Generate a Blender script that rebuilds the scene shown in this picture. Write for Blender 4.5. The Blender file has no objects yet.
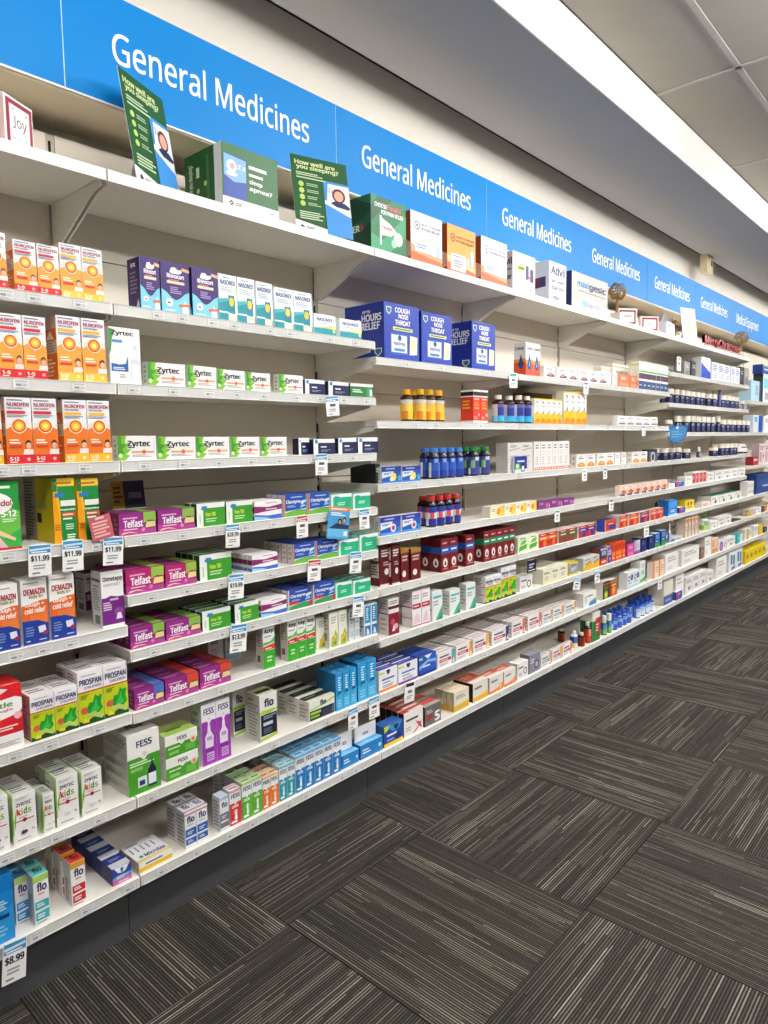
import bpy, bmesh, math, random
from mathutils import Vector, Matrix
random.seed(7)
sc = bpy.context.scene
COL = sc.collection

# ------------------------------------------------------------------ camera
# world: x runs along the shelving away from the viewer, y towards the shelving wall, z up (metres)
CAM_H = 1.267
cam = bpy.data.cameras.new('camera'); camo = bpy.data.objects.new('camera', cam); COL.objects.link(camo)
yaw, pitch, roll = math.radians(41.880), math.radians(-5.137), math.radians(-0.770)
Fw = Vector((math.cos(yaw)*math.cos(pitch), math.sin(yaw)*math.cos(pitch), math.sin(pitch)))
Rt = Fw.cross(Vector((0, 0, 1))).normalized(); Up = Rt.cross(Fw)
c_, s_ = math.cos(roll), math.sin(roll)
R2, U2 = c_*Rt + s_*Up, -s_*Rt + c_*Up
camo.matrix_world = Matrix(((R2.x, U2.x, -Fw.x, 0), (R2.y, U2.y, -Fw.y, 0), (R2.z, U2.z, -Fw.z, CAM_H), (0, 0, 0, 1)))
cam.sensor_fit = 'VERTICAL'; cam.sensor_height = 36.0
cam.lens = 688.72/1024*36.0
cam.shift_x = 0.0; cam.shift_y = -(512-503.07)/1024
cam.clip_start = 0.02
sc.camera = camo

# ------------------------------------------------------------------ light, exposure
w = bpy.data.worlds.new('room_air'); sc.world = w; w.use_nodes = True
w.node_tree.nodes['Background'].inputs[0].default_value = (0.9, 0.95, 1.0, 1)
w.node_tree.nodes['Background'].inputs[1].default_value = 0.0
LAMP_GLOW = 17.0           # diffusers of the ceiling light fittings
COVE_GLOW = 2.6            # the strip lamp hidden behind each header sign
vs = sc.view_settings
vs.view_transform = 'Standard'; vs.look = 'None'; vs.gamma = 1.0; vs.exposure = 1.08; vs.use_curve_mapping = False

# ------------------------------------------------------------------ measures
Y_WALL, Y_BACK, Y_SHELF, Y_SIGN, Y_KICK = 1.90, 1.84, 1.552, 1.70, 1.622
X0, BAY = 0.80, 0.90
CEIL, SOFF, Y_SOFF = 2.87, 2.68, 1.30

# ------------------------------------------------------------------ helpers
def lin(c):
    if isinstance(c, str):
        c = [int(c[i:i+2], 16)/255 for i in (0, 2, 4)]
    return tuple((v/12.92 if v <= .04045 else ((v+.055)/1.055)**2.4) for v in c)

def material(name, color=None, rough=.5, spec=.5, metal=0, attr=False, coat=0, noise=0, trans=0, bump=0, scale=300):
    m = bpy.data.materials.new(name); m.use_nodes = True
    nt = m.node_tree; b = nt.nodes['Principled BSDF']
    b.inputs['Roughness'].default_value = rough
    b.inputs['Metallic'].default_value = metal
    b.inputs['Specular IOR Level'].default_value = spec
    b.inputs['Coat Weight'].default_value = coat
    b.inputs['Transmission Weight'].default_value = trans
    src = None
    if attr:
        a = nt.nodes.new('ShaderNodeAttribute'); a.attribute_name = 'Col'; src = a.outputs['Color']
    elif color is not None:
        b.inputs['Base Color'].default_value = (*lin(color), 1)
        if noise:
            r = nt.nodes.new('ShaderNodeRGB'); r.outputs[0].default_value = (*lin(color), 1); src = r.outputs[0]
    if noise or bump:
        tc = nt.nodes.new('ShaderNodeTexCoord'); n = nt.nodes.new('ShaderNodeTexNoise')
        n.inputs['Scale'].default_value = scale; n.inputs['Detail'].default_value = 4
        nt.links.new(tc.outputs['Object'], n.inputs['Vector'])
        if noise:
            mr = nt.nodes.new('ShaderNodeMapRange')
            mr.inputs['To Min'].default_value = 1-noise; mr.inputs['To Max'].default_value = 1+noise
            nt.links.new(n.outputs['Fac'], mr.inputs['Value'])
            mx = nt.nodes.new('ShaderNodeVectorMath'); mx.operation = 'SCALE'
            nt.links.new(src, mx.inputs[0]); nt.links.new(mr.outputs[0], mx.inputs['Scale'])
            src = mx.outputs[0]
        if bump:
            bp = nt.nodes.new('ShaderNodeBump'); bp.inputs['Strength'].default_value = bump; bp.inputs['Distance'].default_value = .001
            nt.links.new(n.outputs['Fac'], bp.inputs['Height']); nt.links.new(bp.outputs[0], b.inputs['Normal'])
    if src is not None: nt.links.new(src, b.inputs['Base Color'])
    return m

M_CARD = material('printed_card', attr=True, rough=.42, spec=.4, noise=.02, scale=900)
M_PLASTIC = material('moulded_plastic', attr=True, rough=.32, spec=.5, noise=.015, scale=200)
M_PAPER = material('paper_ticket', attr=True, rough=.6, spec=.3, noise=.02, scale=800)
M_SHELF = material('powder_coated_steel', color='ece8e0', rough=.38, spec=.5, noise=.02, scale=60, bump=.05)
M_PANEL = material('shelf_back_board', color='ddd4c6', rough=.5, spec=.35, noise=.03, scale=8)
M_POST = material('upright_steel', color='b9b4aa', rough=.45, spec=.5, noise=.03, scale=40)
M_SLOT = material('upright_slot', color='1b1815', rough=.9, spec=.1, noise=.2, scale=100)
M_STRIP = material('ticket_strip_plastic', color='d8d8d6', rough=.22, spec=.5, noise=.02, scale=30)
M_KICK = material('charcoal_laminate', color='4a4b4e', rough=.55, spec=.35, noise=.08, scale=25)
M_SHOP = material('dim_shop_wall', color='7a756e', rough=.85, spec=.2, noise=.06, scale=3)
M_WALL = material('wall_paint', color='dcd6cc', rough=.8, spec=.2, noise=.02, scale=4, bump=.1)
M_BULK_LIT = material('bulkhead_lit_paint', color='f2f0ec', rough=.7, spec=.25, noise=.01, scale=3)  # bulkhead's lit front, its brightness put into the paint
M_BULK_SHADE = material('bulkhead_shaded_paint', color='b9b8bb', rough=.8, spec=.2, noise=.015, scale=3)  # the same bulkhead, its shaded underside greyed in the paint
M_SIGN = material('blue_sign_vinyl', color='0285d4', rough=.45, spec=.22, noise=.02, scale=5)
M_GLASSY = material('bottle_glass', attr=True, rough=.12, spec=.55, noise=.02, scale=100)
M_CEIL = material('mineral_ceiling_tile', color='c0bab0', rough=.95, spec=.1, noise=.05, scale=9, bump=.2)
M_GRID = material('ceiling_grid_steel', color='c8c4bd', rough=.5, spec=.4, noise=.03, scale=30)
M_TWIG = material('gilded_twig', color='a8854a', rough=.4, spec=.5, metal=.3, noise=.3, scale=120)
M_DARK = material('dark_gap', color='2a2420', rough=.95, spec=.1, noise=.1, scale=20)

def emitter(name, color, strength):
    m = bpy.data.materials.new(name); m.use_nodes = True; nt = m.node_tree
    for n in list(nt.nodes): nt.nodes.remove(n)
    e = nt.nodes.new('ShaderNodeEmission'); o = nt.nodes.new('ShaderNodeOutputMaterial')
    e.inputs[0].default_value = (*color, 1); e.inputs[1].default_value = strength
    nt.links.new(e.outputs[0], o.inputs[0]); return m
M_LAMP = emitter('lamp_diffuser', (1, .985, .965), LAMP_GLOW)
M_COVE = emitter('cove_tube', (1, .94, .84), COVE_GLOW)

class MB:
    """collects coloured faces and links them as one mesh object"""
    def __init__(s): s.v = []; s.f = []; s.c = []; s.smooth = []
    def face(s, pts, col, sm=False):
        n = len(s.v); s.v += [tuple(p) for p in pts]; s.f.append(tuple(range(n, n+len(pts)))); s.c.append(col); s.smooth.append(sm)
    def faces(s, verts, faces, col, sm=False):
        n = len(s.v); s.v += [tuple(p) for p in verts]
        for f in faces: s.f.append(tuple(i+n for i in f)); s.c.append(col); s.smooth.append(sm)
    def box(s, x0, x1, y0, y1, z0, z1, col='ffffff', side=None, top=None):
        vs_ = [(x0,y0,z0),(x1,y0,z0),(x1,y1,z0),(x0,y1,z0),(x0,y0,z1),(x1,y0,z1),(x1,y1,z1),(x0,y1,z1)]
        side = side or col; top = top or col
        n = len(s.v); s.v += vs_
        for f, c in (((0,3,2,1),col),((4,5,6,7),top),((0,1,5,4),col),((1,2,6,5),side),((2,3,7,6),col),((3,0,4,7),side)):
            s.f.append(tuple(i+n for i in f)); s.c.append(c); s.smooth.append(False)
    def prism(s, poly, axis, a0, a1, col='ffffff'):
        """extrudes a 2-D outline along an axis (0 x, 1 y, 2 z)"""
        def P(p, a):
            q = list(p); q.insert(axis, a); return tuple(q)
        n = len(poly); vs_ = [P(p, a0) for p in poly] + [P(p, a1) for p in poly]
        fs = [tuple(range(n-1, -1, -1)), tuple(range(n, 2*n))] + [(i, (i+1) % n, n+(i+1) % n, n+i) for i in range(n)]
        s.faces(vs_, fs, col)
    def lathe(s, prof, n=20, col='ffffff', cap=True, sm=True, cx=0, cy=0, colf=None):
        base = len(s.v)
        for r, z in prof:
            for k in range(n):
                a = 2*math.pi*k/n; s.v.append((cx+r*math.sin(a), cy-r*math.cos(a), z))
        for i in range(len(prof)-1):
            for k in range(n):
                a, b = base+i*n+k, base+i*n+(k+1) % n
                s.f.append((a, b, b+n, a+n)); s.c.append(colf(i, (k+.5)/n) if colf else col); s.smooth.append(sm)
        if cap:
            s.f.append(tuple(base+k for k in range(n-1, -1, -1))); s.c.append(col); s.smooth.append(False)
            t = base+(len(prof)-1)*n
            s.f.append(tuple(t+k for k in range(n))); s.c.append(col); s.smooth.append(False)
    def tube(s, pts, r, n=6, col='ffffff'):
        base = len(s.v); pts = [Vector(p) for p in pts]
        for i, p in enumerate(pts):
            d = (pts[min(i+1, len(pts)-1)]-pts[max(i-1, 0)]).normalized()
            u = d.cross(Vector((.3, .2, 1))).normalized(); v = d.cross(u)
            for k in range(n):
                a = 2*math.pi*k/n; s.v.append(tuple(p+u*r*math.cos(a)+v*r*math.sin(a)))
        for i in range(len(pts)-1):
            for k in range(n):
                a, b = base+i*n+k, base+i*n+(k+1) % n
                s.f.append((a, b, b+n, a+n)); s.c.append(col); s.smooth.append(True)
    def mesh(s, name, mat):
        me = bpy.data.meshes.new(name); me.from_pydata(s.v, [], s.f); me.materials.append(mat)
        at = me.color_attributes.new('Col', 'FLOAT_COLOR', 'CORNER')
        buf = []
        cache = {}
        for f, c in zip(s.f, s.c):
            k = c if isinstance(c, str) else tuple(c)
            if k not in cache: cache[k] = (*lin(c), 1.0)
            buf += cache[k]*len(f)
        at.data.foreach_set('color', buf)
        me.polygons.foreach_set('use_smooth', s.smooth)
        return me
    def build(s, name, mat, parent=None):
        return put(name, s.mesh(name, mat), parent)

def put(name, me, parent=None, loc=None, rz=None):
    o = bpy.data.objects.new(name, me); COL.objects.link(o)
    if parent is not None: o.parent = parent
    if loc is not None: o.location = loc
    if rz: o.rotation_euler = (0, 0, rz)
    return o
def empty(name, loc=(0, 0, 0), rz=0):
    o = bpy.data.objects.new(name, None); COL.objects.link(o); o.location = loc; o.rotation_euler = (0, 0, rz)
    o.empty_display_size = .05; return o
def tag(o, label, cat, group=None):
    o['label'] = label; o['category'] = cat
    if group: o['group'] = group
    return o
def struct(o, label=None):
    o['kind'] = 'structure'
    if label: o['label'] = label
    return o

_txt = {}
import os
FONT = None                # the plain sans that ships with Blender; its built-in face if that is missing
try:
    FONT = bpy.data.fonts.load(os.path.join(bpy.utils.system_resource('DATAFILES'), 'fonts', 'NotoSansHebrew-Regular.woff2'))
except Exception:
    FONT = None
def text_shape(s, bold=.02):
    """a word as triangles in a unit box; strokes are thickened by stamping the letters a hair apart"""
    k = (s, bold)
    if k not in _txt:
        cu = bpy.data.curves.new('lettering', 'FONT'); cu.body = s; cu.resolution_u = 2; cu.fill_mode = 'FRONT'
        if FONT: cu.font = FONT
        ob = bpy.data.objects.new('lettering', cu); me = ob.to_mesh()
        v0 = [(v.co.x, v.co.y) for v in me.vertices]; f0 = [tuple(p.vertices) for p in me.polygons]
        ob.to_mesh_clear(); bpy.data.objects.remove(ob); bpy.data.curves.remove(cu)
        vs_, fs = [], []
        for dx, dy in (((0, 0),) if bold <= 0 else ((-1, -.6), (1, .6), (-1, .6), (1, -.6))):
            n = len(vs_); vs_ += [(x+dx*bold, y+dy*bold, len(fs)*2e-5/max(1, len(f0))) for x, y in v0]; fs += [tuple(i+n for i in f) for f in f0]
        xs = [v[0] for v in vs_]; ys = [v[1] for v in vs_]
        a, b, c, d = min(xs), max(xs), min(ys), max(ys)
        _txt[k] = ([((x-a)/(b-a), (y-c)/(d-c), z) for x, y, z in vs_], fs, (b-a)/(d-c))
    return _txt[k]

# flat print on a face: R rectangle, P polygon, C round, E ellipse, T word, L lines of small print, V word reading upwards
def R(x0, y0, x1, y1, c): return ('P', [(x0,y0),(x1,y0),(x1,y1),(x0,y1)], c)
def P(pts, c): return ('P', pts, c)
def C(x, y, r, c): return ('C', x, y, r, c)
def E(x, y, rx, ry, c): return ('E', x, y, rx, ry, c)
def T(t, x0, y0, x1, y1, c, b=.032): return ('T', t, x0, y0, x1, y1, c, b)
def V(t, x0, y0, x1, y1, c, b=.02): return ('V', t, x0, y0, x1, y1, c, b)
def L(x0, y0, x1, y1, n, c): return ('L', x0, y0, x1, y1, n, c)

def printed(mb, ops, o, ux, uy, W, H, nrm, step=.00012, start=.0003):
    """lays the print OPS on the face with corner o, unit axes ux, uy and size W x H"""
    o, ux, uy, nrm = Vector(o), Vector(ux), Vector(uy), Vector(nrm)
    lay = 0
    for op in ops:
        off = start+step*lay; lay += 1
        q = lambda x, y: o+ux*(x*W)+uy*(y*H)+nrm*off
        k = op[0]
        if k == 'P': mb.face([q(*p) for p in op[1]], op[2])
        elif k in 'CE':
            if k == 'C': x, y, r, c = op[1:]; rx, ry = r, r*W/H
            else: x, y, rx, ry, c = op[1:]
            mb.face([q(x+rx*math.cos(a*math.pi/9), y+ry*math.sin(a*math.pi/9)) for a in range(18)], c)
        elif k in 'TV':
            t, x0, y0, x1, y1, c, b = op[1:]
            vs_, fs, asp = text_shape(t, b)
            if k == 'T': mb.faces([q(x0+(x1-x0)*vx, y0+(y1-y0)*vy)+nrm*vz for vx, vy, vz in vs_], fs, c)
            else: mb.faces([q(x1-(x1-x0)*vy, y0+(y1-y0)*vx)+nrm*vz for vx, vy, vz in vs_], fs, c)
        elif k == 'L':
            x0, y0, x1, y1, n, c = op[1:]; rnd = random.Random(n*7+int(x0*91)+int(y0*77))
            for i in range(n):
                yy = y1-(y1-y0)*(i+.5)/n; hh = (y1-y0)/n*.27; xe = x1-(x1-x0)*rnd.random()*.35
                mb.face([q(x0,yy-hh), q(xe,yy-hh), q(xe,yy+hh), q(x0,yy+hh)], c)

def carton_mesh(name, w_, d_, h_, K):
    """a bevelled folding carton, front at y = -d/2, with its print"""
    bm = bmesh.new(); bmesh.ops.create_cube(bm, size=1)
    bmesh.ops.scale(bm, vec=(w_, d_, h_), verts=bm.verts); bmesh.ops.translate(bm, vec=(0, 0, h_/2), verts=bm.verts)
    bmesh.ops.bevel(bm, geom=list(bm.edges), offset=min(.0009, h_*.05), segments=1, affect='EDGES')
    mb = MB(); bm.verts.index_update(); bm.normal_update()
    base, side, top = K['base'], K.get('side', K['base']), K.get('top', K['base'])
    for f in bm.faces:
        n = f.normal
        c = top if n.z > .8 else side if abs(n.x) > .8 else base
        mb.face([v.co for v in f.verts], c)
    bm.free()
    printed(mb, K.get('F', []), (-w_/2, -d_/2, 0), (1, 0, 0), (0, 0, 1), w_, h_, (0, -1, 0))
    printed(mb, K.get('S', []), (-w_/2, d_/2, 0), (0, -1, 0), (0, 0, 1), d_, h_, (-1, 0, 0))
    printed(mb, K.get('T', []), (-w_/2, -d_/2, h_), (1, 0, 0), (0, 1, 0), w_, d_, (0, 0, 1))
    return mb.mesh(name, M_CARD)

ORD = ['first', 'second', 'third', 'fourth', 'fifth', 'sixth', 'seventh', 'eighth', 'ninth', 'tenth']
# ================================================================== the room
XA, XB, YN = -3.2, 12.6, -4.2
# carpet: every tile is a slab of its own, quarter-turned against its neighbours
def carpet_material():
    m = bpy.data.materials.new('striped_carpet'); m.use_nodes = True; nt = m.node_tree; N = nt.nodes.new; LK = nt.links.new
    b = nt.nodes['Principled BSDF']; b.inputs['Roughness'].default_value = .95; b.inputs['Specular IOR Level'].default_value = .12
    tc = N('ShaderNodeTexCoord'); oi = N('ShaderNodeObjectInfo'); sp = N('ShaderNodeSeparateXYZ'); LK(tc.outputs['Object'], sp.inputs[0])
    def M(op, a, b_=None, c=None):
        n = N('ShaderNodeMath'); n.operation = op
        for i, v in enumerate((a, b_, c)):
            if v is None: continue
            if isinstance(v, (int, float)): n.inputs[i].default_value = v
            else: LK(v, n.inputs[i])
        return n.outputs[0]
    PITCH = .0072
    rowf = M('DIVIDE', sp.outputs['Y'], PITCH); row = M('FLOOR', rowf); fr = M('FRACT', rowf)
    rnd = M('MULTIPLY', oi.outputs['Random'], 57.0)
    wn = N('ShaderNodeTexWhiteNoise'); wn.noise_dimensions = '2D'
    cb = N('ShaderNodeCombineXYZ'); LK(row, cb.inputs[0]); LK(rnd, cb.inputs[1]); LK(cb.outputs[0], wn.inputs['Vector'])
    seg = M('FLOOR', M('ADD', M('MULTIPLY', sp.outputs['X'], 3.6), M('MULTIPLY', wn.outputs['Value'], 9.0)))
    wn2 = N('ShaderNodeTexWhiteNoise'); wn2.noise_dimensions = '3D'
    cb2 = N('ShaderNodeCombineXYZ'); LK(row, cb2.inputs[0]); LK(seg, cb2.inputs[1]); LK(rnd, cb2.inputs[2]); LK(cb2.outputs[0], wn2.inputs['Vector'])
    # loops along the line
    loop = N('ShaderNodeTexNoise'); loop.inputs['Scale'].default_value = 1; loop.inputs['Detail'].default_value = 2
    cb3 = N('ShaderNodeCombineXYZ'); LK(M('MULTIPLY', sp.outputs['X'], 190.0), cb3.inputs[0]); LK(M('MULTIPLY', sp.outputs['Y'], 120.0), cb3.inputs[1]); LK(rnd, cb3.inputs[2]); LK(cb3.outputs[0], loop.inputs['Vector'])
    pile = M('ABSOLUTE', M('SUBTRACT', fr, .5))                         # 0 mid-line .. .5 between lines
    line = N('ShaderNodeMapRange'); line.inputs['From Min'].default_value = .16; line.inputs['From Max'].default_value = .30
    line.inputs['To Min'].default_value = 1; line.inputs['To Max'].default_value = 0; LK(pile, line.inputs['Value'])
    big = N('ShaderNodeTexNoise'); big.inputs['Scale'].default_value = 1; big.inputs['Detail'].default_value = 1
    cb4 = N('ShaderNodeCombineXYZ'); LK(M('MULTIPLY', sp.outputs['X'], 1.2), cb4.inputs[0]); LK(M('MULTIPLY', sp.outputs['Y'], 14.0), cb4.inputs[1]); LK(rnd, cb4.inputs[2]); LK(cb4.outputs[0], big.inputs['Vector'])
    ramp = N('ShaderNodeValToRGB'); e = ramp.color_ramp.elements
    e[0].position = .0; e[0].color = (*lin('3a3733'), 1); e[1].position = 1; e[1].color = (*lin('a59e92'), 1)
    e2 = ramp.color_ramp.elements.new(.5); e2.color = (*lin('544f48'), 1); e3 = ramp.color_ramp.elements.new(.8); e3.color = (*lin('7c766c'), 1)
    LK(M('ADD', M('MULTIPLY', wn2.outputs['Value'], .65), M('SUBTRACT', M('MULTIPLY', big.outputs['Fac'], .9), .27)), ramp.inputs['Fac'])
    mx = N('ShaderNodeMix'); mx.data_type = 'RGBA'; LK(line.outputs[0], mx.inputs['Factor'])
    mx.inputs['A'].default_value = (*lin('2c2a28'), 1); LK(ramp.outputs['Color'], mx.inputs['B'])
    sc_ = N('ShaderNodeVectorMath'); sc_.operation = 'SCALE'; LK(mx.outputs['Result'], sc_.inputs[0])
    LK(M('ADD', M('MULTIPLY', loop.outputs['Fac'], .7), .62), sc_.inputs['Scale']); LK(sc_.outputs[0], b.inputs['Base Color'])
    bp = N('ShaderNodeBump'); bp.inputs['Strength'].default_value = .5; bp.inputs['Distance'].default_value = .002
    LK(M('ADD', line.outputs[0], M('MULTIPLY', loop.outputs['Fac'], .6)), bp.inputs['Height']); LK(bp.outputs[0], b.inputs['Normal'])
    return m
M_CARPET = carpet_material()
fl = MB(); fl.box(XA, XB, YN, Y_WALL+.02, -.08, -.012, '2b2825')
floor = struct(fl.build('floor', M_DARK), 'charcoal striped carpet tiles laid quarter-turned')
TILE, TX, TY = .564, 1.6587, .7778
t = MB(); hs = TILE/2-.0004
t.prism([(-hs, -.012), (hs, -.012), (hs, -.0012), (hs-.0012, 0), (-hs+.0012, 0), (-hs, -.0012)], 1, -hs+.0005, hs-.0005, '4a443d')
tile_me = t.mesh('carpet_tile', M_CARPET)
i0, i1 = int((XA-TX)/TILE), int((XB-TX)/TILE)
for i in range(i0, i1+1):
    for j in range(-6, 2):
        if i < -3 and j < -3 or i > 16 : continue
        o = put('carpet_tile', tile_me, floor, (TX+(i+.5)*TILE, TY+(j+.5)*TILE, 0))
        o.rotation_euler = (0, 0, (0 if (i+j) % 2 == 0 else math.pi/2) + (math.pi if (i*7+j*3) % 4 > 1 else 0))
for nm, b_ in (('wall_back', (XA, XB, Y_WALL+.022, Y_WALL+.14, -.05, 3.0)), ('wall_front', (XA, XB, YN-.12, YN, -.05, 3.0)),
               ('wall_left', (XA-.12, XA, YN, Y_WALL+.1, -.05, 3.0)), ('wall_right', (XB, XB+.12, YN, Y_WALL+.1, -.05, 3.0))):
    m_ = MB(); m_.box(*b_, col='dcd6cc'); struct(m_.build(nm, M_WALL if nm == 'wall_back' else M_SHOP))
# suspended ceiling: 1.2 x 0.6 m tiles in a steel grid
ce = MB(); ce.box(XA, XB, YN, Y_WALL+.02, CEIL+.03, CEIL+.12, 'c8c4bd')
ceiling = struct(ce.build('ceiling', M_GRID), 'suspended ceiling of pale mineral tiles in a steel grid')
t = MB(); t.box(-.594, .594, -.294, .294, 0, .02, 'c9c4bc'); ct_me = t.mesh('ceiling_tile', M_CEIL)
CX, CY = 3.404, .94
t = MB(); t.box(-.594, .594, .006, Y_SOFF-.94-.008, 0, .02, 'c9c4bc'); cut_me = t.mesh('ceiling_tile', M_CEIL)
LAMPS = [(-2, -2), (0, -2), (2, -2), (4, -2), (6, -2), (-1, -5), (0, -5), (2, -5), (4, -5), (6, -5)]  # all out of view; two in the second row added to brighten lower shelves
k_ = int((CX-XA)/1.2)
for i in range(-k_, int((XB-CX)/1.2)):
    for j in range(-8, 1):
        y = CY+(j+.5)*.6
        if j == 0: put('ceiling_tile', cut_me, ceiling, (CX+(i+.5)*1.2, CY, CEIL+.004+.0015*((i*5) % 3))); continue
        o = put('ceiling_tile', ct_me, ceiling, (CX+(i+.5)*1.2, y, CEIL+.004+.0015*((i*5+j*3) % 3)))
def tbar(mb, x0, x1, y0, y1):
    mb.box(x0, x1, y0, y1, CEIL-.001, CEIL+.003, 'c8c4bd')
for j in range(-8, 2):
    y = CY+j*.6
    if y < Y_SOFF: g = MB(); tbar(g, XA, XB, y-.012, y+.012); g.build('grid_rail', M_GRID, ceiling)
for i in range(-k_, int((XB-CX)/1.2)+1):
    g = MB(); tbar(g, CX+i*1.2-.011, CX+i*1.2+.011, YN, Y_SOFF); g.build('grid_rail', M_GRID, ceiling)
n_ = 0
for a, b in LAMPS:
    x, y = CX+(a-.5)*1.2, CY+(b+.5)*.6
    e_ = tag(empty('ceiling_light', (x, y, CEIL-.024)), 'long white unseen ceiling light fitting, %s of the %s lamp row of the shop' % (ORD[sum(1 for q in LAMPS if q[1] == b and q[0] < a)], ORD[[-2, -5, -8].index(b)]), 'ceiling light', 'ceiling light panels of the aisle')
    g = MB(); g.box(-.60, .60, -.06, .06, .0, .024, 'f2f2f0'); g.build('tray', M_SHELF, e_)
    for q in (-.606, .600):
        g = MB(); g.prism([(-.06, .02), (-.13, -.04), (-.13, -.09), (-.09, -.13), (.09, -.13), (.13, -.09), (.13, -.04), (.06, .02)], 0, q, q+.006, 'f2f2f0'); g.build('end_cap', M_SHELF, e_)
    g = MB(); g.prism([(-.058, -.001), (-.126, -.042), (-.126, -.088), (-.088, -.126), (.088, -.126), (.126, -.088), (.126, -.042), (.058, -.001)], 0, -.599, .599, 'ffffff'); g.build('diffuser', M_LAMP, e_)
# bulkhead above the shelving, with a dark-coloured strip for the shadow along the wall
m_ = MB(); m_.box(XA, XB, Y_SOFF, Y_WALL-.08, SOFF, CEIL+.03, 'd6d5d6'); struct(m_.build('trim_1', M_BULK_SHADE), 'boxed plaster bulkhead running along the wall above the signs')
m_ = MB(); m_.box(XA, XB, Y_SOFF-.006, Y_SOFF, SOFF-.001, CEIL, 'f2f0ec'); struct(m_.build('trim_3', M_BULK_LIT), 'thin added skin on the bulkhead front, painted whiter as lit')  # added skin that carries the front's stronger light as white colour
m_ = MB(); m_.box(XA, XB, Y_WALL-.08, Y_WALL+.022, SOFF+.07, CEIL+.03, '2a2420'); struct(m_.build('trim_2', M_DARK), 'dark strip painted for the shadow between bulkhead and wall')  # shade of the recess put into a dark-coloured block

# ================================================================== shelving
levels = {
 0: [1.594, 1.411, 1.229, 1.048, .833, .615, .397, .192],
 1: [1.594, 1.411, 1.229, 1.048, .903, .766, .611, .397, .192],
 2: [1.546, 1.336, 1.123, .944, .766, .589, .397, .192], 3: None, 4: None,
 5: [1.673, 1.483, 1.30, 1.123, .944, .766, .589, .397, .192], 6: None,
 7: [1.56, 1.30, 1.02, .766, .589, .397, .192], 8: None}
SEAMS = [0.165, .52, .83, 1.14, 1.452, 1.760, 2.055]
_sh = {}
def shelf_parts(bay, z, top, up):
    """one steel shelf: plate, lip, two brackets, ticket strip"""
    key = (top, up)
    if key not in _sh:
        m_ = MB(); lip = .027
        W_ = BAY-.004
        m_.prism([(Y_SHELF, -lip), (Y_SHELF+.012, -lip), (Y_SHELF+.012, -.018), (Y_BACK-.004, -.018), (Y_BACK-.004, 0), (Y_SHELF+.004, 0), (Y_SHELF, -.003)], 0, .002, .002+W_, 'ece8e0')
        plate = m_.mesh('shelf', M_SHELF)
        br = []
        hb = .13 if top else .078
        for x in (.004, BAY-.008):
            b = MB(); b.prism([(Y_SHELF+.02, -.019), (Y_SHELF+.02, -.034), (Y_SHELF+.06, -.040), (Y_BACK-.035, -hb), (Y_BACK-.004, -hb), (Y_BACK-.004, -.019)], 0, x, x+.004, 'ece8e0')
            br.append(b.mesh('bracket', M_SHELF))
        s = MB(); s.prism([(Y_SHELF-.0025, -.026), (Y_SHELF-.0002, -.026), (Y_SHELF-.0002, -.001), (Y_SHELF-.0025, -.001), (Y_SHELF-.0012, -.004), (Y_SHELF-.0012, -.023)], 0, .006, BAY-.006, 'd8d8d6')
        _sh[key] = (plate, br, s.mesh('ticket_strip', M_STRIP))
    plate, br, strip = _sh[key]
    o = put('shelf', plate, None, (bay.location.x, 0, z))
    for b in br[:0 if abs(z-.192) < .001 else 2]: put('bracket', b, o)
    if not top: put('ticket_strip', strip, o)
    return o
def board(z0, z1):
    m_ = MB(); m_.box(.012, BAY-.012, Y_BACK-.002, Y_BACK+.012, z0+.0015, z1-.0015, 'd9d4ca'); return m_.mesh('back_board', M_PANEL)
boards = [board(a, b) for a, b in zip(SEAMS, SEAMS[1:])]
pm = MB(); pm.box(-.0115, .0115, Y_BACK+.004, Y_BACK+.018, 0, 2.055, 'b9b4aa'); post_me = pm.mesh('upright', M_POST)
sm = MB()
for k in range(32): sm.box(-.003, .003, Y_BACK+.0025, Y_BACK+.0045, .2+k*.058, .2+k*.058+.04, '1b1815')
slot_me = sm.mesh('slots', M_SLOT)
km = MB(); km.prism([(Y_KICK, 0), (Y_KICK+.018, 0), (Y_KICK+.018, .162), (Y_KICK, .162)], 0, .001, BAY-.001, '3d3e41'); kick_me = km.mesh('kick_board', M_KICK)
SHELVES = {}
BAYNAME = {}
cur = None
for k in range(9):
    if levels[k]: cur = levels[k]
    bx = X0+(k-1)*BAY
    words_ = 'cream back boards and slotted upright behind the shelves of the %s bay' % ORD[k]
    bay = tag(empty('shelving_back', (bx, 0, 0)), words_, 'shelving', 'shelving backs along the wall')
    for b in boards: put('back_board', b, bay)
    u = put('upright', post_me, bay, (BAY, 0, 0)); sl_ = put('slots', slot_me, u)
    sl_['kind'] = 'stuff'
    if k == 0: u = put('upright', post_me, bay, (0, 0, 0))
    tag(put('kick_board', kick_me, None, (bx, 0, 0)), 'charcoal kick board along the floor under the %s bay' % ORD[k], 'kick board', 'kick boards under the shelving')
    if k < 7: SHELVES[k, 0] = tag(shelf_parts(bay, 1.895, True, 0), 'white steel display shelf at the top of the %s bay' % ORD[k], 'shelf', 'shelves of the %s bay' % ORD[k])
    for n, z in enumerate(cur):
        nn = n+1 if k < 7 else n
        SHELVES[k, n+1] = tag(shelf_parts(bay, z, False, 0), 'white steel shelf with grey ticket strip, %s shelf of the %s bay' % (ORD[nn], ORD[k]), 'shelf', 'shelves of the %s bay' % ORD[k])

M_CANOPY = material('canopy_laminate', color='f0e2c6', rough=.5, spec=.4, noise=.02, scale=6)
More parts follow.
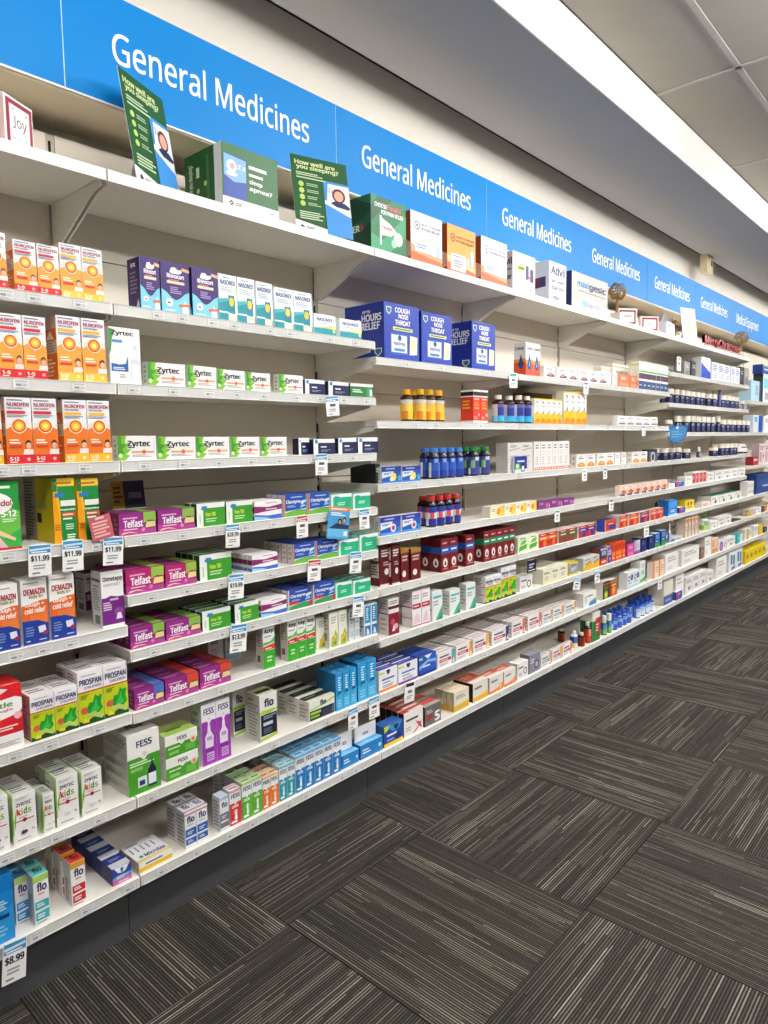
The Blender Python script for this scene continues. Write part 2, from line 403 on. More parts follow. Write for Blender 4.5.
# header signs: a blue board, its canopy underside and its lettering
sg = MB(); sg.box(.0015, BAY-.0015, Y_SIGN, Y_SIGN+.012, 2.114, 2.378, '1796e6'); sign_me = sg.mesh('sign_board', M_SIGN)
sg = MB(); sg.box(0, BAY, Y_SIGN+.004, Y_WALL+.02, 2.106, 2.1135, 'f0e2c6'); canopy_me = sg.mesh('canopy', M_CANOPY)
sg = MB(); sg.box(0, BAY, Y_SIGN-.002, Y_SIGN+.014, 2.109, 2.1138, 'e8e6e2'); edge_me = sg.mesh('edge_strip', M_SHELF)
sg = MB(); sg.box(-.0015, .0015, Y_SIGN+.0012, Y_SIGN+.008, 2.114, 2.376, 'cfe4f6'); joint_me = sg.mesh('joint_strip', M_CARD)
def letter_mesh(s, wid, cap):
    m_ = MB(); vs_, fs, asp = text_shape(s, .008)
    low = 0
    m_.faces([(x*wid, -z, y*cap) for x, y, z in vs_], fs, 'f4f8fc'); return m_.mesh('lettering', M_CARD)
lm_g = letter_mesh('General Medicines', .655, .079)
lm_e = letter_mesh('Medical Equipment', .69, .105)
for k in range(-1, 9):
    bx = .783+k*BAY
    word = 'General Medicines' if 0 <= k < 6 else 'Medical Equipment' if k == 6 else None
    nm = {-1: 'blank blue header sign at the near end of the row', 6: 'blue header sign reading Medical Equipment in white',
          7: 'blank blue header sign after the Medical Equipment sign', 8: 'blank blue header sign at the far end'}.get(k) or \
        'blue header sign reading General Medicines, %s of six along the wall' % ORD[k]
    e_ = tag(empty('header_sign', (bx, 0, 0)), nm, 'sign', 'blue header signs above the shelving')
    put('sign_board', sign_me, e_); put('canopy', canopy_me, e_); put('edge_strip', edge_me, e_); put('joint_strip', joint_me, e_)
    if word: put('lettering', lm_g if k < 6 else lm_e, e_, (.122 if k < 6 else .135, Y_SIGN-.0008, 2.2165 if k < 6 else 2.186))
    lt = MB(); lt.box(.01, BAY-.01, Y_WALL-.118, Y_WALL-.112, 2.305, 2.345, 'e8e6e2'); lt.box(.3, .32, Y_WALL-.113, Y_WALL+.02, 2.296, 2.304, 'e8e6e2'); lt.build('lamp_rail', M_SHELF, e_)
    lt = MB(); lt.box(.012, BAY-.012, Y_WALL-.1115, Y_WALL-.09, 2.318, 2.342, 'ffffff'); lt.build('strip_lamp', M_COVE, e_)


# ================================================================== the goods: one entry per kind of pack
G3 = 'c9ccd2'; W = 'f4f2ee'; K0 = '1c1c20'; TXT = '8d8d92'
def K(obj, cat, d, base=W, **k):
    k.update(obj=obj, cat=cat, d=d, base=base); return k
KIND = {}
def side_lines(n=5, c='9a9a98'): return [L(.15, .12, .9, .9, n, c)]
def nuro(d, foot, rib, low, kid, dark):
    return K('syrup_carton', 'medicine carton', d, 'eceef2', side='f0d8c4', top='e6e8ec',
      F=[P([(0,0),(1,0),(1,.5),(.82,.56),(.5,.47),(.18,.56),(0,.5)], low), P([(0,.56),(.18,.6),(.5,.44),(.82,.6),(1,.56),(1,.62),(0,.62)], 'fde6c8'),
         P([(0,0),(1,0),(1,.52),(.8,.56),(.5,.45),(.2,.56),(0,.52)], low),
         L(.08,.945,.92,.975,1,'70737c'), T('NUROFEN',.08,.865,.92,.925,'a81d4e'), T('FOR CHILDREN',.08,.825,.66,.85,'2c2c38'),
         P([(.06,.755),(.74,.755),(.78,.775),(.74,.80),(.06,.80)], rib), L(.06,.70,.86,.745,2,'9096a4'),
         C(.5,.575,.30,'fbe9d2'), C(.5,.575,.262,'c8321e'), C(.5,.575,.225,'f08018'), C(.5,.575,.18,'fdb52a'), C(.5,.575,.11,'ffe46a'),
         L(.1,.30,.6,.38,2,'fff0dc'), R(.1,.245,.58,.285,'d9482a'),
         P([(.60,.14),(.64,.22),(1,.22),(1,.14)], 'f6e4dc'), E(.82,.285,.10,.06,'eab99c'), P([(.70,.27),(.71,.33),(.78,.36),(.87,.36),(.94,.32),(.95,.26),(.92,.31),(.8,.325),(.73,.30)], dark),
         R(0,0,1,.135,foot), T(kid,.08,.05,.42,.105,'fff4e4'), L(.08,.015,.5,.04,1,'fff4e4'), C(.8,.07,.07,'f8b0a0' if foot[0]=='d' else 'ffe9a8')],
      S=[R(0,0,1,.42,'ee7a22'), R(0,.62,1,.80,'ee7a22'), P([(.2,.64),(.5,.78),(.8,.64)], 'fbe9d2'), L(.15,.44,.85,.6,4,'a8a8ac'), L(.15,.06,.85,.36,5,'fbd9b8')])
KIND['nuro_r'] = nuro('orange sun syrup carton with red foot', 'd8202e', 'd8283a', 'f5a33a', '1-5', '7a4a2c')
KIND['nuro_y'] = nuro('orange sun syrup carton with yellow foot', 'f7c544', 'f6b83a', 'f6a63e', '5-12', '6a3e28')
KIND['nuro_or'] = nuro('deep orange sun carton with red foot', 'd8202e', 'd8283a', 'ee7420', '5-12', '2a1c1a')
KIND['nuro_oy'] = nuro('deep orange sun carton with yellow foot', 'f7b93a', 'f6b83a', 'ee7a24', '5-12', '2a1c1a')
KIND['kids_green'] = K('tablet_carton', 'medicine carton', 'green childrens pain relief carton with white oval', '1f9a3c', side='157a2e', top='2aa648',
   F=[P([(0,.0),(1,0),(1,.35),(0,.55)], '37b24a'), P([(.3,.05),(1,.3),(1,.55),(.5,.7)], '6cc24a'), E(.35,.68,.5,.17,'f4f4f2'), T('anadol',.3,.64,.82,.73,'b5203a'), T('5-12',.58,.48,.92,.57,'ffffff'), L(.6,.4,.95,.46,2,'d8f0d0'), L(.5,.88,.95,.95,1,'e8f6e4'),
      E(.35,.33,.16,.11,'8a4a2c'), E(.36,.27,.12,.10,'eab99c'), P([(.1,.03),(.2,.2),(.5,.2),(.7,.03)], 'e6b8c8'), P([(.45,.24),(.85,.12),(.88,.16),(.5,.3)], 'f0c8a8'), R(0,0,1,.035,'c02030')])
KIND['yellow_susp'] = K('syrup_carton', 'medicine carton', 'yellow and green childrens suspension carton', 'f4c41c', side='f2d41e', top='f6d84a',
   F=[P([(.32,0),(1,0),(1,.88),(.22,.88),(.22,.80),(.30,.60)], '1c8a3c'), R(0,.88,1,1,'f7cb3a'), R(0,.80,.2,1,'1c7a3a'), P([(0,0),(.34,0),(.24,.5),(.1,.8),(0,.8)], 'f6a21e'), P([(.08,.71),(.5,.71),(.54,.74),(.5,.78),(.08,.78)], '2a7ab8'), L(.1,.9,.9,.96,1,'b07818'),
      R(.32,.57,1,.66,'e9efe6'), R(.3,.55,1,.57,'0e6a2c'), T('Suspension',.3,.495,.98,.535,'f4fbf0'), R(.36,.41,1,.47,'d6502a'), L(.4,.42,.95,.46,1,'f8d8c8'), L(.4,.35,.95,.40,1,'e8f6e4'), L(.5,.20,.95,.30,3,'cfe8cc'), L(.55,.03,.98,.14,3,'f4fbf0'), L(.04,.2,.3,.3,3,'c07a10')],
   S=[R(0,0,.42,1,'9a948a'), L(.04,.05,.38,.95,18,'4a463f'), R(.44,.52,.8,.62,'d8c86a'), R(.45,.30,.6,.45,'3a3628')])
KIND['demazin'] = K('syrup_carton', 'medicine carton', 'white orange and blue kids cough carton', 'f4f2ef', side='ece9e4', top='f4f2ef',
   F=[R(0,0,1,.66,'ee6a26'), P([(0,.60),(1,.68),(1,.72),(0,.66)], 'f4f2ef'), R(.3,.28,.95,.45,'f0803c'), P([(0,0),(1,0),(1,.29),(.6,.36),(0,.37)], '1f3f9c'), L(.08,.92,.9,.96,1,'b8b0a8'),
      T('DEMAZIN',.1,.76,.92,.85,'a8283c'), T('kids 6+',.3,.70,.85,.755,'8a9a5a'), T('cough +',.12,.565,.86,.645,'fff6ee'), T('cold relief',.10,.475,.9,.56,'fff6ee'), P([(.62,.16),(.9,.16),(.86,.27),(.58,.26)], 'e8ecf4'), C(.85,.15,.09,'b02848'), L(.1,.12,.5,.28,4,'7a92d0'), L(.1,.04,.3,.07,1,'e8ecf4'), L(.6,.04,.95,.07,1,'c8d0ea')])
KIND['dimetapp'] = K('syrup_carton', 'medicine carton', 'white and purple cough syrup carton', 'f3f1f0', side='ecebea', top='7a3050',
   F=[R(0,.05,1,.56,'7a2a86'), P([(0,.5),(.4,.56),(1,.5),(1,.58),(0,.58)], 'f3f1f0'), R(0,.05,1,.53,'7a2a86'), T('Dimetapp',.08,.80,.95,.90,'1c1a22'), L(.1,.73,.9,.78,2,'b4b0b4'), L(.36,.46,.9,.52,1,'e6c8ea'), L(.06,.3,.5,.46,4,'e8d4ec'), C(.74,.26,.2,'9a52a6'), P([(.6,.13),(.9,.13),(.82,.24),(.68,.24)], 'efe6f4')],
   S=[T('Dimetapp',.1,.80,.9,.88,'1c1a22'), L(.2,.72,.8,.76,1,'9a9a98'), L(.2,.3,.8,.7,9,'b8b8b6'), R(.3,.06,.8,.22,'7c7c80')])
KIND['coughs_red'] = K('syrup_carton', 'medicine carton', 'red and white childrens cough carton', 'f6f4f2', side='d8202c', top='e42a30',
   F=[R(0,.36,1,1,'e0252e'), R(0,.24,1,.36,'d8202a'), P([(0,.44),(.3,.48),(.9,.53),(1,.6),(1,.76),(.8,.8),(0,.78)], 'fbf7f4'), T('little',.05,.66,.72,.74,'5a9a4a'), T('coughs',.18,.585,.72,.64,'c8607a'), C(.86,.50,.12,'f2b6c0'), L(.25,.30,.9,.38,2,'fbe0dc'), C(.1,.36,.09,'a060b8'), L(.2,.06,.9,.14,3,'c0b8b4'), P([(.1,.88),(.3,.86),(.6,.93),(.4,.96)], 'fbf7f4')])
KIND['prospan'] = K('syrup_carton', 'medicine carton', 'white and lime ivy leaf cough carton', 'f1eff0', side='efecec', top='f0eeec',
   F=[R(0,.0,1,.60,'c3d21e'), P([(0,0),(1,0),(1,.06),(.6,.12),(.2,.05),(0,.1)], '0f4a1c'), R(0,.60,1,.625,'c83a2a'), T('PROSPAN',.07,.74,.94,.85,'1f1f66'), T('CHILDREN',.25,.665,.92,.715,'8a88a0'), L(.15,.90,.75,.93,1,'a4a2a8'),
      P([(.30,.27),(.42,.40),(.56,.39),(.66,.53),(.76,.48),(.94,.50),(.88,.36),(.95,.24),(.78,.17),(.60,.12),(.42,.15)], '1f9a30'), P([(.46,.24),(.6,.34),(.7,.46),(.72,.33),(.82,.25),(.62,.17)], '3fbf48'),
      C(.22,.27,.14,'d2604a'), P([(.15,.06),(.3,.14),(.5,.14),(.9,.05),(.95,.12),(.6,.22),(.35,.2)], 'b8d070'), P([(.12,.05),(.25,.16),(.3,.08),(.42,.15),(.38,.04)], 'e6d832'), L(.1,.49,.42,.57,3,'7a8a30')],
   S=[R(0,.60,1,.62,'c83a2a'), R(0,.0,1,.03,'20502a'), L(.12,.66,.85,.95,5,'8a8890'), L(.12,.30,.85,.56,5,'b0aeae'), R(0,.28,1,.30,'c83a2a'), L(.12,.06,.85,.26,4,'b0aeae')],
   T=[L(.1,.3,.9,.8,2,'8c8a96')])
def kidsw(d, berry):
    return K('syrup_carton', 'medicine carton', d, 'efefec', side='e2e6dc', top='dcdcd4',
       F=[R(0,.2,.045,1,'7ab83a'), T('ZYRTEC',.18,.76,.82,.83,'3a3f62'), P([(.14,.765),(.3,.765),(.26,.78)], '3a3f62'), T('k',.2,.58,.36,.72,'d2402e'), T('i',.38,.58,.43,.72,'e88a1e'), T('d',.47,.58,.62,.72,'3f9a3c'), T('s',.66,.58,.80,.68,'a0b83a'),
          P([(.06,.5),(.14,.66),(.2,.74),(.14,.5),(.1,.3)], '8ac23a'), R(.1,.455,.9,.475,'c83a44'), C(.5,.465,.09,'b8203a'), L(.25,.52,.75,.55,1,'a8a8a6'), C(.42,.22,.09,berry), C(.52,.22,.08,berry), T('1+',.78,.20,.9,.26,'6a6a70'), L(.15,.06,.9,.1,1,'a8a8a6'), L(.15,.9,.8,.95,2,'b8b8b4')],
       S=[R(.55,0,1,1,'dfe8cf'), P([(.6,.0),(1,.1),(1,.9),(.75,.5)], '9ac65a'), L(.1,.1,.5,.9,9,'a4a8a0')], T=[R(0,0,.08,1,'8aba4a'), L(.15,.25,.9,.85,3,'7c7e88')])
KIND['kids_white'] = kidsw('white kids syrup carton with green edge', 'e0e0de')
KIND['kids_white_p'] = kidsw('white kids carton with purple berry dot', '6a2a6a')
KIND['kids_white_s'] = kidsw('small narrow white kids syrup carton', 'd8d8d4')
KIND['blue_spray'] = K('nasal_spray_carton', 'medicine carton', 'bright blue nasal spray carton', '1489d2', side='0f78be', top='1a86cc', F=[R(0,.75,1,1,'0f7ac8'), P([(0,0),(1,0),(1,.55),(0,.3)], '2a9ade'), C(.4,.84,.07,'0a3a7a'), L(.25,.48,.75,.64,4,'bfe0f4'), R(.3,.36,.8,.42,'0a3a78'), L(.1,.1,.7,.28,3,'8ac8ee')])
def flo(d, band, topc, edge, word='1f2466'):
    return K('nasal_spray_carton', 'medicine carton', d, 'f2f1ef', side='e6e6e6', top=topc,
       F=[R(0,.86,1,1,edge), T('flo',.22,.66,.86,.84,word,.035), L(.3,.58,.85,.64,1,'e08a86'), R(.08,.30,.95,.47,band), R(.08,.08,.95,.27,band), P([(.08,.25),(.95,.27),(.95,.31),(.08,.30)], 'f2f1ef'), L(.18,.35,.8,.44,2,'eef6f6'), L(.18,.12,.7,.22,2,'eef6f6'), L(.1,.02,.9,.06,1,'a0a0a2')],
       S=[L(.2,.08,.8,.62,9,'9c9ea2'), R(.3,.08,.42,.6,edge)], T=[T('flo',.25,.3,.8,.8,'2a2a3c')])
KIND['flo_blue'] = flo('sky blue banded nasal spray carton', '3f97d8', '4a9cc8', 'b8d878')
KIND['flo_teal'] = flo('teal banded nasal spray carton', '3fb5b8', '5cbcc0', 'a8d46a')
KIND['flo_red'] = flo('red banded nasal spray carton', 'd22a2e', 'd83a2a', 'd8a02a')
KIND['flo_bluepair'] = K('nasal_spray_carton', 'medicine carton', 'white and blue nasal spray carton', 'f0f0f0', side='dcdde0', top='e4e4ea',
    F=[R(0,.90,1,.99,'b03a56'), R(0,.93,1,1,'e9e9ee'), T('flo',.18,.68,.86,.86,'1f2466',.035), L(.2,.60,.8,.64,1,'8a9ac0'), R(.05,.10,.97,.52,'2a62b4'), R(.05,.26,.97,.31,'f0f0f0'), L(.2,.36,.8,.46,2,'dbe6f6'), L(.2,.14,.7,.22,2,'dbe6f6')], S=side_lines(8), T=[R(0,0,1,.1,'b03a56'), T('flo',.25,.3,.8,.8,'3a3a66')])
KIND['flo_grey'] = K('nasal_spray_carton', 'medicine carton', 'white and grey nasal spray carton', 'e8e9ee', side='dfe0e4', top='c8cede', F=[R(0,.9,1,1,'b8c4dc'), T('flo',.2,.68,.85,.84,'20306a',.035), R(0,.10,1,.52,'747884'), R(.1,.24,.9,.30,'d8dae0'), L(.2,.36,.8,.46,2,'d8dae0')], S=side_lines(8))
KIND['vicks_night'] = K('inhaler_carton', 'medicine carton', 'navy cold relief carton with white flap', '2c4aa4', side='17225e', top='c9ccd6',
    F=[P([(0,.0),(1,0),(1,.3),(.3,.26),(0,.36)], 'c86aa4'), P([(0,.34),(.4,.26),(1,.34),(1,.5),(0,.46)], '6aa8dc'), P([(.1,1),(.9,1),(.7,.66),(.5,.6),(.3,.66)], 'eef0f4'), P([(.42,.9),(.58,.9),(.55,.68),(.5,.62),(.45,.68)], '1a6a8a'), L(.2,.3,.85,.5,3,'f4f6fc'), L(.3,.06,.9,.16,2,'f8e8f2')],
    T=[R(0,.45,1,1,'22327a'), L(.2,.58,.9,.8,2,'8a9ad0')])
def rhino(d):
    return K('nasal_spray_carton', 'medicine carton', d, '7fd0ea', side='3a1f62', top='3a2568',
       F=[P([(0,1),(1,1),(1,.46),(.82,.40),(.64,.30),(.5,.26),(.36,.30),(.18,.40),(0,.46)], '3b2270'), P([(.3,.80),(.36,.90),(.5,.91),(.6,.86),(.72,.88),(.74,.82),(.62,.78),(.4,.78)], 'f4f2fa'), T('Rhinocort',.2,.69,.82,.78,'f6f4fc'), R(.2,.58,.82,.635,'f0d6b4'), L(.25,.64,.78,.67,1,'ee8a6a'), L(.3,.38,.7,.53,4,'a890c8'), P([(.74,.86),(1,.84),(1,.90),(.74,.92)], 'f0b478'), C(.26,.2,.13,'ece6d8'), C(.26,.2,.10,'f8f6f0'), L(.20,.17,.33,.22,1,'2a2a3c'), L(.1,.03,.5,.07,1,'f4fafc'),
          P([(.7,.02),(.92,.02),(.92,.12),(.86,.16),(.84,.26),(.79,.26),(.77,.16),(.7,.12)], 'eef2f6'), P([(.6,.14),(1,.16),(1,.21),(.6,.19)], 'e87838')], S=[T('R',.3,.82,.7,.9,'e8e4f4'), L(.2,.3,.8,.75,6,'8a78a8'), P([(.6,.02),(.9,.02),(.9,.1),(.8,.2),(.7,.1)], 'cfd8e4')])
KIND['rhino_purple'] = rhino('purple and aqua nasal spray carton')
KIND['rhino_purple_s'] = rhino('narrower purple nasal spray carton')
KIND['nasonex'] = K('nasal_spray_carton', 'medicine carton', 'tall white and teal nasal spray carton', 'f0f4f6', side='e4ecee', top='eef2f4',
    F=[R(0,0,1,.46,'1796a4'), P([(0,.36),(.5,.43),(.5,.50),(0,.46)], '46b4bc'), T('NASONEX',.08,.78,.92,.88,'2c4a8c'), L(.2,.91,.8,.95,1,'6fb8d4'), L(.1,.62,.8,.74,3,'b4c2ca'), R(.52,.22,.84,.56,'2a8aa8'), E(.68,.42,.13,.10,'f0cf3a'), P([(.5,.02),(.95,.02),(.95,.16),(.5,.18)], 'e8f0d4'), R(.88,.15,1,.6,'f0f4f6'), R(0,.16,.5,.2,'e4f4f4')])
KIND['nasonex_s'] = K('nasal_spray_carton', 'medicine carton', 'low white and teal nasal spray carton', 'f2f5f4', side='e4ecee', top='eef2f4', F=[R(0,0,1,.32,'1f9aa8'), P([(.3,.3),(.7,.5),(1,.5),(1,.32),(0,.32)], 'dfe4a4'), T('NASONEX',.12,.66,.85,.84,'4a6aa4'), L(.2,.52,.7,.6,1,'b4c2ca'), C(.9,.22,.06,'d8e04a')])
KIND['zyr_nasal'] = K('nasal_spray_carton', 'medicine carton', 'white allergy nasal spray carton with bottle', 'f2f2f0', side='dfe0de', top='f2f2f0',
    F=[P([(0,.5),(.06,.6),(.1,.8),(.2,.95),(0,.98)], '3a9a44'), T('Zyrtec',.08,.84,.78,.94,'25222c'), R(.1,.73,.42,.78,'5a9ad0'), C(.38,.54,.26,'e8eaea'), C(.38,.54,.2,'f6f6f4'), P([(.05,.22),(.58,.22),(.58,.5),(.5,.36),(.3,.34),(.05,.36)], '2a66b0'), L(.1,.24,.5,.3,2,'e8f0fa'), L(.3,.1,.5,.18,2,'a8a8a8'),
       P([(.66,.06),(.96,.06),(.96,.40),(.88,.46),(.88,.70),(.74,.70),(.74,.46),(.66,.40)], 'dcdfe2'), P([(.70,.10),(.92,.10),(.92,.36),(.70,.36)], 'f6f6f6'), R(.77,.46,.85,.62,'f6f6f6')])
KIND['zyrtec'] = K('tablet_carton', 'medicine carton', 'white and lime antihistamine tablet carton', 'f1f0ee', side='e4e6e0', top='ecece8',
    F=[P([(0,0),(.18,0),(.30,.2),(.20,.25),(.34,.45),(.22,.48),(.30,.72),(.18,.7),(.22,1),(0,1)], '7cbf34'), P([(0,.1),(.16,.3),(.1,.45),(.2,.62),(.08,.7),(.1,.95),(0,1)], '3f9a2c'), C(.06,.2,.05,'d8ecc0'), T('Zyrtec',.24,.50,.84,.80,'2a2430'), P([(.22,.50),(.4,.50),(.3,.56)], '2a2430'), R(.34,.30,.95,.38,'e8a27c'), C(.66,.34,.05,'e06a3c'), L(.35,.12,.9,.24,2,'b8b2ae'), R(.92,.1,.94,.8,'e2dedc')],
    S=[L(.3,.1,.7,.9,4,'9ab07a')], T=[R(0,0,.12,1,'9ac85a'), L(.2,.4,.8,.7,1,'a0a0a0')])
KIND['navy_tab'] = K('tablet_carton', 'medicine carton', 'navy and white generic tablet carton', 'eeeef0', side='1c2142', top='232848', F=[R(.2,0,1,.74,'20264e'), P([(0,.74),(.12,.9),(.2,.74)], 'dfe4ea'), C(.12,.82,.07,'3a8ac4'), L(.32,.40,.6,.56,1,'e8ecf4'), L(.32,.16,.8,.32,2,'8a92b4')])
KIND['green_tab'] = K('tablet_carton', 'medicine carton', 'dark green and white tablet carton', '2a7a42', side='1f5a34', top='e8ecea', F=[R(0,.78,1,1,'e8ecea'), R(.7,.0,1,.7,'3f9a58'), L(.1,.3,.6,.6,2,'dff0e4'), R(.84,.1,.95,.6,'dfe8e2')])
def telf(d, corner):
    return K('tablet_carton', 'medicine carton', d, '962a86', side='6a2050', top='7a2a68',
       F=[P([(0,0),(1,0),(1,.2),(0,.34)], 'b83a94'), P([(.04,.04),(.25,.12),(.5,.06),(.3,.16),(.1,.14)], 'e8d0a8'), T('Telfast',.12,.34,.64,.68,'f8f0f8',.035), L(.10,.70,.62,.82,1,'e8b4d8'), P([(.66,.50),(.80,.62),(1,.58),(1,.98),(.66,.98)], corner), P([(.70,.28),(.98,.30),(.98,.54),(.74,.54)], 'e6d48a'), C(.64,.20,.05,'d88abc'), P([(.7,.06),(1,.06),(1,.24),(.74,.2)], 'a44a92'), L(.12,.22,.58,.30,1,'f0d8ec')],
       T=[R(.66,0,1,1,corner), L(.1,.4,.6,.8,1,'c07ab0'), R(0,.0,1,.06,'5a1c4c')], S=[L(.2,.2,.8,.8,3,'a86a90')])
KIND['telfast'] = telf('purple allergy tablet carton with lime corner', '8aba4c')
KIND['telfast_m'] = telf('magenta allergy tablet carton, lime corner', '9ac04a')
KIND['telfast_m'].update(base='b8246c')
KIND['telfast_b'] = telf('purple allergy tablet carton with blue corner', '4a7ac8')
KIND['telfast_f'] = telf('purple allergy tablet carton with red corner', 'd8502c')
KIND['fex_green'] = K('tablet_carton', 'medicine carton', 'white and green hayfever tablet carton', 'eef0ec', side='1f5a24', top='2a6a2e', F=[R(.22,0,1,.78,'3d9a30'), R(0,.86,1,1,'eef0ec'), P([(.14,.74),(.22,.70),(.36,.74),(.36,.86),(.2,.88)], '2f7fc0'), T('Fexo 180',.30,.42,.66,.60,'c8e64a'), L(.30,.16,.8,.36,2,'b8e0a0'), R(.08,.16,.12,.55,'b8d8b0')], T=[R(0,.0,1,.16,'e8ece6'), L(.1,.4,.8,.8,1,'4f9a50')])
KIND['pink_tab'] = K('tablet_carton', 'medicine carton', 'white allergy carton with plum swoosh', 'f3eff0', side='e6e0e2', top='e9e4e6', F=[P([(0,.36),(.3,.42),(1,.50),(1,.78),(.5,.66),(0,.74)], '8a2a6a'), P([(0,.0),(1,.0),(1,.24),(.5,.2),(0,.3)], '3a6ac4'), P([(0,0),(.6,0),(.4,.12),(0,.2)], '9ac4ea'), L(.4,.5,.9,.6,1,'f4e4ee'), L(.4,.84,.85,.92,1,'c090a8')], S=[R(0,.4,1,.7,'7a2a58'), R(0,0,1,.2,'5a80c0')])
def clar(d, edge, low):
    return K('tablet_carton', 'medicine carton', d, '2350b0', side='e2dcd8', top='2a3a8a', F=[P([(0,0),(1,0),(1,.2),(.6,.26),(0,.12)], low), P([(.0,.14),(.6,.28),(1,.24),(1,.32),(0,.24)], 'bfe0a8'), T('Claratyne',.10,.54,.72,.74,'f4f8fc',.03), R(.0,.0,.05,1,edge), P([(.78,.48),(.98,.62),(.98,.72),(.72,.66)], 'cfe4f4'), P([(.7,.36),(.95,.42),(.92,.5),(.74,.46)], '9ac8ee'), L(.14,.40,.6,.5,2,'a8c8f0'), L(.3,.82,.85,.9,1,'c8d8f4')], S=[L(.2,.15,.8,.9,3,'c4b4ac')], T=[L(.15,.3,.8,.7,1,'7a8ac8')])
KIND['clar_o'] = clar('blue meadow antihistamine carton, orange edge', 'e8925a', '6cb43c')
KIND['clar_r'] = clar('blue meadow antihistamine carton, red patch', 'd8d0cc', '3f9a58')
KIND['clar_r']['F'] += [R(.06,.26,.4,.40,'d8343a'), P([(.86,.02),(1,.02),(1,.3),(.9,.3)], 'd8343a')]
KIND['teal_tab'] = K('tablet_carton', 'medicine carton', 'mint teal and white tablet carton', '25b284', side='d6e8e0', top='1f9a78', F=[R(0,.80,1,1,'e6f2ec'), R(0,0,.1,1,'d2ece0'), P([(.1,.8),(.2,.9),(.4,.84),(.4,.8)], '3a9ac4'), L(.3,.3,.75,.52,2,'c4f0dc')], T=[R(0,0,1,.14,'e6f2ec')])
KIND['nasal_white'] = K('nasal_spray_carton', 'medicine carton', 'plain white nasal spray carton at back', 'd9d6d2', side='c4c0bc', F=[L(.15,.75,.85,.92,2,'5a5a60'), L(.15,.2,.7,.6,4,'a8a6a4')])
KIND['nasal_blue'] = K('nasal_spray_carton', 'medicine carton', 'white carton with pale blue foot at back', 'dad8d6', side='c4c0bc', F=[P([(0,0),(1,0),(1,.3),(0,.42)], 'a4c4e0'), L(.15,.78,.85,.92,2,'5a5a60'), L(.2,.5,.7,.65,2,'a8a6a4')])
KIND['azep'] = K('nasal_spray_carton', 'medicine carton', 'slim white and green nasal spray carton', 'eceeea', side='dcd8cc', top='d8dad4', F=[R(0,0,1,.42,'3fae34'), P([(0,.42),(1,.44),(1,.56),(0,.52)], 'd2382e'), P([(0,.55),(1,.59),(1,.72),(.6,.62),(0,.62)], '68b850'), T('Azep',.08,.80,.92,.92,'26302c',.04), L(.1,.72,.8,.77,1,'9a9c98'), P([(.6,.66),(1,.72),(1,.8),(.8,.7)], 'e8f0f4'), L(.3,.14,.8,.3,2,'c8ecb8'), L(.15,.44,.85,.50,1,'f8d8d0')], S=[L(.15,.5,.85,.9,6,'a4a29a'), R(.2,.15,.6,.3,'6a6a64')])
KIND['lemon_spray'] = K('nasal_spray_carton', 'medicine carton', 'cream nasal spray carton with lemon print', 'e9e9dc', side='dcdcc8', top='dcdcd0', F=[P([(.2,.02),(.9,.02),(.95,.3),(.7,.5),(.5,.34),(.3,.3)], 'a8b83c'), C(.45,.22,.16,'e0b03a'), C(.66,.30,.13,'e8d05a'), C(.6,.12,.12,'6a8a4a'), L(.2,.68,.8,.9,3,'b4b4a4')], S=[L(.2,.5,.8,.9,4,'a8a898'), R(.25,.2,.7,.42,'8a8a80')])
KIND['silver_spray'] = K('nasal_spray_carton', 'medicine carton', 'slim silver white nasal spray carton', 'd8dde0', side='c8ccd0', top='d8dcde', F=[L(.2,.5,.8,.9,4,'9aa4ae'), R(.1,.1,.9,.3,'b4c0cc')])
KIND['blue_strip'] = K('nasal_spray_carton', 'medicine carton', 'slim white and blue nasal carton', 'e4eef4', side='d8dfe4', top='dce6ec', F=[R(.1,.42,.95,.96,'2f8ac0'), L(.3,.5,.7,.9,6,'dff0fa'), R(.1,.04,.95,.34,'2a72b0'), P([(.3,.06),(.8,.06),(.7,.2),(.4,.28)], 'cfe4f4')], S=side_lines(6))
KIND['fess_big'] = K('rinse_kit_carton', 'medicine carton', 'big white and green sinus rinse carton', 'efefea', side='dad8d2', top='eceae4',
    F=[R(0,0,1,.60,'4aa02c'), P([(0,.60),(.35,.62),(.5,.53),(.65,.62),(1,.60),(1,.66),(0,.66)], 'efefea'), T('FESS',.28,.76,.76,.87,'1f2450',.03), C(.52,.64,.07,'d4dadc'), L(.06,.46,.85,.54,2,'dff4cc'), R(.08,.38,.45,.44,'8acb6a'), R(.28,.10,.56,.27,'e4ecee'), R(.33,.13,.5,.21,'2a3a7a'), P([(.60,.06),(.86,.06),(.86,.34),(.78,.42),(.74,.54),(.70,.42),(.60,.34)], '23224c'), R(.61,.10,.85,.28,'e8eef2')],
    S=[L(.06,.75,.94,.92,4,'b4b0a8')]+[P([(.05,y),(.95,y+.02),(.95,y+.14),(.05,y+.12)], 'cbc8c0') for y in (.06,.24,.42,.58)]+[L(.1,.08+.18*i,.9,.15+.18*i,3,'a4a098') for i in range(3)]+[C(.83,.80,.02,K0), C(.88,.86,.02,K0)], T=[T('FESS',.3,.3,.75,.55,'3a3f60')])
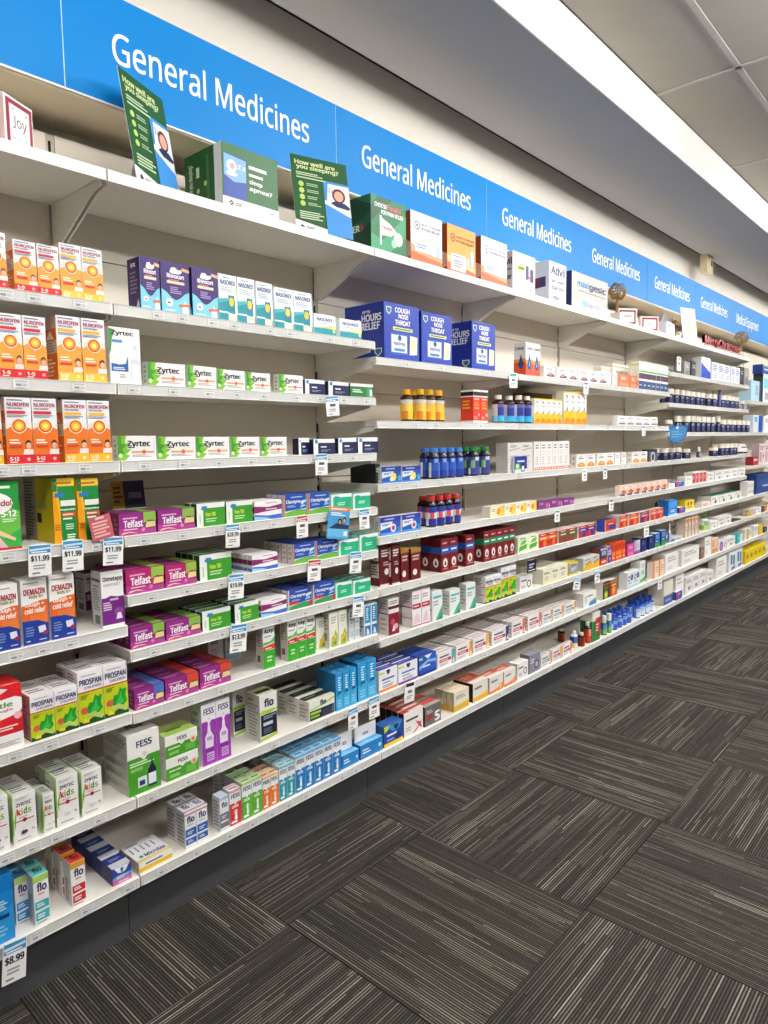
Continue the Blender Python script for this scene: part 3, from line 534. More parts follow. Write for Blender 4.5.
KIND['fess_flat'] = K('rinse_kit_carton', 'medicine carton', 'flat white and green sinus sachet carton', 'eeeee8', side='e0ded6', top='a4cb5c', F=[R(0,0,1,.56,'4aa02c'), P([(0,.56),(.4,.58),(.5,.46),(.6,.58),(1,.56),(1,.62),(0,.62)], 'eeeee8'), T('FESS',.36,.68,.66,.84,'2a3058',.03), C(.86,.52,.10,'f0d8c8'), P([(.80,.44),(.92,.44),(.9,.6),(.82,.6)], 'e08a5a'), L(.08,.36,.5,.46,1,'dff4cc'), R(.1,.12,.4,.26,'8acb6a'), R(.6,.1,.9,.4,'6cb84a')], T=[P([(0,.3),(.5,.5),(1,.2),(1,.9),(0,.9)], 'c8dc7a'), L(.2,.3,.8,.5,1,'5a8a3a')])
KIND['fess_purple'] = K('nasal_spray_carton', 'medicine carton', 'tall white and purple sinus spray carton', 'ecebf0', side='dfe0e4', top='cfccd4', F=[R(0,0,1,.72,'a23ab4'), P([(0,.72),(.35,.74),(.5,.64),(.7,.74),(1,.72),(1,.78),(0,.78)], 'ecebf0'), T('FESS',.16,.83,.88,.93,'26285c',.03), C(.5,.76,.08,'d4d4e0'), P([(.22,.28),(.78,.28),(.80,.46),(.62,.54),(.58,.66),(.42,.66),(.38,.54),(.2,.46)], 'ece4f2'), T('FESS',.34,.40,.68,.46,'7a3a9a'), R(.2,.22,.8,.27,'8a2aa4'), R(.3,.06,.8,.2,'d8b8e4'), L(.34,.08,.76,.18,3,'a050b4')], S=[L(.2,.2,.8,.9,6,'b0aeb4')])
KIND['flo_dark'] = K('rinse_kit_carton', 'medicine carton', 'white and black sinus care carton', 'e9ebe4', side='dcdad2', top='cdd2b4', F=[P([(0,.60),(.5,.56),(1,.62),(1,.66),(.5,.60),(0,.64)], 'b4d44a'), R(.05,.12,.97,.57,'1c2236'), T('flo',.25,.72,.80,.90,'1f2050',.04), R(.08,.60,.85,.66,'a8d048'), R(.18,.33,.72,.40,'cfd8e0'), L(.2,.46,.9,.55,2,'9aa8b8'), L(.2,.16,.7,.28,3,'6a7888'), P([(.0,.02),(1,.06),(1,.12),(0,.08)], 'b4d44a')], S=[L(.1,.08,.9,.8,10,'a8a49a'), R(.1,.84,.5,.9,'c8b04a')], T=[R(.1,.3,.9,.62,'23283a'), R(.0,.62,1,.74,'a8c84a')])
KIND['flo_wide'] = K('rinse_kit_carton', 'medicine carton', 'wide white and black sinus sachet carton', 'e9ebe4', side='dfddd6', top='2a2c34', F=[R(.03,.04,.98,.52,'1d2130'), P([(0,.56),(.5,.62),(1,.80),(1,.90),(.5,.70),(0,.62)], 'b4d44a'), T('flo',.42,.66,.66,.92,'1f2050',.04), R(.06,.32,.45,.45,'a8d048'), R(.06,.14,.4,.26,'8ab83a'), R(.5,.1,.82,.44,'3a3a5c'), R(.86,.1,.96,.44,'5a6a7a')], T=[R(0,0,1,.3,'e4e6dc'), R(.0,.3,1,.4,'a8c84a'), L(.1,.6,.7,.8,1,'8a8c94')], S=[L(.15,.15,.85,.85,4,'a8a49a')])
KIND['ltblue_tall'] = K('nasal_spray_carton', 'medicine carton', 'tall light blue nasal spray carton', '2c9ad6', side='1f78b4', top='2a8ac4', F=[P([(0,0),(1,0),(1,.5),(.3,.36),(0,.44)], '46b0e2'), L(.35,.52,.72,.90,6,'e6f4fc'), R(.28,.44,.8,.49,'1a4a8a'), L(.2,.08,.8,.3,3,'8cd0f0')], T=[L(.2,.3,.8,.7,2,'7ac0e8')])
KIND['microlax'] = K('enema_carton', 'medicine carton', 'flat white and yellow laxative carton', 'f0eeec', side='e8d8b8', top='efeeee', F=[R(0,0,1,.42,'e4b82a'), L(.2,.5,.8,.8,1,'4a5a9a')], S=[C(.5,.5,.12,'e89a3a')], T=[R(0,.0,1,.1,'e9d27a'), T('Microlax',.3,.14,.92,.30,'2a3a8a'), C(.2,.22,.06,'2a9a9a')]+[R(.1+.16*i,.45,.14+.16*i,.72,'7a86b4') for i in range(5)]+[L(.1,.8,.6,.92,1,'a0a4b0')])
def fess(d, c, c2, topc='e4e8ec'):
    return K('nasal_spray_carton', 'medicine carton', d, 'eef0f2', side='dfe2e4', top=topc, F=[R(0,0,1,.62,c), P([(0,.62),(.3,.64),(.5,.56),(.7,.64),(1,.62),(1,.68),(0,.68)], 'eef0f2'), R(0,.92,1,1,c2), T('FESS',.12,.76,.90,.88,'26306a',.03), C(.5,.36,.2,c2), C(.5,.20,.16,c2), L(.15,.48,.85,.56,2,'f4fafa'), R(.1,.06,.6,.12,'eef4f4'), P([(.4,.14),(.62,.14),(.6,.32),(.51,.44),(.42,.32)], 'f0f4f6')], S=[L(.2,.1,.8,.85,7,'b4b8b8')], T=[R(0,.55,1,.8,c2), L(.15,.15,.85,.45,1,'5a6488')])
KIND['fess_red'] = fess('white and red sinus spray carton', 'd83a3e', 'f0a4a0')
KIND['fess_lime'] = fess('white and lime sinus spray carton', '62b432', 'a8d878', 'c8d8a8')
KIND['fess_orange'] = fess('white and orange sinus spray carton', 'ee7a26', 'f8b87a', 'e8c0a0')
KIND['fess_teal'] = fess('white and teal sinus spray carton', '2a9eb0', '7accd4', 'b8dce4')
KIND['fess_blue'] = fess('white and blue sinus spray carton', '1f7ac4', '6ab8ea', '88c4e6')
KIND['fess_blueflat'] = K('rinse_kit_carton', 'medicine carton', 'flat blue sinus carton with raised white flap', '2a86cc', side='1f6aac', top='4a9cd8', F=[L(.1,.3,.5,.7,2,'dff0fa'), C(.86,.5,.06,'cfe8f8')], T=[P([(0,.2),(.4,.4),(.7,.2),(1,.35),(1,.0),(0,.0)], '7ac0ea')], flap=1)
# ---------------- top shelf display packs
KIND['joy_block'] = K('greeting_block', 'decoration', 'white block sign reading Joy, crimson border', 'f2efe9', side='eee6de', F=[R(.06,.05,.96,.95,'9a2448'), R(.17,.13,.86,.86,'e9e4e2'), T('Joy',.28,.40,.76,.66,'54545a',-.005), C(.3,.78,.03,'b8b0b0'), C(.74,.76,.04,'c0b8b8'), C(.3,.22,.04,'c0b8b8'), C(.72,.28,.03,'b8b0b0'), C(.5,.24,.03,'c4bcbc')])
KIND['red_gift_block'] = K('greeting_block', 'decoration', 'red edged block sign beside the Joy block', 'f0ece6', side='c02838', F=[R(.5,.04,.96,.96,'c8283a')])
KIND['joy_frame'] = K('greeting_block', 'decoration', 'small crimson framed block sign', 'f4e6e2', side='eadfda', F=[R(.08,.10,.92,.9,'96283c'), R(.15,.20,.85,.80,'f0e2e0'), L(.25,.46,.8,.62,1,'c8a8a8'), C(.3,.33,.02,'d4bcbc'), C(.7,.3,.02,'d4bcbc')])
KIND['joy_frame2'] = K('greeting_block', 'decoration', 'crimson framed block sign nearer the far end', 'f4e6e2', side='eadfda', F=[R(.08,.10,.92,.9,'96283c'), R(.15,.20,.85,.80,'f2e6e4'), T('Joy',.38,.38,.64,.64,'b49a9c',-.005), C(.3,.33,.02,'d4bcbc')])
KIND['sleep_box'] = K('display_carton', 'display carton', 'green box asking about sleep apnea', '2c6a3a', side='e6e4de', top='3a7a48', F=[R(0,.0,1,.17,'eeece8'), R(.03,.17,.41,.83,'2a4fa8'), P([(.03,.50),(.2,.42),(.41,.46),(.41,.80),(.03,.83)], '7fb0ea'), C(.16,.66,.085,'eef0f6'), C(.17,.66,.045,'e8a4a0'), E(.16,.54,.10,.035,'eef0f6'), T('Z z',.26,.64,.40,.71,'e8f0fa'), L(.46,.68,.80,.78,1,'eaf4ea'), L(.46,.57,.72,.65,1,'eaf4ea'), T('sleep',.46,.45,.70,.54,'eaf4ea'), T('apnea?',.46,.34,.88,.43,'eaf4ea'), P([(.10,.085),(.14,.135),(.18,.085),(.14,.035)], '3a3a3c'), C(.14,.085,.012,'f0f0ee'), L(.2,.05,.36,.11,2,'8a8a8a'), L(.82,.07,.95,.10,1,'6a6a6a')],
     S=[R(.0,.0,.80,1,'1f5a2e'), V('How well are you sleeping?',.10,.08,.24,.84,'dfeed8'), C(.36,.38,.04,'c4d870'), C(.56,.46,.04,'c4d870'), L(.32,.52,.42,.82,1,'cfe4c4'), R(.60,.06,.66,.9,'3f7a48')])
KIND['choose_box'] = K('display_carton', 'display carton', 'dark green pain relief display box', '1f7a4c', side='12402c', top='184e34', F=[P([(0,0),(.5,0),(1,.4),(1,.8),(.3,.2),(0,.3)], '3fa070'), P([(0,.5),(.6,1),(.2,1),(0,.8)], '155a38'), T('CHOOSE',.10,.80,.44,.88,'f4f8f4'), T('Panadol',.46,.80,.84,.90,'e86a74'), T('FOR PAIN RELIEF',.28,.69,.92,.77,'f4f8f4'), R(.24,.12,.29,.66,'f4f4f2'), P([(.29,.62),(.52,.55),(.72,.43),(.56,.32),(.29,.30)], 'f6f6f4'), T('Panadol',.30,.42,.58,.49,'c83848'), C(.76,.30,.13,'dff0e6'), C(.64,.20,.08,'a8d8bc')], S=[P([(0,.1),(1,.5),(1,.7),(0,.3)], '1f5a3c'), P([(.5,1),(1,.8),(1,1)], '2a6a48'), T('FASTER',.04,.36,.66,.48,'e8ece8',.03), P([(.7,.50),(.8,.42),(.7,.34)], 'c83848')])
def gel(d, base, low, txt):
    return K('display_carton', 'display carton', d, base, side='a84a20', top=base, F=[P([(0,0),(1,0),(1,.2),(.5,.22),(.2,.3),(0,.36)], low), P([(0,0),(1,0),(1,.1),(0,.2)], 'e2683a'), C(.19,.73,.085,txt), C(.19,.73,.06,base), C(.19,.73,.03,txt), T('up to 12 HOURS',.30,.74,.95,.80,txt), T('of PAIN RELIEF',.30,.66,.92,.72,txt), R(.12,.22,.62,.40,'eef0f4'), L(.2,.28,.55,.38,2,'7a86b0'), R(.66,.20,.76,.38,'dfe4ee'), R(.8,.22,.92,.48,'b8c4e2'), C(.86,.5,.06,'e8ecf4')], S=[P([(0,0),(1,.1),(1,.35),(0,.6)], 'e8c8b0')])
KIND['gel_white'] = gel('white and orange pain gel display box', 'f2efea', 'f0a07a', '7a82a4')
KIND['gel_orange'] = gel('orange pain gel display box', 'f0a850', 'f4c488', '8a4a2a')
KIND['gel_orange']['F'] += [R(.1,.05,.62,.34,'f4f0ea'), L(.2,.12,.55,.28,3,'8a86a0')]
KIND['advil_bottle_box'] = K('display_carton', 'display carton', 'white pain tablet display with bottle picture', 'eceef4', side='e6e9f0', top='f0f2f6', F=[R(.18,.54,.54,.68,'c8d83a'), R(.24,.58,.5,.64,'4a6a3a'), R(.56,.36,.70,.72,'2a3a7a'), R(.76,.32,.92,.66,'2a2a4a'), R(.70,.40,.78,.46,'c83a4a'), L(.2,.1,.8,.2,2,'a8b0c0'), C(.32,.88,.08,'e4e4c0'), C(.8,.12,.04,'8a90a4')], S=[T('Advil',.2,.66,.95,.84,'1f2a5c',.03), L(.3,.50,.95,.58,1,'8a90b0'), T('faster',.3,.28,.95,.42,'1f2a5c',.03)])
KIND['advil_box'] = K('display_carton', 'display carton', 'white get faster pain relief display box', 'dfe4ee', side='e4e8f0', top='eaeef4', F=[T('Advil',.10,.68,.94,.90,'2c3a6c',.03), T('get Faster',.12,.46,.88,.56,'4a5680'), T('than this',.12,.30,.84,.41,'4a5680'), E(.4,.10,.2,.05,'8a94b0'), L(.1,.60,.8,.65,1,'a8b0c4')], S=[P([(.1,.3),(.9,.36),(.9,.62),(.1,.56)], '2a3a6a'), R(.55,.4,.75,.58,'7a2a4a'), R(.2,.36,.45,.54,'c8d0e0'), C(.3,.13,.10,'7a86a8'), C(.3,.13,.07,'e4e8f0')])
KIND['maxi_box'] = K('display_carton', 'display carton', 'silver pain relief display carton', 'bcbab8', side='23346c', top='d0cecc', F=[P([(0,0),(1,0),(1,.2),(.6,.30),(.3,.3),(0,.2)], 'd8d6d4'), T('maxi',.14,.62,.44,.80,'2a7ab4',.04), T('gesic',.45,.56,.94,.80,'1c2a5a',.05), L(.16,.48,.95,.53,1,'7a7c88'), E(.5,.22,.32,.13,'f2f2f4'), E(.36,.18,.10,.10,'8ab4e2'), E(.52,.16,.07,.07,'d89aa8'), E(.7,.18,.12,.08,'a8b8d8')])
# ---------------- far bays and lower shelves
KIND['eight_hours'] = K('display_carton', 'display carton', 'royal blue cough nose throat display box', '2242b0', side='1c3594', top='1a3088',
    F=[P([(.06,.92),(.2,.92),(.2,.84),(.13,.78),(.06,.84)], 'dfe8ee'), P([(.075,.905),(.185,.905),(.185,.845),(.13,.80),(.075,.845)], '1f6a6a'), T('COUGH',.30,.84,.72,.93,'f4f6fc',.03), T('NOSE',.40,.74,.68,.82,'f4f6fc',.03), T('THROAT',.30,.62,.74,.71,'f4f6fc',.03), R(.24,.52,.80,.58,'dbe48a'), L(.28,.53,.76,.57,1,'6a7a4a'), R(.16,.10,.66,.46,'3f6ac8'), R(.19,.13,.63,.44,'eef2f8'), P([(.19,.44),(.63,.44),(.41,.32)], 'cfe0f4'), C(.42,.39,.05,'1f4a6a'), T('VapoDrops',.24,.24,.58,.32,'2242b0'), R(.26,.15,.56,.20,'4a8ac8'), P([(.70,.10),(.92,.12),(.94,.44),(.72,.46)], 'e4ecf4'), R(.74,.18,.90,.40,'f0e2b4')],
    S=[T('8',.26,.54,.42,.74,'f4f6fc',.03), T('UP TO',.46,.83,.66,.88,'f4f6fc'), T('HOURS',.44,.68,.94,.81,'f4f6fc',.03), T('RELIEF',.44,.53,.90,.66,'f4f6fc',.03), P([(.76,.19),(.94,.19),(.94,.11),(.85,.04),(.76,.11)], 'dfe8ee'), P([(.78,.175),(.92,.175),(.92,.115),(.85,.06),(.78,.115)], '1f6a6a')])
KIND['codral'] = K('tablet_carton', 'medicine carton', 'tall white and orange cold carton, blue drop', 'f2f0ec', side='f0eeea', top='f4f2ee', F=[R(0,0,1,.46,'e8562a'), P([(0,.34),(1,.40),(1,.5),(0,.46)], 'f8a03a'), T('Codral',.12,.78,.9,.88,'3a3a44'), P([(.2,.30),(.5,.68),(.78,.30),(.7,.20),(.5,.16),(.28,.2)], '1f4a8c'), P([(.4,.28),(.5,.46),(.6,.28)], '6ab4e4')], S=[R(0,0,1,.46,'e8562a'), R(0,.4,1,.5,'f8a03a'), T('Codral',.1,.78,.8,.88,'3a3a44'), P([(.35,.30),(.6,.64),(.85,.30),(.6,.18)], '1f4a8c')])
KIND['orange_cap_tab'] = K('tablet_carton', 'medicine carton', 'low white carton, orange and navy arc', 'f2efec', side='efece8', top='f2efec', F=[P([(.2,.12),(.5,.10),(.95,.12),(.95,.3),(.6,.38),(.3,.3)], '3a4a8c'), P([(.3,.22),(.5,.46),(.8,.40),(.7,.22)], 'ee8a4a'), L(.2,.66,.85,.8,1,'8a8a9a')])
KIND['white_blank'] = K('tablet_carton', 'medicine carton', 'plain white medicine carton', 'efedea', side='e0dedb', F=[L(.15,.55,.85,.85,2,'b8b6b4'), L(.15,.15,.6,.35,2,'c8c6c4')])
KIND['orange_solid'] = K('tablet_carton', 'medicine carton', 'salmon orange medicine carton', 'ee7a4a', side='e8a284', top='f4e8e0', F=[L(.2,.55,.8,.8,2,'fbe6dc'), R(.1,.1,.9,.3,'f29a70')])
KIND['white_tall_lime'] = K('tablet_carton', 'medicine carton', 'tall white carton with lime line, at back', 'ece9e2', side='e0ddd4', F=[R(0,.86,1,.90,'c8c04a'), L(.2,.5,.8,.75,2,'b4b0a8'), R(.6,.3,.9,.5,'4a4a58')])
KIND['navy_band'] = K('tablet_carton', 'medicine carton', 'tall white carton with navy band', 'eef0ee', side='eae6d6', top='f0f0ee', F=[R(.0,.0,1,.30,'2c4a7c'), R(0,.30,1,.38,'eef0f4'), R(0,.38,1,.58,'3a2a52'), R(0,.62,1,.68,'6ab03a'), C(.5,.82,.28,'c8d0d8'), C(.5,.82,.18,'eef0ee'), L(.1,.1,.9,.2,1,'b8c8e0'), R(.2,.42,.8,.52,'7a2a4a')], S=[R(0,.86,1,.91,'d0d84a'), R(.1,.1,.9,.3,'ee8a5a')])
KIND['red_cold'] = K('syrup_carton', 'medicine carton', 'red orange cough carton with dark top', 'e8452e', side='e2402a', top='d8d4d0', F=[R(0,.78,1,1,'efece8'), R(0,.82,1,.94,'2a2426'), L(.15,.68,.85,.75,1,'fbd0b8'), L(.2,.5,.8,.64,2,'f8a03a'), L(.2,.40,.8,.48,1,'f8c030'), C(.78,.24,.12,'f4b8a8'), R(0,.0,1,.06,'f4ece8'), L(.1,.1,.6,.2,2,'f8b8a0')], S=[R(0,.78,1,1,'efece8'), R(0,.82,1,.94,'2a2426'), L(.15,.4,.85,.7,3,'f8b03a'), R(0,0,1,.06,'f4ece8')])
KIND['yellow_lem'] = K('lozenge_carton', 'medicine carton', 'white and yellow carton, black stroke', 'f2f0ea', side='f0e8d0', top='f0eee8', F=[R(0,0,1,.40,'f4c41e'), P([(0,0),(1,0),(1,.2),(0,.14)], 'ee9a20'), P([(.3,.34),(.74,.60),(.66,.46),(.42,.30)], '2a2624'), P([(.16,.92),(.7,.76),(.62,.86)], '2c2826'), R(.0,.95,1,1,'f6d43a'), C(.4,.36,.2,'ee8a3a'), C(.42,.34,.14,'f8d24a'), L(.2,.66,.9,.72,1,'a8a4a0'), C(.5,.14,.16,'f07a20')])
KIND['brown_tray'] = K('display_tray', 'display tray', 'brown cardboard tray at the shelf back', '8a6a34', side='7a5a2c', F=[R(.1,.2,.9,.8,'9a7a3c')])
KIND['white_orb'] = K('tablet_carton', 'medicine carton', 'low white carton, yellow and violet arc', 'f1efee', side='ece9e6', F=[P([(.1,.1),(.9,.1),(.9,.24),(.5,.30),(.2,.3)], '5a5aa4'), P([(.3,.24),(.5,.44),(.8,.4),(.75,.24)], 'e0cf7a'), L(.2,.66,.85,.8,1,'7a7a9a')])
KIND['lozenge'] = K('lozenge_carton', 'medicine carton', 'white and blue throat lozenge carton', '2a58b8', side='e4e8ec', top='dfe4ec', F=[R(0,.72,1,1,'2a3a9a'), L(.2,.8,.85,.92,1,'a8c0ee'), P([(0,.3),(.5,.44),(.6,.7),(0,.68)], 'dfeaf6'), C(.60,.36,.14,'f0d86a'), C(.5,.22,.10,'f4e8b0'), C(.9,.28,.09,'4ab0d8'), L(.08,.5,.5,.64,2,'4a6ac0'), R(0,0,1,.12,'3a7ad0')], S=[L(.2,.2,.8,.8,4,'9ab8a0')])
KIND['lozenge_b'] = K('lozenge_carton', 'medicine carton', 'white and blue lozenge carton, red heart', '2a58b8', side='e4e8ec', top='e6e9ee', F=[R(0,.74,1,1,'3a3aa4'), L(.2,.8,.85,.92,1,'b8c8f0'), P([(0,.3),(.5,.44),(.6,.72),(0,.7)], 'e6ecf6'), C(.62,.36,.14,'dfe8f4'), C(.62,.36,.08,'c83a4a'), C(.9,.26,.09,'3a8ad0'), L(.08,.5,.5,.64,2,'7a5ab0'), R(0,0,1,.14,'5a9ae0')], S=[L(.2,.2,.8,.8,4,'a8b0b8')])
KIND['grey_tall'] = K('display_carton', 'medicine carton', 'tall grey white carton behind nasal pack', 'd6d4cf', side='c9c6c0', F=[L(.2,.84,.8,.92,2,'6a6a6c'), P([(.1,.72),(.9,.80),(.9,.84),(.1,.76)], 'a8a6a2'), L(.15,.1,.8,.6,5,'bcbab4')])
KIND['nasal_clam'] = K('nasal_spray_pack', 'medicine pack', 'blue and green hanging nasal pack', '2a3aa0', side='e4e8ea', F=[R(.0,.0,1,.22,'dfe8e4'), R(.2,.84,.8,.98,'24308c'), L(.2,.62,.8,.76,1,'e8f0fa'), R(.05,.2,.42,.55,'5ab84a'), R(.5,.06,.8,.55,'1f2a4a'), R(.55,.12,.75,.4,'dfe4ea'), C(.2,.4,.1,'c8e8b8')])
KIND['white_red_foot'] = K('tablet_carton', 'medicine carton', 'tall white carton with red foot print', 'e9e8e4', side='dddbd6', F=[L(.2,.74,.8,.92,2,'8a8a90'), C(.5,.62,.2,'c8c8c6'), C(.5,.62,.14,'e9e8e4'), R(.08,.02,.95,.12,'d86a5a'), L(.2,.04,.8,.1,1,'f4d8d0'), L(.2,.2,.7,.5,4,'c4c2be')])
KIND['white_orange_tab'] = K('tablet_carton', 'medicine carton', 'white tablet carton with orange disc', 'efece6', side='e6e2da', F=[P([(.1,.04),(.9,.04),(.9,.2),(.7,.36),(.4,.4),(.15,.26)], 'ee7a2e'), E(.5,.22,.24,.10,'f8b45a'), L(.2,.62,.75,.78,1,'5a6aa8'), L(.2,.84,.6,.92,1,'b8b4ae')], S=[L(.3,.1,.7,.9,2,'b8a894')])
KIND['grey_black'] = K('tablet_carton', 'medicine carton', 'grey and black medicine carton', '5a5a64', side='3a3a42', top='2a2a30', F=[R(0,.8,1,1,'26262c'), C(.5,.36,.24,'d8d8de'), C(.5,.36,.16,'3a3a44'), L(.2,.68,.8,.76,1,'c8c8cc')])
KIND['cream_tab'] = K('tablet_carton', 'medicine carton', 'cream carton with yellow sun spot', 'efe6cc', side='ece8da', top='f0ece0', F=[P([(.55,.0),(1,.0),(1,1),(.7,.9)], 'f4d050'), C(.62,.5,.14,'f0a028'), P([(.3,.2),(.7,.5),(.5,.3)], '4a3a2a'), L(.1,.5,.45,.8,2,'b8ac94')])
KIND['purple_tab'] = K('tablet_carton', 'medicine carton', 'low plum purple tablet carton', '7a3a7c', side='5a2a5c', top='6a3470', F=[L(.1,.5,.5,.8,2,'d8b0d8'), R(.6,.2,.8,.7,'c86aa8'), R(.85,.1,.95,.6,'d8a0c8')], T=[L(.1,.3,.8,.7,1,'9a6a9c')])
KIND['peach_tab'] = K('tablet_carton', 'medicine carton', 'peach and white tablet carton', 'f0cbb6', side='ecdcd0', top='f0e4dc', F=[R(0,.6,1,.9,'f4ded0'), P([(0,.0),(.5,.0),(.3,.2),(0,.2)], '3a78c0'), P([(.3,.0),(.7,.0),(.62,.22),(.4,.2)], '1f1f28'), P([(.1,.3),(.5,.6),(.9,.36),(.8,.2),(.4,.26)], 'd8603a'), L(.2,.7,.8,.84,1,'c89a8a')])
KIND['maroon_tall'] = K('syrup_carton', 'medicine carton', 'tall maroon antiseptic carton', '5c1a20', side='6a2226', top='501418', F=[E(.6,.34,.2,.08,'f0e4e0'), L(.15,.7,.9,.9,3,'e8d8d4'), L(.3,.48,.9,.6,2,'c89a98'), R(0,0,1,.04,'d8c8c4')], S=[R(.1,.62,.9,.94,'e8dcd8'), R(.1,.2,.9,.56,'e2d6d2'), L(.15,.25,.85,.9,10,'8a5a58')])
KIND['maroon_spray'] = K('antiseptic_spray', 'medicine carton', 'small maroon antiseptic carton, gold top', '6a1c20', side='501418', top='b48a3a', F=[R(0,.86,1,1,'a8803a'), E(.4,.24,.22,.10,'f0e4e0'), L(.15,.6,.9,.8,2,'d8b8b4')])
def bet(d, band):
    return K('antiseptic_carton', 'medicine carton', d, '7a1c22', side='6e191f', top='7a2026', F=[R(0,.56,1,.76,band), L(.15,.62,.85,.72,1,'e4ecf4'), L(.15,.84,.85,.92,1,'d8b0ac'), E(.48,.28,.27,.14,'f0e6e2'), P([(.48,.36),(.62,.24),(.48,.18),(.36,.24)], '6a2a2a'), R(0,0,1,.05,'8a2a2e'), L(.2,.08,.8,.12,1,'d8b0ac')], S=[R(0,.56,1,.76,band), E(.5,.28,.25,.14,'f0e6e2'), P([(.5,.36),(.62,.24),(.5,.18),(.38,.24)], '3a2a2a')])
KIND['bet_blue'] = bet('maroon throat gargle carton, blue band', '2a5ab0')
KIND['bet_green'] = bet('maroon throat gargle carton, green band', '2a8a5a')
KIND['mint_tab'] = K('lozenge_carton', 'medicine carton', 'white lozenge carton with green leaves', 'dfecd0', side='d0e0c0', top='e6eedc', F=[P([(.1,.1),(.8,.2),(.9,.5),(.5,.45),(.15,.4)], '5ab03a'), P([(.2,.5),(.7,.54),(.85,.8),(.4,.76)], '7ac04a'), L(.2,.82,.8,.94,1,'6a8a5a')])
def two(d, a, b, t='e8dcd4', c='f8e8d8'):
    return K('lozenge_carton', 'medicine carton', d, a, side='d8d0cc', top=t, F=[R(0,.5,1,.78,b), L(.15,.56,.85,.72,1,c), C(.6,.26,.18,b), L(.15,.84,.85,.94,1,c)])
KIND['redor_tab'] = two('red and orange lozenge carton', 'c22c24', 'ee7a30')
KIND['redgreen_tab'] = two('red and green lozenge carton', 'a8302c', '2a6a3a')
KIND['redblue_tab'] = two('red and blue lozenge carton', 'c02c30', '2a3f9c')
KIND['blue_red_wide'] = K('lozenge_carton', 'medicine carton', 'wide red carton with blue side', 'c03a2c', side='2a4ab0', top='2a3a8a', F=[R(0,.8,1,1,'d8582a'), R(.4,.15,.9,.5,'2a3f9c'), L(.3,.56,.9,.7,1,'f8e0c8'), R(0,0,.1,1,'e8a05a')])
KIND['purple_red'] = two('purple and red lozenge carton', '5a2a6c', 'c83a4a')
KIND['red_solid'] = two('bright red and cream lozenge carton', 'c8302c', 'e87a58', 'f0d8cc')
KIND['maroon_white'] = K('syrup_carton', 'medicine carton', 'white and wine red medicine carton', 'e9e4e2', side='e2dcda', top='e8e4e2', F=[R(0,0,1,.60,'8a1c34'), R(0,.72,1,.80,'5a1824'), L(.1,.84,.9,.96,2,'8a8488'), C(.4,.36,.2,'c8506a'), C(.7,.22,.18,'d8b0b8'), P([(.3,.1),(.6,.1),(.5,.3)], 'f0dce0')], S=[L(.1,.1,.9,.5,3,'c8b0b0'), R(0,.58,1,.61,'8a1c34'), L(.1,.7,.9,.9,3,'a8a0a0')])
KIND['pink_white'] = K('syrup_carton', 'medicine carton', 'white medicine carton with crimson label', 'ece8e8', side='e4e0e0', F=[R(.05,.50,.95,.64,'b8284a'), L(.15,.54,.85,.61,1,'f4d8e0'), L(.1,.76,.85,.9,2,'a8a0a8'), P([(.1,.1),(.9,.1),(.6,.4),(.3,.3)], 'e4c8d2'), R(0,.02,1,.05,'c84a6a')], S=[R(0,.54,1,.57,'b8284a'), L(.1,.66,.9,.9,3,'b8b0b0'), R(0,.24,1,.27,'d88a9a')])
KIND['mint_spray'] = K('nasal_spray_carton', 'medicine carton', 'small white carton with mint swoosh', 'e6ebe8', side='dfe0dd', F=[P([(.3,.0),(1,.0),(1,.5),(.7,.3)], '4ab48c'), P([(.5,.0),(1,.0),(1,.2)], '2a8a7a'), R(.1,.76,.9,.84,'5ab4c0'), L(.1,.5,.7,.7,2,'a0acaa')], S=[L(.1,.2,.9,.85,5,'b0b4b0')])
KIND['white_ring'] = K('tablet_carton', 'medicine carton', 'white carton with black ring print', 'ecebe8', side='e0dedb', F=[C(.72,.42,.16,'2a2a2e'), C(.72,.42,.11,'ecebe8'), L(.1,.62,.6,.78,1,'4a4a50'), L(.1,.2,.5,.4,2,'a8a6a4')])
KIND['cream_tall'] = K('tablet_carton', 'medicine carton', 'pale cream medicine carton', 'e9e4cc', side='e6e2d0', top='eeeadc', F=[L(.1,.62,.9,.8,2,'6a6858'), R(0,.0,1,.1,'dfd48a'), L(.15,.2,.7,.5,3,'b8b29a')])
KIND['yellow_grey'] = K('tablet_carton', 'medicine carton', 'yellow and slate blue medicine carton', '8a98a8', side='d8c85a', top='d8cc6a', F=[R(0,.7,1,1,'f0d03a'), R(.1,.72,.9,.86,'4a6aa0'), L(.2,.3,.8,.6,2,'d8e0e8'), R(0,.0,1,.12,'f0d03a')])
KIND['silver_yellow'] = K('tablet_carton', 'medicine carton', 'silver and amber medicine carton', 'c8c8c4', side='b0b0ae', top='d0d0cc', F=[P([(0,0),(1,0),(1,.7),(.5,.56),(.2,.3),(0,.3)], 'f0b020'), P([(.3,.4),(.9,.62),(.9,.72),(.3,.56)], '8a8a88'), L(.2,.78,.8,.9,1,'6a6a6c')])
KIND['navy_red'] = K('tablet_carton', 'medicine carton', 'navy carton with red foot', '3a3a62', side='8a4a3a', F=[R(0,0,1,.36,'c83a2a'), R(.2,.55,.85,.8,'a8a8c8'), L(.2,.1,.8,.28,1,'f8d8c8'), R(0,.86,1,.95,'d8d0d0')])
KIND['navy_purple'] = two('narrow violet and white carton', '5a4a9a', 'c8c0e0', 'd8d4e4', '8a7ab8')
KIND['orange_red'] = K('tablet_carton', 'medicine carton', 'tall bright orange carton', 'e0501e', side='e86a2a', top='d8481c', F=[R(0,.3,1,.5,'f0803a'), R(.2,.6,.8,.85,'c83018'), L(.2,.1,.8,.26,1,'f8c8a0')])
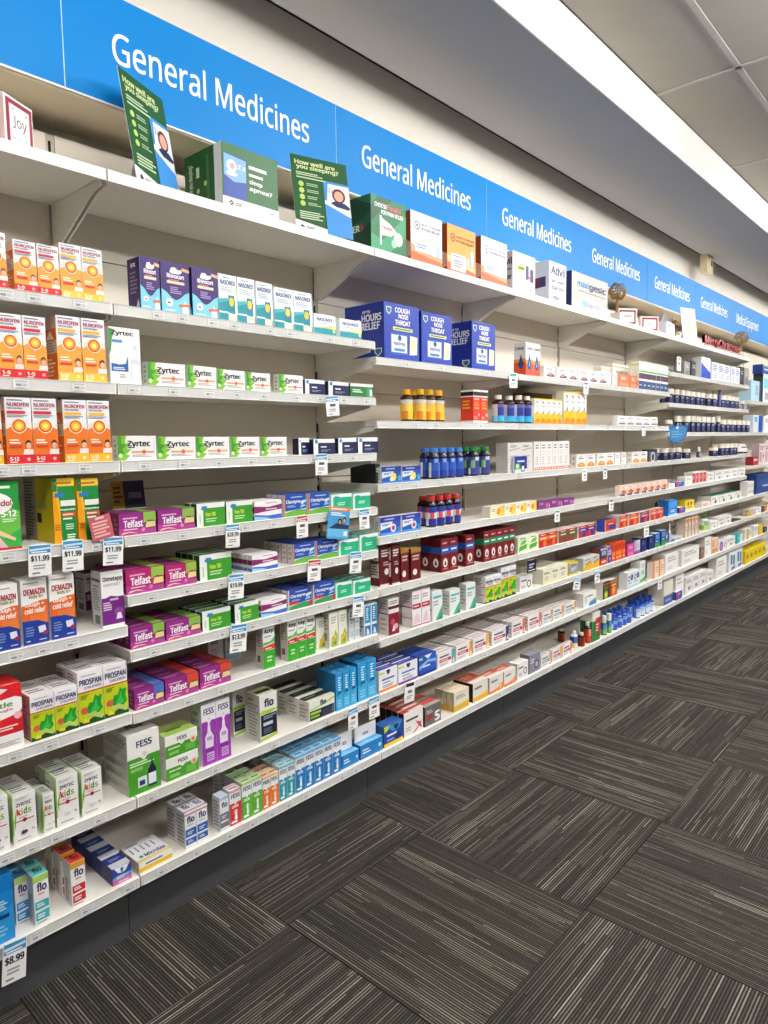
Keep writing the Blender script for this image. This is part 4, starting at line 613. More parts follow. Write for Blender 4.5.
KIND['pink_solid'] = K('tablet_carton', 'medicine carton', 'hot pink medicine carton', 'cf4a98', side='a83a80', top='2a1c2a', F=[L(.2,.6,.8,.8,2,'f4c8e0'), R(.1,.1,.9,.3,'e070b0')])
KIND['lilac_white'] = K('tablet_carton', 'medicine carton', 'lilac white and purple carton', 'b8a8c8', side='8a4a8a', top='2a1c34', F=[R(.4,.3,.95,.95,'d8d4e4'), R(0,0,1,.22,'8a3a90'), L(.5,.4,.9,.85,4,'8a80a0')])
KIND['navy_solid'] = K('tablet_carton', 'medicine carton', 'dark navy medicine carton', '1c2a6a', side='141e50', top='d0d0d4', F=[R(.5,.1,.95,.9,'24347c'), L(.15,.5,.5,.8,2,'8a9ac8')])
KIND['blue_green'] = K('tablet_carton', 'medicine carton', 'blue carton with green foot', '2a58a8', side='2a4a90', top='d0dae4', F=[R(0,0,1,.3,'3a9a4a'), R(.2,.6,.8,.9,'6a9ad8'), L(.2,.36,.8,.5,1,'d8e8f4')])
def vwhite(d, foot):
    return K('inhaler_carton', 'medicine carton', d, 'eceef2', side='dfe0e4', top='3a3f9a', F=[R(0,0,1,.12,foot), P([(.4,.95),(.62,.95),(.58,.78),(.51,.72),(.44,.78)], '23305c'), R(0,.82,.3,.9,'c8d83a'), L(.16,.48,.86,.62,1,'3a5ab0'), L(.2,.36,.8,.43,1,'5a3a8a'), L(.2,.16,.85,.3,2,'8a90a4')], T=[R(0,.0,1,.14,'e8eaf0'), L(.2,.4,.8,.8,1,'8a90d0')])
KIND['vicks_white_o'] = vwhite('white vapour carton with orange foot', 'ee8a3a')
KIND['vicks_white_p'] = vwhite('white vapour carton with purple foot', '7a3a9a')
KIND['blue_vicks'] = K('inhaler_carton', 'medicine carton', 'glossy blue vapour carton', '2a5ac0', side='2246a0', top='2a4aa4', F=[P([(.3,.98),(.75,.98),(.52,.76)], 'dfe8f4'), P([(0,.3),(.5,.6),(1,.5),(1,.66),(.5,.72),(0,.5)], '8ac0ee'), L(.2,.36,.85,.5,1,'e8f2fc'), R(0,0,1,.14,'1c3a90'), R(0,.8,.2,.9,'c8d83a')])
def fluc(d, c, lab='c0283a'):
    return K('cold_flu_carton', 'medicine carton', d, 'ece9e7', side='e4dedb', top='e0d6d3', F=[R(.82,.0,1,1,c), L(.12,.62,.78,.80,1,'3a3a5c'), R(.10,.34,.78,.54,lab), L(.16,.38,.72,.5,1,'f8e4e4'), L(.12,.1,.6,.24,2,'b0a8a8'), P([(.84,.1),(.98,.1),(.98,.5)], 'f4ece8')], T=[L(.1,.2,.9,.8,2,'b8a8a6')], S=[L(.15,.2,.85,.85,3,'c0b4b0')])
KIND['fluc_teal'] = fluc('white cold tablet carton, teal edge', '4ab0b8')
KIND['fluc_y'] = fluc('white cold tablet carton, amber edge', 'f0b03a')
KIND['fluc_n'] = fluc('white cold tablet carton, navy edge', '3a3f7a')
KIND['fluc_p'] = fluc('white cold tablet carton, coral edge', 'e8705a')
KIND['fluc_teal2'] = fluc('white cold tablet carton, teal label', 'e0a05a', '3aa4b4')
KIND['white_bluefoot'] = K('tablet_carton', 'medicine carton', 'white carton with blue corner print', 'ecebe9', side='e0dfdc', F=[P([(.4,.0),(1,.0),(1,.4),(.5,.3)], '3a8ac8'), P([(.6,.3),(1,.4),(1,.5),(.6,.4)], 'e8c84a'), L(.3,.66,.85,.8,1,'4a5a70'), L(.1,.3,.3,.8,4,'b0b0b0')])
KIND['black_fruit'] = K('lozenge_carton', 'medicine carton', 'black carton with lime fruit', '26301c', side='e6e4de', top='e0dcd4', F=[R(0,.78,1,.9,'c8502a'), C(.45,.24,.26,'a8c030'), C(.42,.26,.14,'d8e06a'), L(.15,.52,.85,.72,2,'7aa03a')])
KIND['orange_fruit'] = K('lozenge_carton', 'medicine carton', 'red carton with orange fruit', 'c23a26', side='a83020', top='e0dcd4', F=[R(0,.78,1,.92,'7aa03a'), C(.5,.34,.3,'f08a2a'), C(.46,.38,.14,'f8c85a'), L(.15,.6,.85,.74,1,'f8d8c8')])
KIND['white_rings'] = K('tablet_carton', 'medicine carton', 'white carton with blue ring print', 'eaecec', side='dfe2e2', F=[C(.28,.62,.2,'23407c'), C(.28,.62,.13,'dfe8f0'), C(.72,.66,.2,'1f2a4a'), C(.72,.66,.13,'3a8ac4'), R(0,.0,1,.2,'bcdcea'), L(.1,.28,.9,.4,1,'a0a8ac')])
KIND['white_green_tall'] = K('tablet_carton', 'medicine carton', 'tall white carton with green foot', 'ebedea', side='dfe0dd', F=[P([(0,.06),(1,.1),(1,.3),(0,.2)], '4ab070'), R(.2,.4,.8,.6,'9ad0c8'), L(.2,.7,.8,.9,2,'b0b4b0')])
KIND['beige_orange'] = K('tablet_carton', 'medicine carton', 'peach carton with orange stripe', 'eed0b4', side='e8dcd0', top='a8745a', F=[R(.0,.0,.25,1,'e08a4a'), R(.5,.2,.8,.8,'f4e4d4'), L(.5,.3,.9,.7,3,'c8905a')])
KIND['vicks_navy_y'] = K('cold_flu_carton', 'medicine carton', 'royal blue carton with yellow foot', '2a48a8', side='2a6a9a', top='3a6ab8', F=[R(0,0,1,.17,'f0d02a'), P([(.2,.98),(.95,.98),(.8,.7),(.5,.62),(.3,.78)], '3a9ad0'), P([(.5,.92),(.75,.92),(.7,.74),(.62,.68),(.55,.74)], '1a2a5c'), L(.15,.44,.8,.60,1,'f4f6fc'), C(.72,.34,.14,'23347c'), L(.15,.24,.6,.36,1,'a8c0f0'), P([(0,.7),(.2,.8),(.3,1),(0,1)], 'c8d83a')])
KIND['nico_pink'] = K('nicotine_carton', 'medicine carton', 'white carton with pink ribbon print', 'efecea', side='4a1c24', top='d8564a', F=[P([(.4,.04),(.8,.3),(.95,.5),(.9,.3),(.6,.05)], 'e08aa0'), P([(.6,.5),(.8,.2),(.95,.1),(.85,.4)], 'c8506a'), L(.1,.58,.8,.74,1,'3a3a40'), L(.1,.2,.4,.4,2,'b8b4b2')], T=[R(.3,0,1,.5,'e8dcd6'), R(0,.5,1,1,'d2503f')])
KIND['grey_S'] = K('nicotine_carton', 'medicine carton', 'grey carton with white S curve', '6c6a68', side='5a2420', top='d8584a', F=[T('S',.6,.1,.92,.6,'f0eeec',.06), R(.1,.3,.5,.5,'b03a3a'), L(.1,.6,.5,.8,2,'c8c6c4')], T=[R(0,0,1,.4,'b8b4b0')])
KIND['yellow_pack'] = K('nicotine_carton', 'medicine carton', 'white carton with amber foot', 'e6e0d0', side='d8cca8', top='e8dcc0', F=[R(0,0,1,.30,'e4b43a'), P([(0,.3),(1,.3),(1,.45),(.5,.36)], 'f0d88a'), L(.1,.6,.8,.8,2,'9a948a')], S=[R(0,0,1,.3,'e4b43a')])
KIND['oran_long'] = K('nicotine_carton', 'medicine carton', 'white carton with gold foot, red top', 'e8e2d8', side='1f1c1c', top='d8644a', F=[R(0,0,1,.24,'e8b43a'), L(.1,.6,.8,.8,1,'7a7470'), P([(.3,.24),(1,.24),(1,.4)], 'f0c86a')], T=[R(0,0,1,.3,'ece6de'), L(.1,.5,.8,.8,2,'f4d0c4')])
KIND['oran_long2'] = K('nicotine_carton', 'medicine carton', 'white carton with orange wedge, red top', 'e9e5de', side='d8d0c8', top='d8644a', F=[P([(.0,.0),(1,.0),(1,.46),(.6,.2),(0,.16)], 'ee7a2e'), L(.1,.6,.8,.8,1,'7a7470'), C(.8,.24,.10,'f8b06a')], T=[R(0,0,1,.4,'ece6de'), L(.1,.5,.8,.8,2,'f4d0c4')])
KIND['grey_purple'] = K('nicotine_carton', 'medicine carton', 'slate grey carton with plum print', '8a8a98', side='7a7a82', top='9a9aa2', F=[C(.66,.4,.22,'5a3a6a'), C(.66,.4,.13,'c8c0d0'), L(.1,.5,.5,.8,2,'d8d8de')])
KIND['greenred'] = K('antiseptic_carton', 'medicine carton', 'tall carton, white green and red', 'e2e0d8', side='2a7a3a', top='efeeea', F=[R(0,.0,1,.3,'2a7a3a'), R(.45,.24,1,.78,'c8241e'), R(0,.0,.45,.7,'2f8240'), L(.5,.3,.9,.6,3,'f4d8d0'), R(0,.78,1,1,'ece9e2')], S=[R(0,.75,1,1,'ece9e2'), R(0,.7,1,.75,'e0dcd0')])
def solid(obj, d, c, s, t=None, f=()): return K(obj, 'medicine carton', d, c, side=s, top=t or c, F=[L(.2,.55,.8,.8,2,'c8c8c8')]+list(f))
KIND['grey_solid'] = solid('device_carton', 'grey medical device carton', '9a9896', '8a8886', None, [R(.2,.1,.8,.4,'7a7876')])
KIND['dark_solid'] = solid('device_carton', 'dark charcoal medical carton', '2c2a2c', '232124', None, [R(.3,.2,.8,.5,'4a4648')])
KIND['white_blueslash'] = K('device_carton', 'medicine carton', 'white carton with blue slash', 'eceef2', side='dfe2e8', F=[P([(0,0),(1,0),(1,.3),(.0,.72)], '1f48c0'), L(.3,.6,.9,.85,3,'a8b4c8')])
KIND['white_print'] = K('device_carton', 'medicine carton', 'white device carton with blue lines', 'e9ebf2', side='dcdfe6', F=[L(.1,.5,.9,.9,4,'5a68b0'), R(.1,.1,.4,.35,'c8d0e8'), L(.45,.1,.9,.4,3,'8a94c0'), R(.0,.94,.4,1,'a8c87a')])
KIND['red_white_tall'] = K('tablet_carton', 'medicine carton', 'white and red striped carton', 'e6dedc', side='dcd4d2', top='e8e2e0', F=[R(.0,.1,.6,.9,'c8282e'), R(.65,.1,.85,.9,'d84a4a'), L(.1,.4,.5,.7,2,'f4d8d8')])
KIND['white_mark'] = K('dressing_carton', 'medicine carton', 'white dressing carton with dark mark', 'edebe8', side='dfddda', F=[R(.4,.2,.6,.4,'5a5a60'), L(.1,.6,.9,.85,2,'a8a6a6'), L(.65,.2,.95,.4,2,'c0bebc')])
KIND['blue_small'] = solid('dressing_carton', 'small royal blue carton', '3a5ac0', '2a4aa4', 'dfe4f0', [R(.0,.0,.3,1,'c83a4a')])
KIND['blue_tooth'] = K('dressing_carton', 'medicine carton', 'sky blue dental kit carton', '2f86d8', side='1f6ab8', top='3a96e0', F=[R(.1,.5,.9,.9,'4aa4ee'), L(.2,.2,.8,.4,2,'d8ecfa'), R(0,0,1,.12,'7ac4f4')])
KIND['yellow_face'] = K('dressing_carton', 'medicine carton', 'yellow carton with smile print', 'ecd03a', side='d8bc2a', F=[C(.3,.62,.08,K0), C(.65,.62,.08,K0), P([(.2,.3),(.8,.3),(.7,.2),(.3,.2)], 'c83a2a')])
KIND['white_redprint'] = K('dressing_carton', 'medicine carton', 'flat white carton with red print', 'ece6e2', side='dfd8d4', F=[L(.1,.2,.9,.8,2,'d86a5a')])
KIND['teal_top'] = K('glove_carton', 'medicine carton', 'white carton with teal top', 'ebe9e2', side='dcd8cc', top='1f7a68', F=[R(.45,.15,.65,.5,'3a3a40'), L(.1,.6,.8,.8,1,'b0aca4')], T=[R(.0,.0,1,.06,'1a6858'), C(.6,.5,.08,'4a9a88')])
KIND['flat_box'] = K('dressing_carton', 'medicine carton', 'flat white and grey carton', 'c9c9ce', side='b4b4ba', F=[R(.0,.2,.3,.8,'4a6ab0'), L(.4,.3,.9,.7,1,'8a8a92')])
KIND['beige_tall'] = K('dressing_carton', 'medicine carton', 'tall beige carton with brown stripe', 'e2d4c4', side='d8c8b4', F=[R(.6,.0,.85,1,'9a6a4a'), R(.1,.78,.6,.95,'d87a3a'), L(.1,.3,.55,.6,3,'b09a84')])
KIND['black_flat'] = solid('dressing_carton', 'flat black carton', '2a2826', '1f1d1c')
KIND['brown_small'] = solid('dressing_carton', 'narrow brown carton', '8a6a5a', '7a5a4a')
KIND['peach_face'] = K('dressing_carton', 'medicine carton', 'white and peach skin care carton', 'f0d8c0', side='e8e2dc', F=[R(0,.45,1,.9,'ecae84'), C(.6,.7,.2,'f4d8c0'), R(0,.05,1,.35,'e8a06a')])
KIND['purple_dot'] = K('dressing_carton', 'medicine carton', 'white carton with purple flower', 'ece9ee', side='dfdce2', F=[C(.32,.42,.22,'7a3a9a'), C(.32,.42,.12,'b88acc'), L(.6,.3,.9,.7,2,'a8a4b0')])
KIND['teal_white'] = K('dressing_carton', 'medicine carton', 'teal carton with white panel', '2fb0b8', side='2fb0b8', F=[R(.5,0,1,1,'e8e9e8'), L(.1,.5,.4,.8,2,'c8ecee')])
KIND['bluefoot_tall'] = K('dressing_carton', 'medicine carton', 'tall cream carton with blue foot', 'e6e1d2', side='cfcabc', top='eae6da', F=[R(0,.0,1,.36,'4a62a8'), R(.0,.36,1,.40,'c8c0a0'), L(.2,.1,.8,.25,1,'a8b8e0')])
KIND['white_blueprint'] = K('dressing_carton', 'medicine carton', 'white carton with blue bottle print', 'e9eaec', side='dcdde0', F=[R(.25,.35,.5,.85,'2a6a98'), R(.6,.3,.85,.8,'2a78a8'), P([(.4,.05),(.9,.12),(.9,.26),(.4,.2)], '3a4aa0')])
KIND['blue_green_box'] = K('device_carton', 'medicine carton', 'royal blue device carton with green top', '2450a8', side='1c4090', top='9ac86a', F=[R(0,.82,1,1,'a8d07a'), R(.1,.4,.5,.55,'dfe8f4')])
KIND['skyblue_box'] = K('device_carton', 'medicine carton', 'pale blue device carton with dark side', 'b4d8ea', side='a8ccde', top='3a4a58', F=[R(.78,0,1,1,'2a4252'), L(.4,.3,.7,.8,5,'5a8aa4')])
KIND['teal_print'] = K('device_carton', 'medicine carton', 'white device carton with aqua print', 'dfeef0', side='2a3238', F=[R(.1,.5,.9,.85,'8ad0d8'), R(.3,.1,.9,.35,'a8a8b8')])
KIND['white_blueslab'] = K('device_carton', 'medicine carton', 'white and royal blue device carton', 'dfe8f0', side='d0dae4', F=[R(.55,0,1,1,'1f56b4'), R(.1,.6,.4,.9,'6aa8d8')])
KIND['red_small'] = solid('dressing_carton', 'small red carton', 'b82a34', '8a1f28', None, [R(.1,.5,.9,.75,'e8c8c8')])
KIND['pink_print'] = K('device_carton', 'medicine carton', 'white and rose device carton', 'e2d2d4', side='b8a8aa', F=[R(.1,.1,.5,.6,'c8a0a8'), L(.1,.7,.9,.9,2,'9a8088'), C(.75,.4,.1,'c82a3a')])
KIND['blue_bag'] = K('first_aid_bag', 'first aid bag', 'blue fabric first aid bag', '2a4a8c', side='1f3a74', top='2a4684', F=[R(0,.8,1,.84,'1a3064'), R(.1,.1,.9,.7,'30549a'), L(.3,.3,.6,.45,1,'c8d4e8')])
KIND['white_gold'] = K('dressing_carton', 'medicine carton', 'white carton with gold band', 'e9e4dc', side='d8d2c8', F=[R(.3,.0,.6,1,'c8a04a'), L(.65,.4,.95,.8,3,'b0a898')])
KIND['yellow_solid'] = solid('dressing_carton', 'plain yellow carton', 'e8c81e', 'd0b01a')
KIND['yellow_print'] = K('dressing_carton', 'medicine carton', 'bright yellow bandage carton', 'ecd01c', side='d8bc18', F=[R(.2,.35,.6,.7,'c8a818'), L(.3,.4,.8,.65,2,'4a4a3a'), R(0,0,1,.08,'e0b81a')])
# ---------------- bottles: glass, cap, label colours and profile
def B(obj, cat, d, glass, cap, lab, cap_w=.62, cap_h=.17, neck=.72, rough=0): return dict(obj=obj, cat=cat, d=d, glass=glass, cap=cap, lab=lab, cap_w=cap_w, cap_h=cap_h, neck=neck)
# label rows bottom to top: (height share, ground, patch colour, patch from, patch to)
BOT = {
 'bot_yellow': B('cough_syrup_bottle', 'medicine bottle', 'amber bottle with yellow cap', '33170c', 'f0b424', [(.24,'f4c83a','ee8a2e',.24,.40),(.24,'f6c83a','f2d06a',.26,.46),(.10,'ece8e2','d8d0d8',.2,.6)], .66, .17),
 'bot_white': B('cough_syrup_bottle', 'medicine bottle', 'dark bottle with white cap', '2a120a', 'f0ece6', [(.14,'3fb0e0','8ad0ee',.18,.3),(.20,'dcd8e6','2f3f96',.30,.55),(.08,'e8e6e0','6a6aa8',.3,.55)], .6, .15),
 'bot_blue': B('lozenge_bottle', 'medicine bottle', 'blue capped bottle with blue label', '1c1a3a', '4a86d6', [(.18,'2c46a8','dfe4ec',.21,.31),(.22,'3560c0','e6eaf2',.21,.31),(.10,'2c46a8','8ab0ea',.36,.5)], .8, .14, .70),
 'bot_green': B('lozenge_bottle', 'medicine bottle', 'green capped bottle with blue label', '1c2030', '2f8a48', [(.18,'4a4a9a','dfe8dc',.17,.27),(.22,'3a4a9c','8ac47a',.27,.36),(.10,'5a5aa8','dfe8e0',.36,.5)], .8, .14, .70),
 'bot_red': B('lozenge_bottle', 'medicine bottle', 'red capped bottle with blue label', '1c1420', 'd23a34', [(.18,'2c3c96','e0dcd8',.20,.31),(.16,'dfdce2','d8605c',.33,.46),(.14,'2f46a4','d23a34',.22,.30)], .74, .15, .70),
 'bot_amber': B('remedy_bottle', 'medicine bottle', 'small dark amber bottle', '3a1a0e', 'dfdad2', [(.4,'7a2a1c','c84a2c',.4,.8)], .6, .18, .74),
 'bot_amberred': B('remedy_bottle', 'medicine bottle', 'amber bottle with red label', '33180e', 'eeeae4', [(.2,'b8321e','e8502c',.3,.8),(.22,'c8402a','e8a08a',.35,.7)], .5, .17, .72),
 'bot_bluew': B('remedy_bottle', 'medicine bottle', 'white bottle with blue label', 'e4e4e8', 'f0eeea', [(.2,'e8d86a','f0e8a0',.3,.7),(.3,'2a4aa4','5a7ad0',.3,.7)], .6, .18, .72),
 'bot_antacid': B('antacid_bottle', 'medicine bottle', 'white capped antacid bottle, green foot', '3a7a4a', 'f2f0ec', [(.24,'4a9a4a','8ac86a',.3,.7),(.22,'2a50a4','6a90d8',.3,.7)], .82, .36, .60),
 'bot_blueblob': B('wash_bottle', 'medicine bottle', 'blue antiseptic wash bottle', '2a52b0', '2f5ec4', [(.3,'dfe6f0','3a6ad0',.3,.7),(.2,'3a62c8','8ab0ee',.3,.6)], .7, .2, .66),
 'bot_bluewash': B('wash_bottle', 'medicine bottle', 'blue pump wash bottle', '2a5ac0', '2a4aa0', [(.3,'3a72d0','dfe8f4',.3,.6),(.2,'5a90e0','b8d4f0',.3,.6)], .5, .3, .62),
 'vit_navy': B('vitamin_bottle', 'vitamin bottle', 'navy vitamin bottle with cream cap', '181c3c', 'f2ecdf', [(.3,'1c2144','4a507c',.30,.40),(.14,'262c56','8a90b0',.30,.40)], 1.04, .36, .60),
 'vit_small': B('vitamin_bottle', 'vitamin bottle', 'short white and navy vitamin bottle', '4a4a5c', 'eee9de', [(.3,'c8c6cc','6a6a8a',.3,.7)], .9, .35, .6),
 'navy_tube': B('vitamin_bottle', 'vitamin bottle', 'tall slim navy tube', '23306a', '2a386e', [(.5,'2a3878','5a6aa8',.3,.7)], .95, .15, .8),
 'dark_stick': B('nail_file', 'nail file', 'dark pointed nail file standing at the back', '2e2c2c', '3a3838', [(.3,'353333','454343',.3,.7)], .35, .12, .72),
 'dropper': B('dropper_bottle', 'vitamin bottle', 'dropper bottle with white teat', '1f1c2c', 'f0ede6', [(.3,'3a3a50','8a8aa0',.3,.7)], .5, .45, .5),
 'jar_white': B('supplement_jar', 'vitamin bottle', 'large white supplement jar', 'eeecea', 'f2f0ec', [(.12,'eeecea','1c1c22',.2,.7),(.3,'eeecea','e4e2e0',.3,.7),(.08,'eeecea','4a4a50',.3,.7)], .72, .16, .78),
 'bot_spray': B('spray_bottle', 'medicine bottle', 'slim white spray bottle', 'e4e8ee', 'eef0f2', [(.3,'5a80c0','c8d4ea',.3,.7)], .5, .35, .55),
 'bot_greencap': B('lotion_bottle', 'medicine bottle', 'white lotion bottle with green cap', 'e9ebe8', '3aa04a', [(.2,'8ac84a','b8e08a',.3,.7),(.2,'e9ebe8','a8b0a8',.3,.7)], .5, .2, .7),
 'bot_yellowpump': B('lotion_bottle', 'medicine bottle', 'yellow lotion bottle', 'e8cc2a', 'e8cf3a', [(.3,'f0dc5a','c8a81a',.3,.7)], .6, .25, .66),
}


